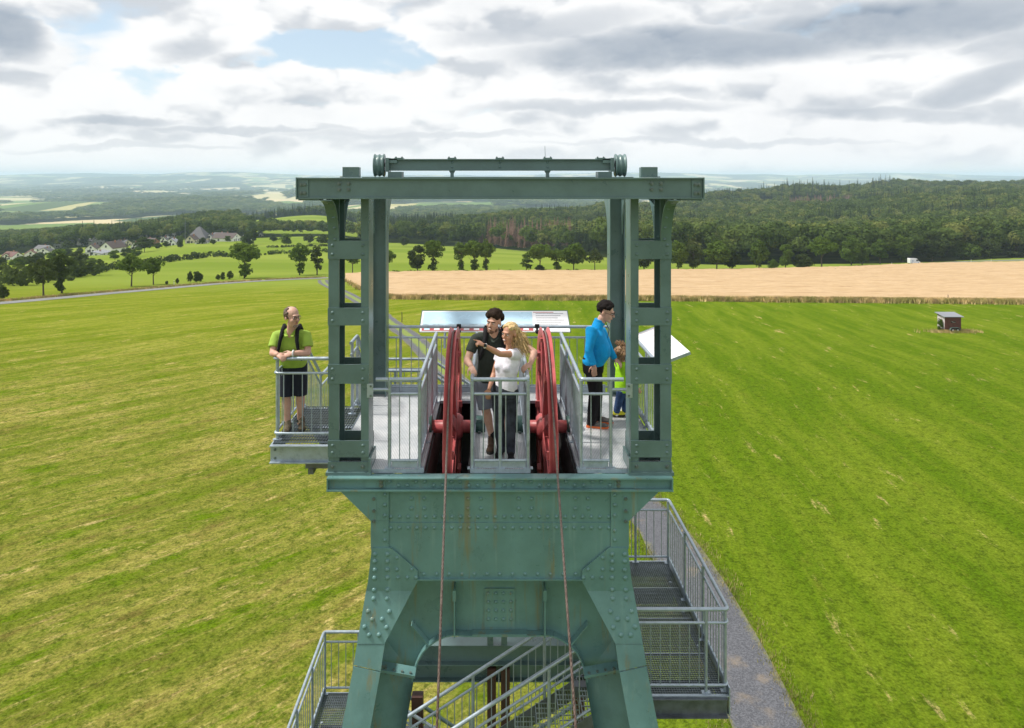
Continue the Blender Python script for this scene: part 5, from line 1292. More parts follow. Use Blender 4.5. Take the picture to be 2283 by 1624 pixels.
# ---------------------------------------------------------------- the couple between the sheaves
def man_polo():
    P, off = person('dark haired man in a charcoal polo shirt smiling beside the pointing woman', W(1092, 1000, 9.12))
    hd = Head(W(1101, 718, 9.04), -24, 6, 7, 1.12)
    neck0, neck1 = W(1101, 748, 9.12), W(1101, 731, 9.08)
    shL, shR = W(1061, 753, 9.12), W(1143, 753, 9.16)
    elL, elR = W(1041, 805, 9.02), W(1191, 786, 9.05)
    wrL = Vector((-.345, 8.74, 1.135)); wrR = Vector((.385, 8.86, 1.135))
    hipL, hipR = W(1072, 852, 9.18), W(1105, 852, 9.20); knL, knR = W(1083, 912, 9.12), W(1114, 915, 9.22); anL, anR = W(1097, 977, 9.10), W(1122, 965, 9.35)
    m = MB(); hd.face(m)
    cap(m, [neck0 - Z_ * .06, neck1], [.064, .058]); ch = shL.lerp(shR, .5); pel = hipL.lerp(hipR, .5)
    cap(m, [ch - Z_ * .1, neck0], [.09, .06]); cap(m, [ch - Z_ * .1, pel], [.09, .1])
    for sh, el, wr in ((shL, elL, wrL), (shR, elR, wrR)):
        cap(m, [neck0 - Z_ * .12, sh - Z_ * .04, sh.lerp(el, .5), el], [.04, .040, .050, .044]); cap(m, [el, el.lerp(wr, .35), wr], [.045, .046, .030])
    hand(m, wrL, Vector((.30, -.85, -.45)), Vector((-.25, -.35, .9)), 1, .62); hand(m, wrR, Vector((-.75, -.45, -.35)), Vector((.1, -.5, .85)), -1, .55)
    for hp, kn, an in ((hipL, knL, anL), (hipR, knR, anR)):
        cap(m, [hp, hp.lerp(kn, .5), kn], [.09, .083, .058]); cap(m, [kn, kn.lerp(an, .28) + Y_ * .015, kn.lerp(an, .6), an, an - Z_ * .04], [.056, .06, .047, .038, .037])
    grow(m, 'body', SKIN, P, off, .0075, 3); hd.details(P, off, HAIRD, True)
    rgt = (shR - shL).normalized(); fw = Vector((rgt.y, -rgt.x, 0)).normalized()
    def sp(t_): return pel.lerp(ch, t_)
    m = MB(); loft(m, [(sp(-.02), rgt, fw, .165, .115), (sp(.2), rgt, fw, .160, .115), (sp(.5), rgt, fw, .168, .12), (sp(.8), rgt, fw, .200, .125), (sp(.97), rgt, fw, .195, .10), (sp(1.08), rgt, fw, .115, .08), (sp(1.14), rgt, fw, .072, .068)])
    for sh, el, q in ((shL, elL, .62), (shR, elR, .45)): cap(m, [sh.lerp(ch, .4), sh - Z_ * .012], [.066, .068]); cone(m, [sh.lerp(ch, .15), sh - Z_ * .02, sh.lerp(el, .3), sh.lerp(el, q)], [.055, .070, .070, .069])
    s = grow(m, 'polo_shirt', POLO, P, off, .009, 7)
    m = MB(); cap(m, [neck0 + Vector((.07, .0, -.02)), neck0 + Vector((.06, -.05, -.02)), neck0 + Vector((0.0, -.09, -.07))], [.016, .018, .014], 8); cap(m, [neck0 + Vector((-.07, .0, -.02)), neck0 + Vector((-.06, -.05, -.02)), neck0 + Vector((-.01, -.09, -.07))], [.016, .018, .014], 8)
    grow(m, 'collar', fabric('collar_jersey', (.055, .068, .06)), P, off, .007, 2)
    m = MB(); loft(m, [(pel + Z_ * .06, rgt, fw, .158, .108), (pel, rgt, fw, .165, .118), (pel - Z_ * .08, rgt, fw, .17, .12)])
    for hp, kn in ((hipL, knL), (hipR, knR)): cone(m, [hp + Z_ * .02, hp.lerp(kn, .5), hp.lerp(kn, 1.0)], [.1, .1, .094])
    grow(m, 'shorts', GREYS, P, off, .009, 4)
    for an, dx in ((anL, -.03), (anR, .05)):
        heel = Vector((an.x, an.y + .07, .002)); toe = Vector((an.x + dx, an.y - .22, .002))
        worn(cap(MB(), [an + Z_ * .06, an], [.042, .042]), 'sock', SOCK, P, off); shoe(P, off, heel, toe, BOOT, .15, .05, name='boot')
    clump_hair(hd, P, off, HAIRD, sphere_dirs(230, lambda x, y, z: z > .30 - .55 * max(0, y) and (y > -.78 or z > .55) or (y > .35 and z > -.45)), .026, .35, (0, .015, .045), (.078, .092, .085), .007)
    m = MB(); hd.e(m, (0, -.068, -.094), (.040, .030, .024)); hd.e(m, (.045, -.03, -.075), (.018, .03, .03)); hd.e(m, (-.045, -.03, -.075), (.018, .03, .03)); hd.e(m, (0, -.0965, -.0385), (.026, .006, .006)); grow(m, 'beard', BEARD, P, off, .006, 1)
    b = thing('backpack', 'black backpack worn by the man in the charcoal polo', 'backpack', (ch.x, ch.y + .2, ch.z - .4)); bo = -Vector(b.location)
    m = MB(); m.ell(ch + Vector((0, .21, -.14)), (.15, .085, .25)); grow(m, 'pack', STRAP, b, bo, .012, 3)
    for q in (-1, 1):
        c = ch + Vector((q * .11, 0, 0)); pts = [c + Vector((0, .13, .06)), c + Vector((0, .02, .115)), c + Vector((0, -.09, .05)), c + Vector((q * .012, -.14, -.06)), c + Vector((q * .05, -.135, -.17)), c + Vector((q * .075, -.07, -.26))]
        worn(MB().tube(pts, [.022, .029, .03, .027, .021, .014], 8), 'shoulder_strap', STRAP, b, bo)
        worn(MB().box(c + Vector((q * .0, .02, .135)), (.03, .03, .03)), 'buckle', STRAP, b, bo)
man_polo()
def woman():
    P, off = person('blond woman in a white T-shirt and dark jeans pointing with an outstretched arm', W(1131, 1015, 8.82))
    hd = Head(W(1136, 744, 8.74), -38, 4, 4, 1.05)
    neck0, neck1 = W(1137, 775, 8.80), W(1136, 758, 8.78)
    shN, shF = W(1153, 790, 8.72), W(1115, 786, 8.88)
    elN, wrN = W(1115, 790, 8.50), W(1079, 770, 8.42); tip = W(1044, 756, 8.34)
    elF, wrF = W(1102, 832, 8.88), W(1090, 868, 8.74)
    hipL, hipR = W(1112, 868, 8.86), W(1140, 868, 8.80); knL, knR = W(1113, 942, 8.86), W(1138, 942, 8.76); anL, anR = W(1117, 1000, 8.90), W(1139, 1003, 8.80)
    ch = shN.lerp(shF, .5); pel = hipL.lerp(hipR, .5)
    m = MB(); hd.face(m, True)
    cap(m, [neck0 - Z_ * .05, neck1], [.048, .046]); cap(m, [ch - Z_ * .1, neck0], [.075, .05]); cap(m, [ch - Z_ * .1, pel], [.075, .09])
    cap(m, [neck0 - Z_ * .08, shN, shN.lerp(elN, .5), elN], [.045, .044, .041, .036]); cap(m, [elN, elN.lerp(wrN, .35), wrN], [.036, .036, .023])
    cap(m, [neck0 - Z_ * .08, shF, shF.lerp(elF, .5), elF], [.045, .044, .039, .034]); cap(m, [elF, elF.lerp(wrF, .35), wrF], [.034, .034, .022])
    hand(m, wrN, tip - wrN, Vector((0, -.5, .9)), 1, .3, .90, point=True); hand(m, wrF, Vector((-.12, -.25, -1)), Vector((-.2, -.9, .1)), 1, .5, .88)
    for hp, kn, an in ((hipL, knL, anL), (hipR, knR, anR)): cap(m, [hp, kn, an], [.08, .05, .036])
    grow(m, 'body', SKIN2, P, off, .0075, 3); hd.details(P, off, mat('eyebrow_brown', (.10, .055, .03), .8, 0, 0), True)
    rgt = (shN - shF).normalized(); rgt.z = 0; rgt.normalize(); fw = Vector((rgt.y, -rgt.x, 0)).normalized()
    def sp(t_): return pel.lerp(ch, t_)
    m = MB(); loft(m, [(sp(-.06), rgt, fw, .165, .125), (sp(.12), rgt, fw, .155, .118), (sp(.36), rgt, fw, .138, .106), (sp(.62), rgt, fw, .152, .125), (sp(.74), rgt, fw, .158, .128), (sp(.9), rgt, fw, .158, .10), (sp(1.0), rgt, fw, .145, .085), (sp(1.07), rgt, fw, .085, .07), (sp(1.10), rgt, fw, .065, .062)])
    cone(m, [shN.lerp(ch, .35), shN, shN.lerp(elN, .28), shN.lerp(elN, .44)], [.055, .064, .060, .064]); cone(m, [shF.lerp(ch, .35), shF, shF.lerp(elF, .25), shF.lerp(elF, .40)], [.055, .062, .058, .062])
    m.ell(sp(.66) + fw * .085 + rgt * .065, (.06, .055, .06)); m.ell(sp(.66) + fw * .085 - rgt * .065, (.06, .055, .06))
    grow(m, 't_shirt', WHITE, P, off, .009, 4)
    m = MB(); loft(m, [(pel + Z_ * .10, rgt, fw, .142, .108), (pel, rgt, fw, .162, .128), (pel - Z_ * .08, rgt, fw, .165, .128)])
    for hp, kn, an in ((hipL, knL, anL), (hipR, knR, anR)): cone(m, [hp, hp.lerp(kn, .5), kn, kn.lerp(an, .4), an - Z_ * .045], [.092, .084, .064, .062, .052])
    grow(m, 'jeans', DENIM, P, off, .009, 4)
    for an, dx in ((anL, -.05), (anR, .0)): shoe(P, off, Vector((an.x, an.y + .06, .002)), Vector((an.x + dx, an.y - .19, .002)), BLACKT, .09, .043)
    # long hair blown to one side
    clump_hair(hd, P, off, HAIRY, sphere_dirs(230, lambda x, y, z: (z > .30 - .85 * max(0, y) and y > -.70) or (y > .12 and z > -.6)), .018, .25, (0, .018, .034), (.074, .094, .086), .007, 'hair_crown')
    m = MB(); rnd = random.Random(4)
    for k in range(520):
        a = rnd.uniform(-1, 1); st = hd.p(.070 * a, .03 + .075 * (1 - abs(a)) * rnd.random(), .075 - .13 * rnd.random())
        w = rnd.gauss(0, 1); L = rnd.uniform(.12, .28); bl = Vector((.05 + .13 * rnd.random(), rnd.gauss(0, .03), -L))
        p1 = st + Vector((.035 + .02 * rnd.random(), .02, -.03)); p2 = st + bl * .5 + Vector((.02, .03 * w, -.01)); p3 = st + bl + Vector((.05 * rnd.random(), .03 * w, .02 * w))
        if a < -.3 and rnd.random() < .5: p2.x -= .05; p3.x -= .09
        m.tube([st, p1, p2, p3], [.0055, .006, .005, .001], 4, caps=False)
    worn(m, 'hair_strands', HAIRY, P, off)
    a = (elN - wrN).normalized(); u = a.orthogonal().normalized(); v = a.cross(u); c = wrN + a * .02
    worn(MB().tube([c + (u * math.cos(q) + v * math.sin(q)) * .026 for q in [2 * math.pi * i / 14 for i in range(14)]], .0065, 6, closed=True), 'watch_strap', PALE, P, off)
    worn(MB().box(c + Vector((0, -.026, .012)), (.034, .012, .034)), 'watch', BLACK, P, off)
woman()

# ---------------------------------------------------------------- man in blue and child
def man_blue():
    P, off = person('man in a bright blue pullover and black trousers bending his head to the child', W(1328, 948, 9.97))
    hd = Head(W(1351, 696, 9.97), 66, 18, 0, 1.13)
    neck0, neck1 = W(1335.5, 719, 10.0), W(1343, 708, 9.98)
    shN, shF = W(1319, 739, 9.84), W(1340, 740, 10.15); elN, wrN = W(1313, 783, 9.78), W(1324, 815, 9.74); elF, wrF = W(1360, 782, 10.2), W(1371, 799, 10.22)
    hipL, hipR = W(1320, 815, 9.93), W(1325, 814, 10.08); knL, knR = W(1326, 877, 9.90), W(1331, 872, 10.08); anL, anR = W(1319, 939, 9.86), W(1330, 929, 10.05)
    ch = shN.lerp(shF, .5); pel = hipL.lerp(hipR, .5)
    m = MB(); hd.face(m); cap(m, [neck0 - Z_ * .06, neck1], [.064, .058]); cap(m, [ch - Z_ * .1, neck0], [.09, .06]); cap(m, [ch - Z_ * .1, pel], [.09, .1])
    for sh, el, wr in ((shN, elN, wrN), (shF, elF, wrF)): cap(m, [ch - Z_ * .06, sh - Z_ * .05, el], [.035, .034, .034]); cap(m, [el, wr], [.034, .030])
    hand(m, wrN, Vector((.06, 0, -1)), Vector((-.2, -1, 0)), 1, .18); hand(m, wrF, Vector((.5, -.2, -.5)), Vector((.3, -.4, .8)), 1, .3)
    for hp, kn, an in ((hipL, knL, anL), (hipR, knR, anR)): cap(m, [hp, kn, an], [.085, .055, .04])
    grow(m, 'body', SKIN, P, off, .0075, 3); hd.details(P, off, HAIRB); hd.glasses(P, off)
    fw = Vector((.97, -.22, 0)).normalized(); rgt = Vector((.22, .97, 0)).normalized()
    def sp(t_): return pel.lerp(ch, t_) + fw * .02 * math.sin(min(1, max(0, t_)) * math.pi)
    m = MB(); loft(m, [(sp(.02), rgt, fw, .165, .142), (sp(.14), rgt, fw, .172, .166), (sp(.32) + fw * .03, rgt, fw, .175, .180), (sp(.55) + fw * .025, rgt, fw, .178, .168), (sp(.78), rgt, fw, .190, .145), (sp(.94), rgt, fw, .182, .12), (sp(1.07), rgt, fw, .11, .09), (neck0 + Z_ * .02, rgt, fw, .074, .074)])
    cone(m, [shN.lerp(ch, .35), shN, shN.lerp(elN, .5), elN, elN.lerp(wrN, .5), wrN + Z_ * .0], [.062, .080, .066, .056, .050, .042]); cone(m, [shF.lerp(ch, .35), shF, elF, wrF], [.062, .078, .056, .042])
    s = grow(m, 'pullover', BLUEP, P, off, .009, 4)
    m = MB(); cone(m, [neck0 - Z_ * .03, neck0 + Z_ * .045 + fw * .012], [.083, .073]); grow(m, 'collar', BLUEP, P, off, .008, 2)
    worn(MB().tube([neck0 + fw * .075 + Z_ * .03, neck0 + fw * .14 - Z_ * .09, sp(.82) + fw * .152], .005, 6), 'zip', mat('dark_zip', (.01, .03, .06), .5, 0, 0), P, off)
    m = MB(); loft(m, [(pel + Z_ * .12, rgt, fw, .155, .14), (pel, rgt, fw, .165, .150), (pel - Z_ * .1, rgt, fw, .165, .14)])
    for hp, kn, an in ((hipL, knL, anL), (hipR, knR, anR)): cone(m, [hp, hp.lerp(kn, .5), kn, kn.lerp(an, .5), an - Z_ * .05], [.105, .098, .082, .076, .068])
    grow(m, 'trousers', BLACKT, P, off, .009, 4)
    for an in (anL, anR): shoe(P, off, Vector((an.x - .07, an.y + .01, .002)), Vector((an.x + .22, an.y - .06, .002)), TRAIL, .095, .05, ORANGE, trim=ORANGE)
    clump_hair(hd, P, off, HAIRB, sphere_dirs(230, lambda x, y, z: (z > .18 - .7 * max(0, y) and (y > -.72 or z > .6)) or (y > .2 and z > -.55)), .022, .25, (0, .016, .042), (.076, .094, .086), .007)
    m = MB()
    return P
man_blue()
def child():
    P, off = person('small child with tousled light brown hair in a neon green jacket', W(1384, 925, 10.3))
    hd = Head(W(1389, 786, 10.28), 120, 14, 0, .86)
    neck0 = W(1390, 806, 10.3); ch = W(1391, 822, 10.3); pel = W(1389, 868, 10.3)
    fw = Vector((.85, .5, 0)).normalized(); rgt = Vector((-.5, .85, 0)).normalized()
    hipL, hipR = pel - Y_ * .05 - X_ * .03, pel + Y_ * .05 + X_ * .05; anL, anR = W(1374, 920, 10.28), W(1393, 919, 10.34); knL, knR = hipL.lerp(anL, .5), hipR.lerp(anR, .5)
    m = MB(); hd.face(m); cap(m, [neck0 - Z_ * .06, hd.c], [.05, .045]); cap(m, [ch, pel], [.07, .08])
    sh = [ch - rgt * .12 + Z_ * .03, ch + rgt * .12 + Z_ * .03]; el = [sh[0] + Vector((.02, -.03, -.17)), sh[1] + Vector((.05, .03, -.17))]; wr = [el[0] + Vector((.09, 0, -.1)), el[1] + Vector((.1, .02, -.06))]
    for a in (0, 1):
        cap(m, [ch, sh[a], el[a], wr[a]], [.04, .035, .03, .022]); hand(m, wr[a], Vector((.5, 0, -.8)), Vector((0, -1, 0)), 1, .4, .65)
    for hp, kn, an in ((hipL, knL, anL), (hipR, knR, anR)): cap(m, [hp, kn, an], [.06, .042, .032])
    grow(m, 'body', SKIN, P, off, .0075, 3); hd.details(P, off, HAIRC)
    m = MB(); loft(m, [(pel - Z_ * .03, rgt, fw, .125, .105), (pel.lerp(ch, .4), rgt, fw, .128, .108), (ch, rgt, fw, .13, .10), (ch + Z_ * .05, rgt, fw, .11, .085), (neck0 + Z_ * .005, rgt, fw, .062, .06)])
    for a in (0, 1): cone(m, [sh[a].lerp(ch, .3), sh[a], el[a], wr[a]], [.045, .056, .048, .036])
    grow(m, 'jacket', NEON, P, off, .008, 4)
    m = MB(); loft(m, [(pel + Z_ * .04, rgt, fw, .11, .09), (pel - Z_ * .05, rgt, fw, .115, .09)])
    for hp, kn, an in ((hipL, knL, anL), (hipR, knR, anR)): cone(m, [hp, kn, an - Z_ * .0], [.07, .058, .046])
    grow(m, 'jeans', JEAN, P, off, .008, 4)
    for an in (anL, anR):
        worn(cap(MB(), [an + Z_ * .02, an - Z_ * .03], [.034, .034]), 'sock', PALE, P, off); shoe(P, off, Vector((an.x - .05, an.y, .002)), Vector((an.x + .13, an.y + .03, .002)), YEL, .065, .038, SOLE)
    clump_hair(hd, P, off, HAIRC, sphere_dirs(200, lambda x, y, z: (z > .1 - .9 * max(0, y) and y > -.7) or (y > .1 and z > -.75)), .020, .3, (0, .016, .036), (.078, .096, .088), .007, 'hair_crown')
    m = MB(); rnd = random.Random(9)
    for k in range(130):
        v = Vector((rnd.gauss(0, 1), rnd.gauss(.5, 1), rnd.gauss(.3, 1))).normalized(); st = hd.p(v.x * .075, .016 + v.y * .09, .036 + v.z * .085)
        o1 = hd.M @ v * .03; bl = Vector((-.05 * rnd.random() - .01, rnd.gauss(0, .02), -.07 + .11 * (v.z > .45)))
        m.tube([st, st + o1 + bl * .5, st + o1 + bl], [.007, .006, .0015], 5, caps=False)
    worn(m, 'hair_strands', HAIRC, P, off)
child()
# ================================================================== trees
def leaf_mat(name, a, b, c2=None, tr=.35):
    m = bpy.data.materials.new(name); m.use_nodes = True; t = NT(m.node_tree); p = t.n['Principled BSDF']
    pos = t.new('ShaderNodeNewGeometry').outputs['Position']; oi = t.new('ShaderNodeObjectInfo').outputs['Random']
    c = t.mix(oi, a, b); c = t.mix(t.mr(t.noise(pos, .018, 3, .6), .35, .65), t.mix(1.0, c, (.72, .78, .8), 'MULTIPLY'), t.mix(1.0, c, (1.3, 1.22, 1.1), 'MULTIPLY')); c = t.mix(t.mr(t.noise(pos, .35, 4, .6), .35, .65, 0, .5), c, tuple(q * 1.35 for q in b))
    if c2: c = t.mix(t.mr(oi, .72, .9), c, c2)
    t.put(p.inputs['Base Color'], c); p.inputs['Roughness'].default_value = .8; p.inputs['Specular IOR Level'].default_value = .03
    tb = t.new('ShaderNodeBsdfTranslucent'); t.put(tb.inputs[0], c); mx = t.new('ShaderNodeMixShader'); mx.inputs[0].default_value = tr
    o = [n for n in t.n if n.type == 'OUTPUT_MATERIAL'][0]
    t.l.new(p.outputs[0], mx.inputs[1]); t.l.new(tb.outputs[0], mx.inputs[2]); t.l.new(mx.outputs[0], o.inputs[0]); return m
LEAF = leaf_mat('leaves_avenue', (0.058, 0.10, 0.016), (0.098, 0.15, 0.027))
LEAFD = leaf_mat('leaves_dark', (0.038, 0.060, 0.016), (0.058, 0.080, 0.023))
LEAFR = leaf_mat('leaves_fresh', (0.060, 0.105, 0.015), (0.09, 0.14, 0.022))
FOREST = leaf_mat('forest_leaves', (0.038, 0.066, 0.018), (0.098, 0.140, 0.034), (0.160, 0.185, 0.050))
SPRUCE = leaf_mat('spruce_needles', (0.016, 0.030, 0.014), (0.028, 0.045, 0.020), tr=.15)
DEADS = leaf_mat('dead_spruce_needles', (0.13, 0.085, 0.065), (0.18, 0.12, 0.095), tr=.15)
BARK = mat('bark', (0.075, 0.058, 0.045), .9, 0, .3, 6)
def leaf_cloud(blobs, size, seed, per=1.0, jit=.45):
    """leaf-sized quads over the skins of many small clumps: list of (x, y, z, r)"""
    g = np.random.default_rng(seed); V = []
    for (x, y, z, r) in blobs:
        n = max(6, int(per * 26 * (r / size) ** 1.6)); v = g.normal(size=(n, 3)); v /= np.linalg.norm(v, axis=1)[:, None]
        keep = v[:, 2] > -.65; v = v[keep]; n = len(v)
        p = np.array([x, y, z]) + v * r * g.uniform(.72, 1.08, (n, 1)) * np.array([1, 1, .85])
        nr = v + g.normal(scale=jit, size=(n, 3)); nr /= np.linalg.norm(nr, axis=1)[:, None]
        a = np.cross(nr, g.normal(size=(n, 3))); a /= np.linalg.norm(a, axis=1)[:, None]; b = np.cross(nr, a)
        s = size * g.uniform(.6, 1.25, (n, 1))
        q = np.stack([p - a * s * .5, p + b * s * .34, p + a * s * .5, p - b * s * .34], 1); V.append(q.reshape(-1, 3))
    V = np.concatenate(V); F = np.arange(len(V)).reshape(-1, 4); return V, F
def crown_blobs(seed, cz, rx, rz, n, r):
    g = np.random.default_rng(seed); out = []
    for i in range(n):
        v = g.normal(size=3); v /= np.linalg.norm(v); k = g.uniform(.35, 1.0) ** .6
        sh = 1 - .25 * max(0, v[2])
        out.append((v[0] * rx * k * sh, v[1] * rx * k * sh, cz + v[2] * rz * k, r * g.uniform(.65, 1.25)))
    return out
def tree_template(kind, seed):
    """unit tree 10 m tall -> (crown mesh, trunk mesh, width)"""
    g = random.Random(seed); bl = []
    if kind == 'hourglass':
        bl = crown_blobs(seed, 6.9, 2.9, 2.6, 34, 1.05) + crown_blobs(seed + 1, 2.2, 1.1, 1.9, 12, .8); w = 7.6; tz = 8
    elif kind == 'umbrella':
        bl = crown_blobs(seed, 6.6, 3.4, 2.5, 42, 1.1); w = 8.6; tz = 7.6
    elif kind == 'column':
        bl = crown_blobs(seed, 5.2, 1.2, 4.2, 30, .75); w = 3.6; tz = 8
    elif kind == 'oval':
        bl = crown_blobs(seed, 5.6, 2.7, 4.0, 52, 1.1); w = 7.2; tz = 8
    elif kind == 'shrub':
        bl = crown_blobs(seed, 4.6, 3.6, 4.2, 40, 1.5); w = 10; tz = 6
    elif kind == 'loose':
        bl = crown_blobs(seed, 6.2, 3.0, 3.2, 26, .95); w = 7.8; tz = 8.5
    V, F = leaf_cloud(bl, .62 if kind != 'shrub' else .8, seed, 1.15)
    cm = npmesh('crown', V, F, False)
    m = MB(); bx_ = g.uniform(-.15, .15)
    m.tube([(0, 0, -.3), (0, 0, .4), (bx_, 0, 3), (bx_ * 2, .1, tz)], [.30, .22, .17, .05], 7)
    for i in range(7):
        a = g.uniform(0, 6.28); z = g.uniform(2.6, tz * .8); L = g.uniform(1.2, 2.4)
        m.tube([(bx_ * z / 3, 0, z), (math.cos(a) * L * .6, math.sin(a) * L * .6, z + L * .55), (math.cos(a) * L, math.sin(a) * L, z + L * 1.1)], [.10, .06, .02], 5)
    return cm, m.mesh('trunk'), w
TT = {}
def get_tree(kind, var, leaf):
    k = (kind, var, leaf.name)
    if k not in TT:
        cm, tm, w = tree_template(kind, 100 + var * 7 + len(kind)); cm.materials.append(leaf); tm.materials.append(BARK); TT[k] = (cm, tm, w)
    return TT[k]
def tree(label, p, h, wpx=None, kind='hourglass', var=0, leaf=LEAF, group=None, name='tree', cat='tree'):
    cm, tm, w = get_tree(kind, var, leaf); s = h / 10
    o = thing(name, label, cat, p, group); sx = s if wpx is None else wpx / w
    sx = max(.45 * s, min(1.9 * s, sx)); rz = random.uniform(0, 6.28)
    link('crown', cm, None, o, None, (0, 0, rz), (sx, sx, s)); link('trunk', tm, None, o, None, (0, 0, rz), (s, s, s)); return o
def tree_px(label, x, yb, hpx, wpx, kind, var=0, leaf=LEAF, group=None, name='tree', cat='tree', dmin=100, dd=0):
    p = ground_at(x, yb, dmin); d = p.y
    if dd: p = Vector((CAMX + (x - CX) / FP * (d + dd), d + dd, 0)); d = p.y; p.z = float(ground_z(p.x, p.y))
    return tree(label, p, hpx / FP * d, wpx / FP * d, kind, var, leaf, group, name, cat)
G1 = 'roadside trees between the road and the fields'
T = [
 ('tall spreading tree on the roadside verge at the dark pair, leaning over the road', 97, 660, 92, 66, 'loose', 0, LEAFD), ('dense dark tree on the roadside verge, bushy down its trunk, one of a pair', 138, 654, 92, 62, 'hourglass', 1, LEAFD),
 ('round crowned roadside tree with a bare trunk, taller of two', 293, 639, 76, 66, 'umbrella', 0, LEAF), ('round crowned roadside tree with a bare trunk, smaller of two', 342, 635, 64, 52, 'umbrella', 1, LEAF),
 ('broad hourglass shaped roadside tree standing alone above the green field', 545, 621, 82, 80, 'hourglass', 2, LEAF), ('bushy green tree beside a slim dark column tree', 668, 614, 70, 58, 'hourglass', 3, LEAF),
 ('slim dark column shaped tree beside a bushy roadside tree', 707, 613, 68, 30, 'column', 0, LEAFD), ('small thin trunk tree seen through the left portal column', 786, 611, 56, 40, 'umbrella', 2, LEAF), ('small tree half hidden by the left rear portal column', 862, 609, 58, 44, 'umbrella', 1, LEAF),
 ('dense dark bushy tree at the corner of the wheat, shorter of two', 931, 608, 62, 50, 'oval', 0, LEAFD), ('taller bushy tree at the corner of the wheat, beside a darker one', 967, 608, 74, 56, 'hourglass', 4, LEAF),
 ('hourglass shaped tree behind the wheat, first of a row of three', 1029, 607, 68, 48, 'hourglass', 1, LEAF), ('hourglass shaped tree behind the wheat, middle of a row of three', 1057, 607, 72, 52, 'hourglass', 2, LEAF), ('narrow tree behind the wheat, end of a row of three', 1084, 607, 72, 44, 'hourglass', 3, LEAF),
 ('young bushy tree behind the wheat beside an umbrella shaped one', 1174, 607, 46, 34, 'column', 1, LEAF), ('umbrella shaped tree behind the wheat with a round bush at its foot', 1204, 607, 68, 62, 'umbrella', 3, LEAF), ('low round bush behind the wheat under an umbrella shaped tree', 1204, 607, 18, 26, 'shrub', 0, LEAFD),
 ('loose young tree behind the wheat next to a dense round tree', 1241, 607, 54, 46, 'hourglass', 0, LEAF), ('dense round tree behind the wheat in front of the wood', 1279, 606, 66, 60, 'oval', 1, LEAF), ('brownish thin tree behind the wheat beside the right rear portal column', 1326, 606, 52, 46, 'loose', 1, LEAFD),
 ('dark bushy tree seen through the right portal column', 1436, 604, 58, 52, 'oval', 3, LEAFD),
 ('bright green tree just right of the portal column at the wheat edge', 1512, 604, 66, 50, 'oval', 2, LEAFR), ('dark tree between two brighter ones at the wheat edge', 1545, 604, 60, 46, 'oval', 0, LEAFD), ('wide dense tree at the wheat edge, tallest of its clump', 1598, 604, 70, 74, 'oval', 1, LEAF), ('low tree filling the clump at the wheat edge', 1632, 603, 48, 44, 'oval', 3, LEAFD),
 ('upright egg shaped tree at the wheat edge standing apart', 1692, 603, 66, 48, 'oval', 2, LEAF), ('small bush at the foot of the wood beside an egg shaped tree', 1724, 601, 24, 28, 'shrub', 1, LEAFR), ('rounded tree at the wheat edge beside a small bush', 1751, 600, 56, 38, 'oval', 0, LEAF), ('grey green low tree between two taller wheat edge trees', 1790, 600, 38, 50, 'shrub', 2, LEAFD),
 ('big bright umbrella tree with a light trunk by the road', 1832, 597, 72, 66, 'umbrella', 0, LEAFR), ('tall leafy tree with a paler neighbour by the road', 1898, 592, 66, 52, 'oval', 3, LEAF), ('paler leafy tree in the middle of the road row', 1922, 591, 50, 40, 'oval', 0, LEAFR), ('dense upright tree in the road row left of the van', 1962, 589, 58, 46, 'oval', 1, LEAF), ('tree close behind the white van', 2012, 586, 60, 50, 'oval', 2, LEAF),
 ('large dark double crowned tree right of the white van', 2078, 584, 66, 72, 'oval', 3, LEAFD), ('rounded willow like bush by the road bend', 2150, 580, 46, 66, 'shrub', 0, LEAF), ('grey green bush group tree by the road bend', 2205, 577, 50, 56, 'shrub', 1, LEAFD), ('dark bush tree at the far end of the road', 2262, 574, 48, 62, 'shrub', 2, LEAFD),
]
for (lb, x, yb, h, w, kd, vr, lf) in T: tree_px(lb, x, yb, h, w, kd, vr, lf, G1)
G2 = 'small bushes along the country road'
BL = ['tiny bush on the verge beside a white marker post', 'upright bush of a tight group of three on the verge, first one', 'upright bush of a tight group of three on the verge, widest one', 'upright bush of a tight group of three on the verge, lowest one', 'tiny bush next to a pair of upright bushes on the verge', 'narrow bush of a pair on the verge near the hourglass tree', 'wider bush of a pair on the verge near the hourglass tree', 'low bush at the road junction behind the portal column', 'tiniest bush on the verge near the small round crowned tree', 'dark bush below the road by the dark pair of trees']
for k, (x, yb, h, w) in enumerate([(395, 633, 14, 9), (424, 630, 27, 15), (438, 629, 27, 20), (447, 628.5, 22, 12), (486, 625, 14, 12), (497, 624.5, 20, 13), (513, 623.5, 22, 17), (745, 612, 16, 14), (372, 635, 10, 8), (8, 668, 34, 26)]):
    tree_px(BL[k], x, yb, h, w, 'shrub', k % 3, LEAFD, G2, 'bush', 'bush')
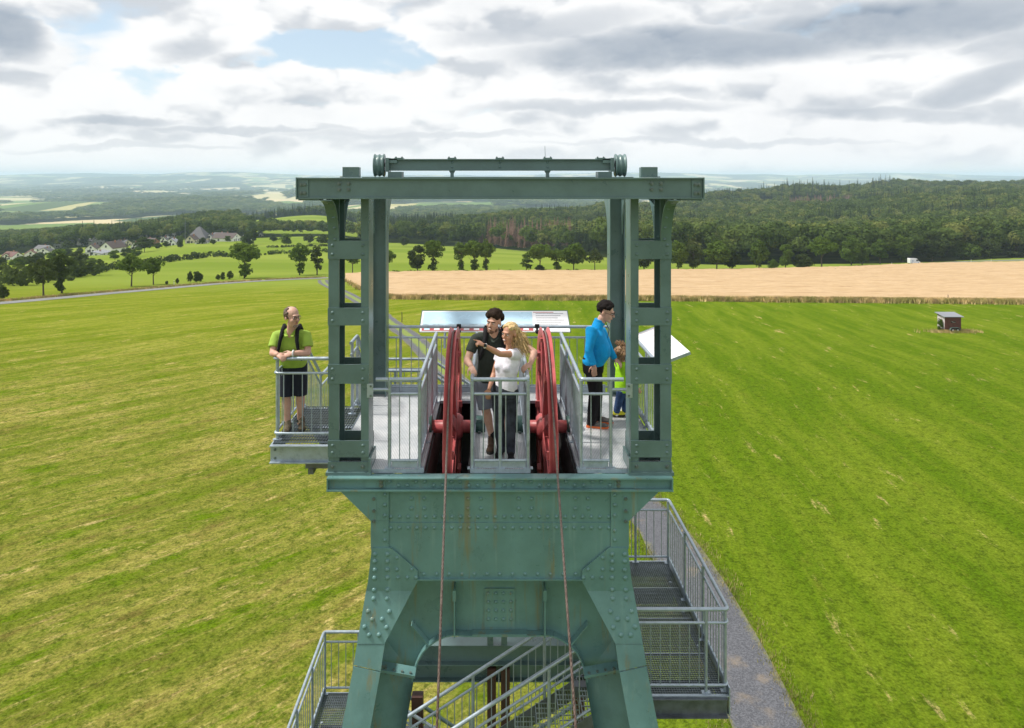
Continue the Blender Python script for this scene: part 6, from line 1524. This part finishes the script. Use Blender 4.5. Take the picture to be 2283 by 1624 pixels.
# trees in and around the village
VT = [(50, 590, 20, 40), (86, 580, 18, 36), (150, 572, 20, 36), (178, 566, 14, 26), (276, 560, 16, 28), (352, 556, 14, 26), (400, 540, 16, 22), (455, 532, 16, 24), (520, 526, 14, 26), (560, 530, 16, 26), (345, 534, 16, 26), (236, 540, 18, 30), (40, 612, 26, 40), (75, 606, 28, 44), (172, 600, 34, 52), (205, 590, 16, 30), (256, 580, 22, 34), (130, 604, 40, 56), (0, 618, 26, 40), (283, 572, 20, 34), (306, 574, 22, 30), (322, 563, 36, 48), (402, 552, 20, 18), (553, 548, 34, 30), (566, 546, 38, 22), (638, 548, 28, 34), (508, 540, 14, 24), (150, 558, 22, 40), (90, 560, 22, 36), (275, 545, 26, 36), (355, 530, 26, 30), (412, 534, 16, 20), (452, 544, 14, 20), (545, 542, 16, 22), (610, 540, 16, 26), (690, 544, 22, 40), (720, 545, 24, 36), (475, 546, 12, 24), (370, 552, 14, 24), (190, 548, 18, 28),
      (900, 549, 22, 34), (985, 548, 24, 26), (1055, 551, 24, 26), (1162, 556, 22, 28), (960, 544, 18, 22)]
# (planted after the houses, so that each can be named by its neighbour)
# hedges
def hedge(pts_px, label, h, wd, seed, leaf=LEAFD):
    P = [ground_at(*p, 150) for p in pts_px]; bl = []; g = random.Random(seed)
    for a, b in zip(P[:-1], P[1:]):
        n = int((b - a).length / (h * .55)) + 1
        for i in range(n):
            p = a.lerp(b, (i + g.random()) / n); z = float(ground_z(p.x, p.y)); hh = h * g.uniform(.5, 1.25)
            bl.append((p.x + g.gauss(0, wd), p.y + g.gauss(0, wd), z + hh * .4, hh * .6))
    V, F = leaf_cloud(bl, h * .34, seed, 1.0); o = link('hedge', npmesh('hedge', V, F, False), leaf); return tag(o, label, 'hedge', kind='stuff')
hedge([(120, 628), (230, 604), (330, 590), (410, 580), (520, 571)], 'dark hedge between the village and the green field', 3.0, 2.0, 3)
hedge([(500, 574), (620, 566), (740, 563)], 'low hedge above the green field beside the village', 1.8, 2.0, 4)
hedge([(0, 640), (90, 622), (160, 615)], 'tall dark hedge below the red roofed houses', 5.0, 3.0, 5)
hedge([(600, 553), (740, 550)], 'thin hedge in the meadows right of the village', 1.5, 1.0, 6)
hedge([(870, 610), (1000, 609), (1160, 608), (1330, 607)], 'rough green strip behind the wheat', .9, .8, 8, LEAF)

# ------------------------------------------------------------------ woods (one mass each)
def forest_tree(seed):
    bl = crown_blobs(seed, 13.0, 4.4, 5.0, 13, 3.0); V, F = leaf_cloud(bl, 1.6, seed, .8, .22); me = npmesh('forest_crown', V, F, False); me.materials.append(FOREST); return me
def spruce(seed, material):
    g = np.random.default_rng(seed); V = []; H = 21.0
    for k in range(17):
        z = 3.0 + (H - 3.2) * k / 16; r = 3.1 * (1 - k / 16.6) + .15; n = max(5, int(13 - k * .45))
        for i in range(n):
            a = 2 * math.pi * (i + g.random()) / n; c, s = math.cos(a), math.sin(a); rr_ = r * g.uniform(.75, 1.15); w = .42 * r + .25
            V += [(c * .1, s * .1, z + .5), (c * rr_ * .6 - s * w * .5, s * rr_ * .6 + c * w * .5, z - .1), (c * rr_, s * rr_, z - .75 * (.4 + r * .25)), (c * rr_ * .6 + s * w * .5, s * rr_ * .6 - c * w * .5, z - .1)]
    V = np.array(V); F = np.arange(len(V)).reshape(-1, 4); me = npmesh('spruce_crown', V, F, False); me.materials.append(material); return me
_tm = MB().tube([(0, 0, -2), (0, 0, 20)], [.28, .06], 5)
def scatter(name, label, pts, templates, cat='wood'):
    """pts rows: x, y, z, scale, stretch, template index; one object of instanced trees"""
    me = bpy.data.meshes.new(name); me.vertices.add(len(pts)); me.vertices.foreach_set('co', np.ascontiguousarray(pts[:, :3], np.float32).ravel())
    for nm, c in (('sc', 3), ('st', 4), ('ix', 5)):
        a = me.attributes.new(nm, 'FLOAT', 'POINT'); a.data.foreach_set('value', np.ascontiguousarray(pts[:, c], np.float32))
    a = me.attributes.new('rz', 'FLOAT', 'POINT'); a.data.foreach_set('value', rng.uniform(0, 6.28, len(pts)).astype(np.float32)); me.update()
    o = link(name, me); tag(o, label, cat, kind='stuff')
    ng = bpy.data.node_groups.new(name, 'GeometryNodeTree'); ng.interface.new_socket('Geometry', in_out='INPUT', socket_type='NodeSocketGeometry'); ng.interface.new_socket('Geometry', in_out='OUTPUT', socket_type='NodeSocketGeometry')
    N, L = ng.nodes, ng.links; gi = N.new('NodeGroupInput'); go = N.new('NodeGroupOutput'); jn = N.new('GeometryNodeJoinGeometry')
    def attr(nm):
        n = N.new('GeometryNodeInputNamedAttribute'); n.data_type = 'FLOAT'; n.inputs['Name'].default_value = nm; return n.outputs['Attribute']
    for k, tmpl in enumerate(templates):
        t_o = bpy.data.objects.new(tmpl.name + '_source', tmpl)
        oi = N.new('GeometryNodeObjectInfo'); oi.inputs['Object'].default_value = t_o
        cm = N.new('FunctionNodeCompare'); cm.data_type = 'FLOAT'; cm.operation = 'EQUAL'; L.new(attr('ix'), cm.inputs[0]); cm.inputs[1].default_value = float(k); cm.inputs['Epsilon'].default_value = .1
        ip = N.new('GeometryNodeInstanceOnPoints'); L.new(gi.outputs[0], ip.inputs['Points']); L.new(cm.outputs[0], ip.inputs['Selection']); L.new(oi.outputs['Geometry'], ip.inputs['Instance'])
        rx = N.new('ShaderNodeCombineXYZ'); L.new(attr('rz'), rx.inputs[2]); L.new(rx.outputs[0], ip.inputs['Rotation'])
        sx = N.new('ShaderNodeCombineXYZ'); mu = N.new('ShaderNodeMath'); mu.operation = 'MULTIPLY'; L.new(attr('sc'), mu.inputs[0]); L.new(attr('st'), mu.inputs[1])
        L.new(mu.outputs[0], sx.inputs[0]); L.new(mu.outputs[0], sx.inputs[1]); L.new(attr('sc'), sx.inputs[2]); L.new(sx.outputs[0], ip.inputs['Scale'])
        L.new(ip.outputs[0], jn.inputs[0])
    L.new(jn.outputs[0], go.inputs[0]); md = o.modifiers.new('scatter', 'NODES'); md.node_group = ng; return o
FT = [forest_tree(31), forest_tree(32), forest_tree(33), forest_tree(34), spruce(41, SPRUCE), spruce(42, SPRUCE), spruce(43, DEADS)]
def grid_pts(d0, d1, step, side=.95):
    ys = np.arange(d0, d1, step); out = []
    for y in ys:
        x = np.arange(-y * .86, y * side, step); out.append(np.stack([x, np.full_like(x, y)], 1))
    P = np.concatenate(out); return P + rng.uniform(-.45, .45, P.shape) * step
def wood(name, label, sel, P, sc_, st_, mixf, lift=0.0):
    P = P[sel(P)]; P = P[wood_mask(P[:, 0], P[:, 1]) > .5]
    c = CX + FP * (P[:, 0] - CAMX) / P[:, 1]; z = ground_z(P[:, 0], P[:, 1]) + lift
    n = len(P); s = rng.uniform(*sc_, n); st = rng.uniform(*st_, n)
    ix = mixf(c, P[:, 1], P, n)
    s = np.where((ix >= 4) & (c > 1690) & (c < 1990) & (P[:, 1] > 1150), s * rng.uniform(.9, 1.5, n), np.where(ix >= 4, s * 1.1, s)); s = s * (.85 + .45 * fbm(P[:, 0] / 90 + 8, P[:, 1] / 90, 3))
    return scatter(name, label, np.stack([P[:, 0], P[:, 1], z, s, st, ix], 1), FT)
cc = lambda P: CX + FP * (P[:, 0] - CAMX) / P[:, 1]
def mix_right(c, d, P, n):
    ix = rng.integers(0, 4, n).astype(float); f = fbm(P[:, 0] / 130, P[:, 1] / 130, 3)
    ix = np.where((f > .63) & (rng.random(n) < .8), 4 + rng.integers(0, 2, n), ix)
    rid = (c > 1690) & (c < 1990) & (d > 1150); ix = np.where(rid & (rng.random(n) < .35) & (fbm(P[:, 0] / 60, P[:, 1] / 60, 2) > .45), 4 + rng.integers(0, 2, n), ix)
    return np.where((c > 1760) & (c < 1900) & (d > 950) & (d < 1090) & (rng.random(n) < .8), 6, ix).astype(float)
def mix_mid(c, d, P, n):
    ix = rng.integers(0, 4, n).astype(float); ix = np.where((c < 1010) & (d > 640) & (rng.random(n) < .85), 4 + rng.integers(0, 2, n), ix)
    f = fbm(P[:, 0] / 90, P[:, 1] / 90, 3); ix = np.where((f > .55) & (rng.random(n) < .7), 4 + rng.integers(0, 2, n), ix)
    return np.where((c > 1070) & (c < 1275) & (d > 520) & (d < 600) & (rng.random(n) < .93), 6, ix).astype(float)
P1 = grid_pts(330, 1000, 7.6); P2 = grid_pts(1000, 1900, 9.5)
wood('hill_wood', 'dense mixed wood covering the hill on the right', lambda P: cc(P) > 1330, np.concatenate([P1, P2]), (.62, 1.08), (.95, 1.3), mix_right)
wood('valley_wood', 'mixed wood with a strip of dead brown spruces beyond the green field', lambda P: (cc(P) > 800) & (cc(P) <= 1330), np.concatenate([P1, P2]), (.55, .92), (.9, 1.2), mix_mid)
wood('village_wood', 'dark wood on the ridge behind the village', lambda P: cc(P) <= 800, np.concatenate([P1, P2]), (.48, .80), (1.0, 1.3), lambda c, d, P, n: np.where((fbm(P[:, 0] / 110, P[:, 1] / 110, 3) > .6) & (rng.random(n) < .8), 4 + rng.integers(0, 2, n), rng.integers(0, 4, n)).astype(float))
P3 = np.concatenate([grid_pts(1900, 3200, 22), grid_pts(3200, 5500, 34), grid_pts(5500, 8000, 60)])
wood('far_woods', 'hazy patches of woodland in the far valley', lambda P: P[:, 1] > 0, P3, (.85, 1.3), (2.0, 3.0), lambda c, d, P, n: rng.integers(0, 4, n).astype(float))

# ------------------------------------------------------------------ village
PLASTER = mat('white_plaster', (0.80, 0.80, 0.80), .8, 0, .05, .5); CREAM = mat('cream_plaster', (0.62, 0.56, 0.45), .8, 0, .05, .5); BRICKW = mat('red_brick_wall', (0.32, 0.15, 0.10), .85, 0, .15, .8)
SLATE = mat('slate_roof', (0.055, 0.055, 0.065), .6, 0, .2, .4); TILE = mat('brown_tile_roof', (0.062, 0.042, 0.040), .75, 0, .2, .4); TILER = mat('red_tile_roof', (0.11, 0.045, 0.036), .75, 0, .2, .4); GREYROOF = mat('grey_metal_roof', (0.20, 0.21, 0.24), .5, 0, .1, .4)
PANE = mat('window_pane', (0.035, 0.045, 0.06), .12, 0, 0); 
def house(label, x, yb, wpx, hpx, yaw, wallm, roofm, roof_frac=.55, depth=1.25, kind='gable'):
    p = ground_at(x, yb, 350); k = p.y / FP * 1.02; w = wpx * k; h = hpx * k; dp = w * depth
    o = thing('house', label, 'house', p + Vector((0, 0, -.5)), 'village houses', R(yaw)); we = h * (1 - roof_frac) + .5; H = h + .5
    if kind == 'gable':      # gable wall looks along -y
        MB().prism([(-w / 2, 0), (w / 2, 0), (w / 2, we), (0, H), (-w / 2, we)], 'y', 0, dp).build('wall', wallm, o)
        sl = math.hypot(w / 2, H - we); roof = MB()
        for s in (-1, 1):
            ex = 1.09; a = Vector((0, 0, H + .06)); b = Vector((s * w / 2 * ex, 0, we - (H - we) * (ex - 1) + .06)); t_ = Vector((0, 0, .22))
            vs = [a + Vector((0, -.5, 0)), b + Vector((0, -.5, 0)), b + Vector((0, dp + .5, 0)), a + Vector((0, dp + .5, 0))]; vs = vs + [v + t_ for v in vs]
            roof.add(vs, [(0, 1, 2, 3), (4, 7, 6, 5), (0, 4, 5, 1), (1, 5, 6, 2), (2, 6, 7, 3), (3, 7, 4, 0)])
        r = roof.build('roof', roofm, o); MB().bx(w * .1, w * .1 + .7, dp * .5, dp * .5 + .7, H - .8, H + .9).build('chimney', BRICKW, r)
        wins = [(-w * .22, we * .45), (w * .22, we * .45), (0, we + (H - we) * .28)]
        for (a, z) in wins:
            f = MB().bx(a - .62, a + .62, -.05, -.002, z - .7, z + .7).build('window', PANE, o)
        MB().bx(-w * .06 - .5, -w * .06 + .5, -.05, -.003, .5, 2.5).build('door', TILE, o)
        for q in range(2):
            for s in (-1, 1): MB().bx(s * (w / 2 + .003), s * (w / 2 + .05), dp * (.22 + .42 * q), dp * (.22 + .42 * q) + 1.3, we * .35, we * .35 + 1.3).build('window', PANE, o)
    else:                    # pyramid roof
        MB().bx(-w / 2, w / 2, 0, dp, 0, we).build('wall', wallm, o)
        c = Vector((0, dp / 2, H)); e = .7
        MB().add([(-w / 2 - e, -e, we), (w / 2 + e, -e, we), (w / 2 + e, dp + e, we), (-w / 2 - e, dp + e, we), (-.8, dp / 2 - .8, H), (.8, dp / 2 - .8, H), (.8, dp / 2 + .8, H), (-.8, dp / 2 + .8, H)], [(0, 1, 5, 4), (1, 2, 6, 5), (2, 3, 7, 6), (3, 0, 4, 7), (4, 5, 6, 7), (3, 2, 1, 0)]).build('roof', roofm, o)
        for a in (-.3, 0, .3): MB().bx(a * w - .6, a * w + .6, -.05, -.002, we * .3, we * .75).build('window', PANE, o)
    return o
HS = [
 ('white house with crossed gables and slate roof, far left of the village slope', 133, 553, 24, 17, 25, PLASTER, SLATE), ('low grey roofed house between garden trees', 163, 547, 24, 12, 80, PLASTER, GREYROOF),
 ('tall white house with a steep slate roof and gabled dormer', 219, 546, 34, 20, 70, PLASTER, SLATE), ('white gable house in front of the brown roofed farmhouse', 202, 563, 22, 17, 8, PLASTER, TILE), ('large white farmhouse with a wide brown tiled roof', 236, 565, 34, 24, -12, PLASTER, TILE),
 ('small white gable peeping out beside the big garden tree', 299, 556, 14, 14, 20, PLASTER, SLATE), ('brick house with a brown roof beside the big garden tree', 323, 551, 18, 14, 15, BRICKW, TILE), ('long dark roofed barn behind the brick house', 347, 546, 26, 14, 75, BRICKW, TILE),
 ('large white building with a long grey roof behind the pyramid roof', 393, 529, 34, 19, 60, PLASTER, GREYROOF), ('white gable house with a grey metal roof below the pyramid roof', 381, 548, 22, 15, 10, PLASTER, GREYROOF), ('white pointed gable house directly in front of the pyramid roof', 423, 543, 20, 17, 0, CREAM, TILE),
 ('white gable house just right of the pyramid roof', 467, 538, 18, 15, 5, PLASTER, SLATE), ('long white house with a dark roof next to the white gable', 490, 537, 30, 13, 82, PLASTER, SLATE), ('wide brown roofed house at the right end of the village', 528, 538, 38, 17, 80, PLASTER, TILE), ('small white gable house at the last garden of the village', 577, 527, 14, 11, 10, PLASTER, SLATE),
 ('white gable house with a red roof low on the slope, outermost', 14, 580, 20, 14, 5, PLASTER, TILER), ('red roofed house low on the slope beside a white gable', 40, 579, 26, 16, 70, PLASTER, TILER), ('dark red roofed house low on the slope nearest the hedge', 68, 575, 24, 15, 30, PLASTER, TILER),
 ('flat white garage building in front of the large farmhouse', 205, 570, 40, 7, 4, PLASTER, GREYROOF), ('low white shed in front of the pyramid roof', 446, 544, 22, 6, 4, PLASTER, SLATE)]
HS += [('white gable house half hidden behind the tall white slate roofed house', 182, 540, 18, 13, 20, PLASTER, SLATE), ('grey roofed house up the slope behind the brick house', 330, 536, 24, 13, 70, PLASTER, SLATE), ('small white gable between the barn and the pyramid roof', 364, 541, 14, 12, 10, PLASTER, SLATE),
       ('low slate roofed house just behind the small white gable houses on the right', 508, 531, 26, 11, 75, PLASTER, SLATE), ('white house with a slate roof at the meadow below the wide brown roof', 552, 536, 18, 12, 30, PLASTER, SLATE), ('slate roofed white house above the red roofs on the low slope', 96, 568, 24, 14, 15, PLASTER, SLATE),
       ('long slate roofed house beside the white house with crossed gables', 112, 560, 24, 12, 78, PLASTER, SLATE), ('white gable house behind the large white farmhouse', 262, 553, 20, 14, 12, PLASTER, SLATE), ('dark roofed house beneath the big garden tree', 285, 548, 22, 12, 65, CREAM, SLATE)]
for h_ in HS: house(*h_)
house('building with a tall dark pyramid roof rising over the village', 437, 540, 40, 32, 0, CREAM, SLATE, .78, .9, 'pyramid')
HP = [(h_[0].split(',')[0], h_[1], h_[2]) for h_ in HS] + [('building with the tall pyramid roof', 437, 540)]
near = {}
for (x, yb, h, w) in VT[:40]:
    k = min(range(len(HP)), key=lambda i: abs(HP[i][1] - x) + abs(HP[i][2] - yb)); near.setdefault(k, []).append((h, x, yb, w))
q_ = 0
for k, L_ in near.items():
    L_.sort(reverse=True); nm = HP[k][0].split(' in front')[0].split(' behind')[0].split(' between')[0]
    nm = ' '.join(nm.split()[:10]); words = [''] if len(L_) == 1 else ['tallest ', 'smallest '] if len(L_) == 2 else ['tallest '] + ['second tallest ', 'third tallest ', 'fourth tallest ', 'fifth tallest '][:len(L_) - 2] + ['smallest ']
    for wd, (h, x, yb, w) in zip(words, L_):
        tree_px((wd + 'dark tree by the ' + nm)[:110], x, yb, h, w, 'oval' if q_ % 3 else 'shrub', q_ % 4, LEAFD if q_ % 4 else LEAF, 'trees around the village', dmin=300); q_ += 1
for k, (x, yb, h, w) in enumerate(VT[40:]):
    tree_px(['small round tree at the wood edge above the dark pair at the wheat corner', 'small round tree at the wood edge nearest the spruces', 'round tree before the wood above the row of three', 'pale round tree before the dead brown spruces', 'low round tree on the far rim of the green field'][k], x, yb, h, w, 'oval', k % 4, LEAFD, 'trees at the edge of the wood', dmin=300)
mast = ground_at(413, 540, 350)
m_ = thing('radio_mast', 'thin lattice mast standing among the village houses', 'mast', mast)
MB().tube([(0, 0, 0), (0, 0, 18)], [.35, .12], 6).build('mast_pole', GALV_DARK, m_); MB().bx(-.9, .9, -.05, .05, 14, 14.2).build('cross_arm', GALV_DARK, m_)

# ------------------------------------------------------------------ hut on a trailer
def hut():
    d = 98.0; x0 = xpx(2107, d); x1 = xpx(2143, d); z0 = float(ground_z(x0, d)); o = thing('trailer_hut', 'small red brown wooden hut on a two axle trailer in the meadow', 'hut', ((x0 + x1) / 2, d, z0))
    w = (x1 - x0) / 2; L = 1.7; REDW = mat('red_brown_boards', (0.115, 0.042, 0.036), .8, 0, .25, 3); WHT = mat('weathered_white_boards', (0.55, 0.50, 0.50), .8, 0, .15, 3)
    fl, hh = .42, 2.06
    MB().bx(-w, w, 0.02, L, fl, hh).build('wall', REDW, o)
    for k in range(12):
        a = -w + 2 * w * k / 12; MB().bx(a + .008, a + 2 * w / 12 - .008, -.005, .018, fl, hh - .02).build('board', REDW, o)
    MB().bx(-w - .02, -w - .002, .05, L - .05, fl, hh - .02).build('side_panel', WHT, o); MB().bx(-w - .035, -w - .021, .5, 1.15, 1.35, 1.62).build('vent', BLACK, o)
    MB().bx(-.30, .32, -.03, -.006, 1.30, 1.52).build('hatch', BLACK, o)
    for a, b, c in ((-.25, .0, 1.46), (-.1, .28, 1.36)): MB().bx(a, b, -.034, -.031, c, c + .03).build('hatch_slat', WHT, o)
    MB().add([(-w - .25, -.2, hh + .02), (w + .28, -.2, hh + .02), (w + .28, L + .25, hh + .30), (-w - .25, L + .25, hh + .30), (-w - .25, -.2, hh + .09), (w + .28, -.2, hh + .09), (w + .28, L + .25, hh + .37), (-w - .25, L + .25, hh + .37)], [(0, 1, 2, 3), (4, 7, 6, 5), (0, 4, 5, 1), (1, 5, 6, 2), (2, 6, 7, 3), (3, 7, 4, 0)]).build('roof', GREYROOF, o)
    MB().prism([(0.02, hh), (L, hh), (L, hh + .24)], 'x', -w, w).build('gable_fill', REDW, o)
    for x in (-.33 + .2, .33 + .2):
        wh = MB().lathe([(.0005, -.09), (.2, -.1), (.29, -.09), (.3, -.05), (.3, .05), (.29, .09), (.2, .1)], (x, -.08, .3), 'y', 20).build('wheel', SOLE, o)
        MB().lathe([(.0005, -.115), (.11, -.112), (.13, -.1005)], (x, -.08, .3), 'y', 14).build('rim', PALE, wh)
    m = MB(); arc = [(.2 - .72, .40), (.2 - .62, .60), (.2 - .42, .70), (.2 + .42, .70), (.2 + .62, .60), (.2 + .72, .40)]
    for (a, b), (c, e) in zip(arc[:-1], arc[1:]): m.add([(a, -.24, b), (c, -.24, e), (c, .01, e), (a, .01, b), (a, -.24, b - .05), (c, -.24, e - .05), (c, .01, e - .05), (a, .01, b - .05)], [(0, 1, 2, 3), (4, 7, 6, 5), (0, 4, 5, 1), (2, 6, 7, 3), (0, 3, 7, 4), (1, 5, 6, 2)])
    m.build('mudguard', mat('green_grey_mudguard', (.13, .19, .17), .6, 0, .2, 8), o); MB().bx(-w - .5, w, .3, .38, .34, .42).bx(-w, w, .2, 1.5, .36, .419).build('chassis', SOLE, o)
    cm, tm, _w = get_tree('shrub', 3, LEAF); b = thing('bush', 'scrubby bush growing against the white side of the trailer hut', 'bush', ((x0 - .45), d + .4, z0)); link('crown', cm, None, b, None, None, (.09, .09, .19)); link('trunk', tm, None, b, None, None, (.12, .12, .17))
    pts_ = [(x0 + random.gauss(1.2, 1.5), d + random.gauss(.2, .35)) for _ in range(420)]
    tufts('tall_grass', pts_, 'uncut dry grass around the wheels of the trailer hut', DRYGRASS, (.2, .5), 5, .05)
hut()
# ------------------------------------------------------------------ van
def van():
    p = ground_at(2037, 588.5, 200); o = thing('van', 'white delivery van driving on the road beside the wheat', 'van', p, None, R(8)); WP = mat('white_van_paint', (.80, .81, .83), .25, 0, 0, coat=.3)
    prof = [(-2.4, .35), (2.35, .35), (2.55, .55), (2.5, .95), (1.85, 1.2), (1.2, 2.05), (.9, 2.42), (-2.3, 2.5), (-2.45, 2.3)]
    bm = bmesh.new(); mb = MB().prism(prof, 'y', -.95, .95); body = mb.build('body', WP, o); bm.from_mesh(body.data); bmesh.ops.bevel(bm, geom=list(bm.edges), offset=.08, segments=2, affect='EDGES'); bm.to_mesh(body.data); bm.free()
    for s in (-1, 1):
        w = MB().prism([(1.62, 1.25), (1.15, 1.95), (.55, 1.98), (.55, 1.25)], 'y', s * .953, s * .96).build('side_window', PANE, o)
        for x in (-1.55, 1.65):
            wh = MB().lathe([(.0005, -.1), (.2, -.12), (.32, -.1), (.34, 0), (.32, .1), (.2, .12), (.0005, .1)], (x, s * .85, .34), 'y', 18).build('wheel', SOLE, o)
            MB().lathe([(.0005, -.135), (.17, -.13), (.2, -.121)] if s < 0 else [(.0005, .135), (.17, .13), (.2, .121)], (x, s * .85, .34), 'y', 12).build('rim', GALV, wh)
        MB().bx(2.42, 2.56, s * .6, s * .88, .75, .92).build('headlight', EYEW, o); MB().box((1.45, s * 1.08, 1.4), (.1, .16, .25)).build('mirror', SOLE, o)
        MB().bx(-.6, -.58, s * .952, s * .957, .5, 2.3).bx(.45, .47, s * .952, s * .957, .5, 2.2).build('door_seam', GALV_DARK, o)
    MB().add([(1.87, -.8, 1.27), (1.87, .8, 1.27), (1.27, .75, 2.0), (1.27, -.75, 2.0), (1.91, -.8, 1.27), (1.91, .8, 1.27), (1.31, .75, 2.0), (1.31, -.75, 2.0)], [(0, 1, 2, 3), (4, 7, 6, 5), (0, 4, 5, 1), (1, 5, 6, 2), (2, 6, 7, 3), (3, 7, 4, 0)]).build('windscreen', PANE, o)
    MB().bx(-1.4, -.9, -.9575, -.9555, 1.0, 1.7).build('side_print', mat('van_print_grey', (.35, .4, .5), .5, 0, 0), o)
van()
# ------------------------------------------------------------------ marker posts
for k, (x, y, h) in enumerate([(388, 635, 9), (1862, 604, 8), (1988, 591.5, 6), (2165, 585.5, 8), (2210, 583, 6), (1703, 607, 9)]):
    p = ground_at(x, y, 100); H = max(1.0, h / FP * p.y * .9)
    o = thing('marker_post', ['white marker post on the country road verge below the village', 'white marker post beside the umbrella tree', 'white marker post left of the white van', 'white marker post right of the white van', 'small white marker post at the road bend by the bushes', 'white marker post beside the egg shaped tree'][k], 'post', p, 'roadside marker posts')
    MB().prism([(-.06, -.05), (.06, -.05), (.06, .05), (-.06, .05)], 'z', 0, H).build('post', PALE, o); MB().prism([(-.065, -.055), (.065, -.055), (.065, .055), (-.065, .055)], 'z', H * .68, H * .86).build('band', SOLE, o)
for (x, y, lb) in ((1112, 608, 'thin dark fence post behind the wheat beside the row of three trees'), (2370 / 1.1213, 676, 'single dark stake standing at the edge of the wheat above the hut'), (896, 719, 'low wooden stump post beside the gravel path')):
    p = ground_at(x, y, 60); o = thing('stake', lb, 'post', p); MB().tube([(0, 0, -.2), (.02, 0, .9), (0, 0, 1.5)], [.07, .06, .05], 7).build('post', BARK, o)

# ------------------------------------------------------------------ haze
hz = MB().bx(-17500, 17500, -17500, 17500, -420, 75).build('haze', None)
tag(hz, 'pale summer haze over the whole countryside', 'haze', kind='stuff')
hm = bpy.data.materials.new('haze_air'); hm.use_nodes = True; ht = NT(hm.node_tree); ht.n.clear()
pv = ht.new('ShaderNodeVolumePrincipled'); pv.inputs['Color'].default_value = (0.64, 0.83, 1.0, 1); pv.inputs['Density'].default_value = 1 / 9500; pv.inputs['Anisotropy'].default_value = 0.0
ho = ht.new('ShaderNodeOutputMaterial'); ht.l.new(pv.outputs[0], ho.inputs['Volume']); hz.data.materials.append(hm)
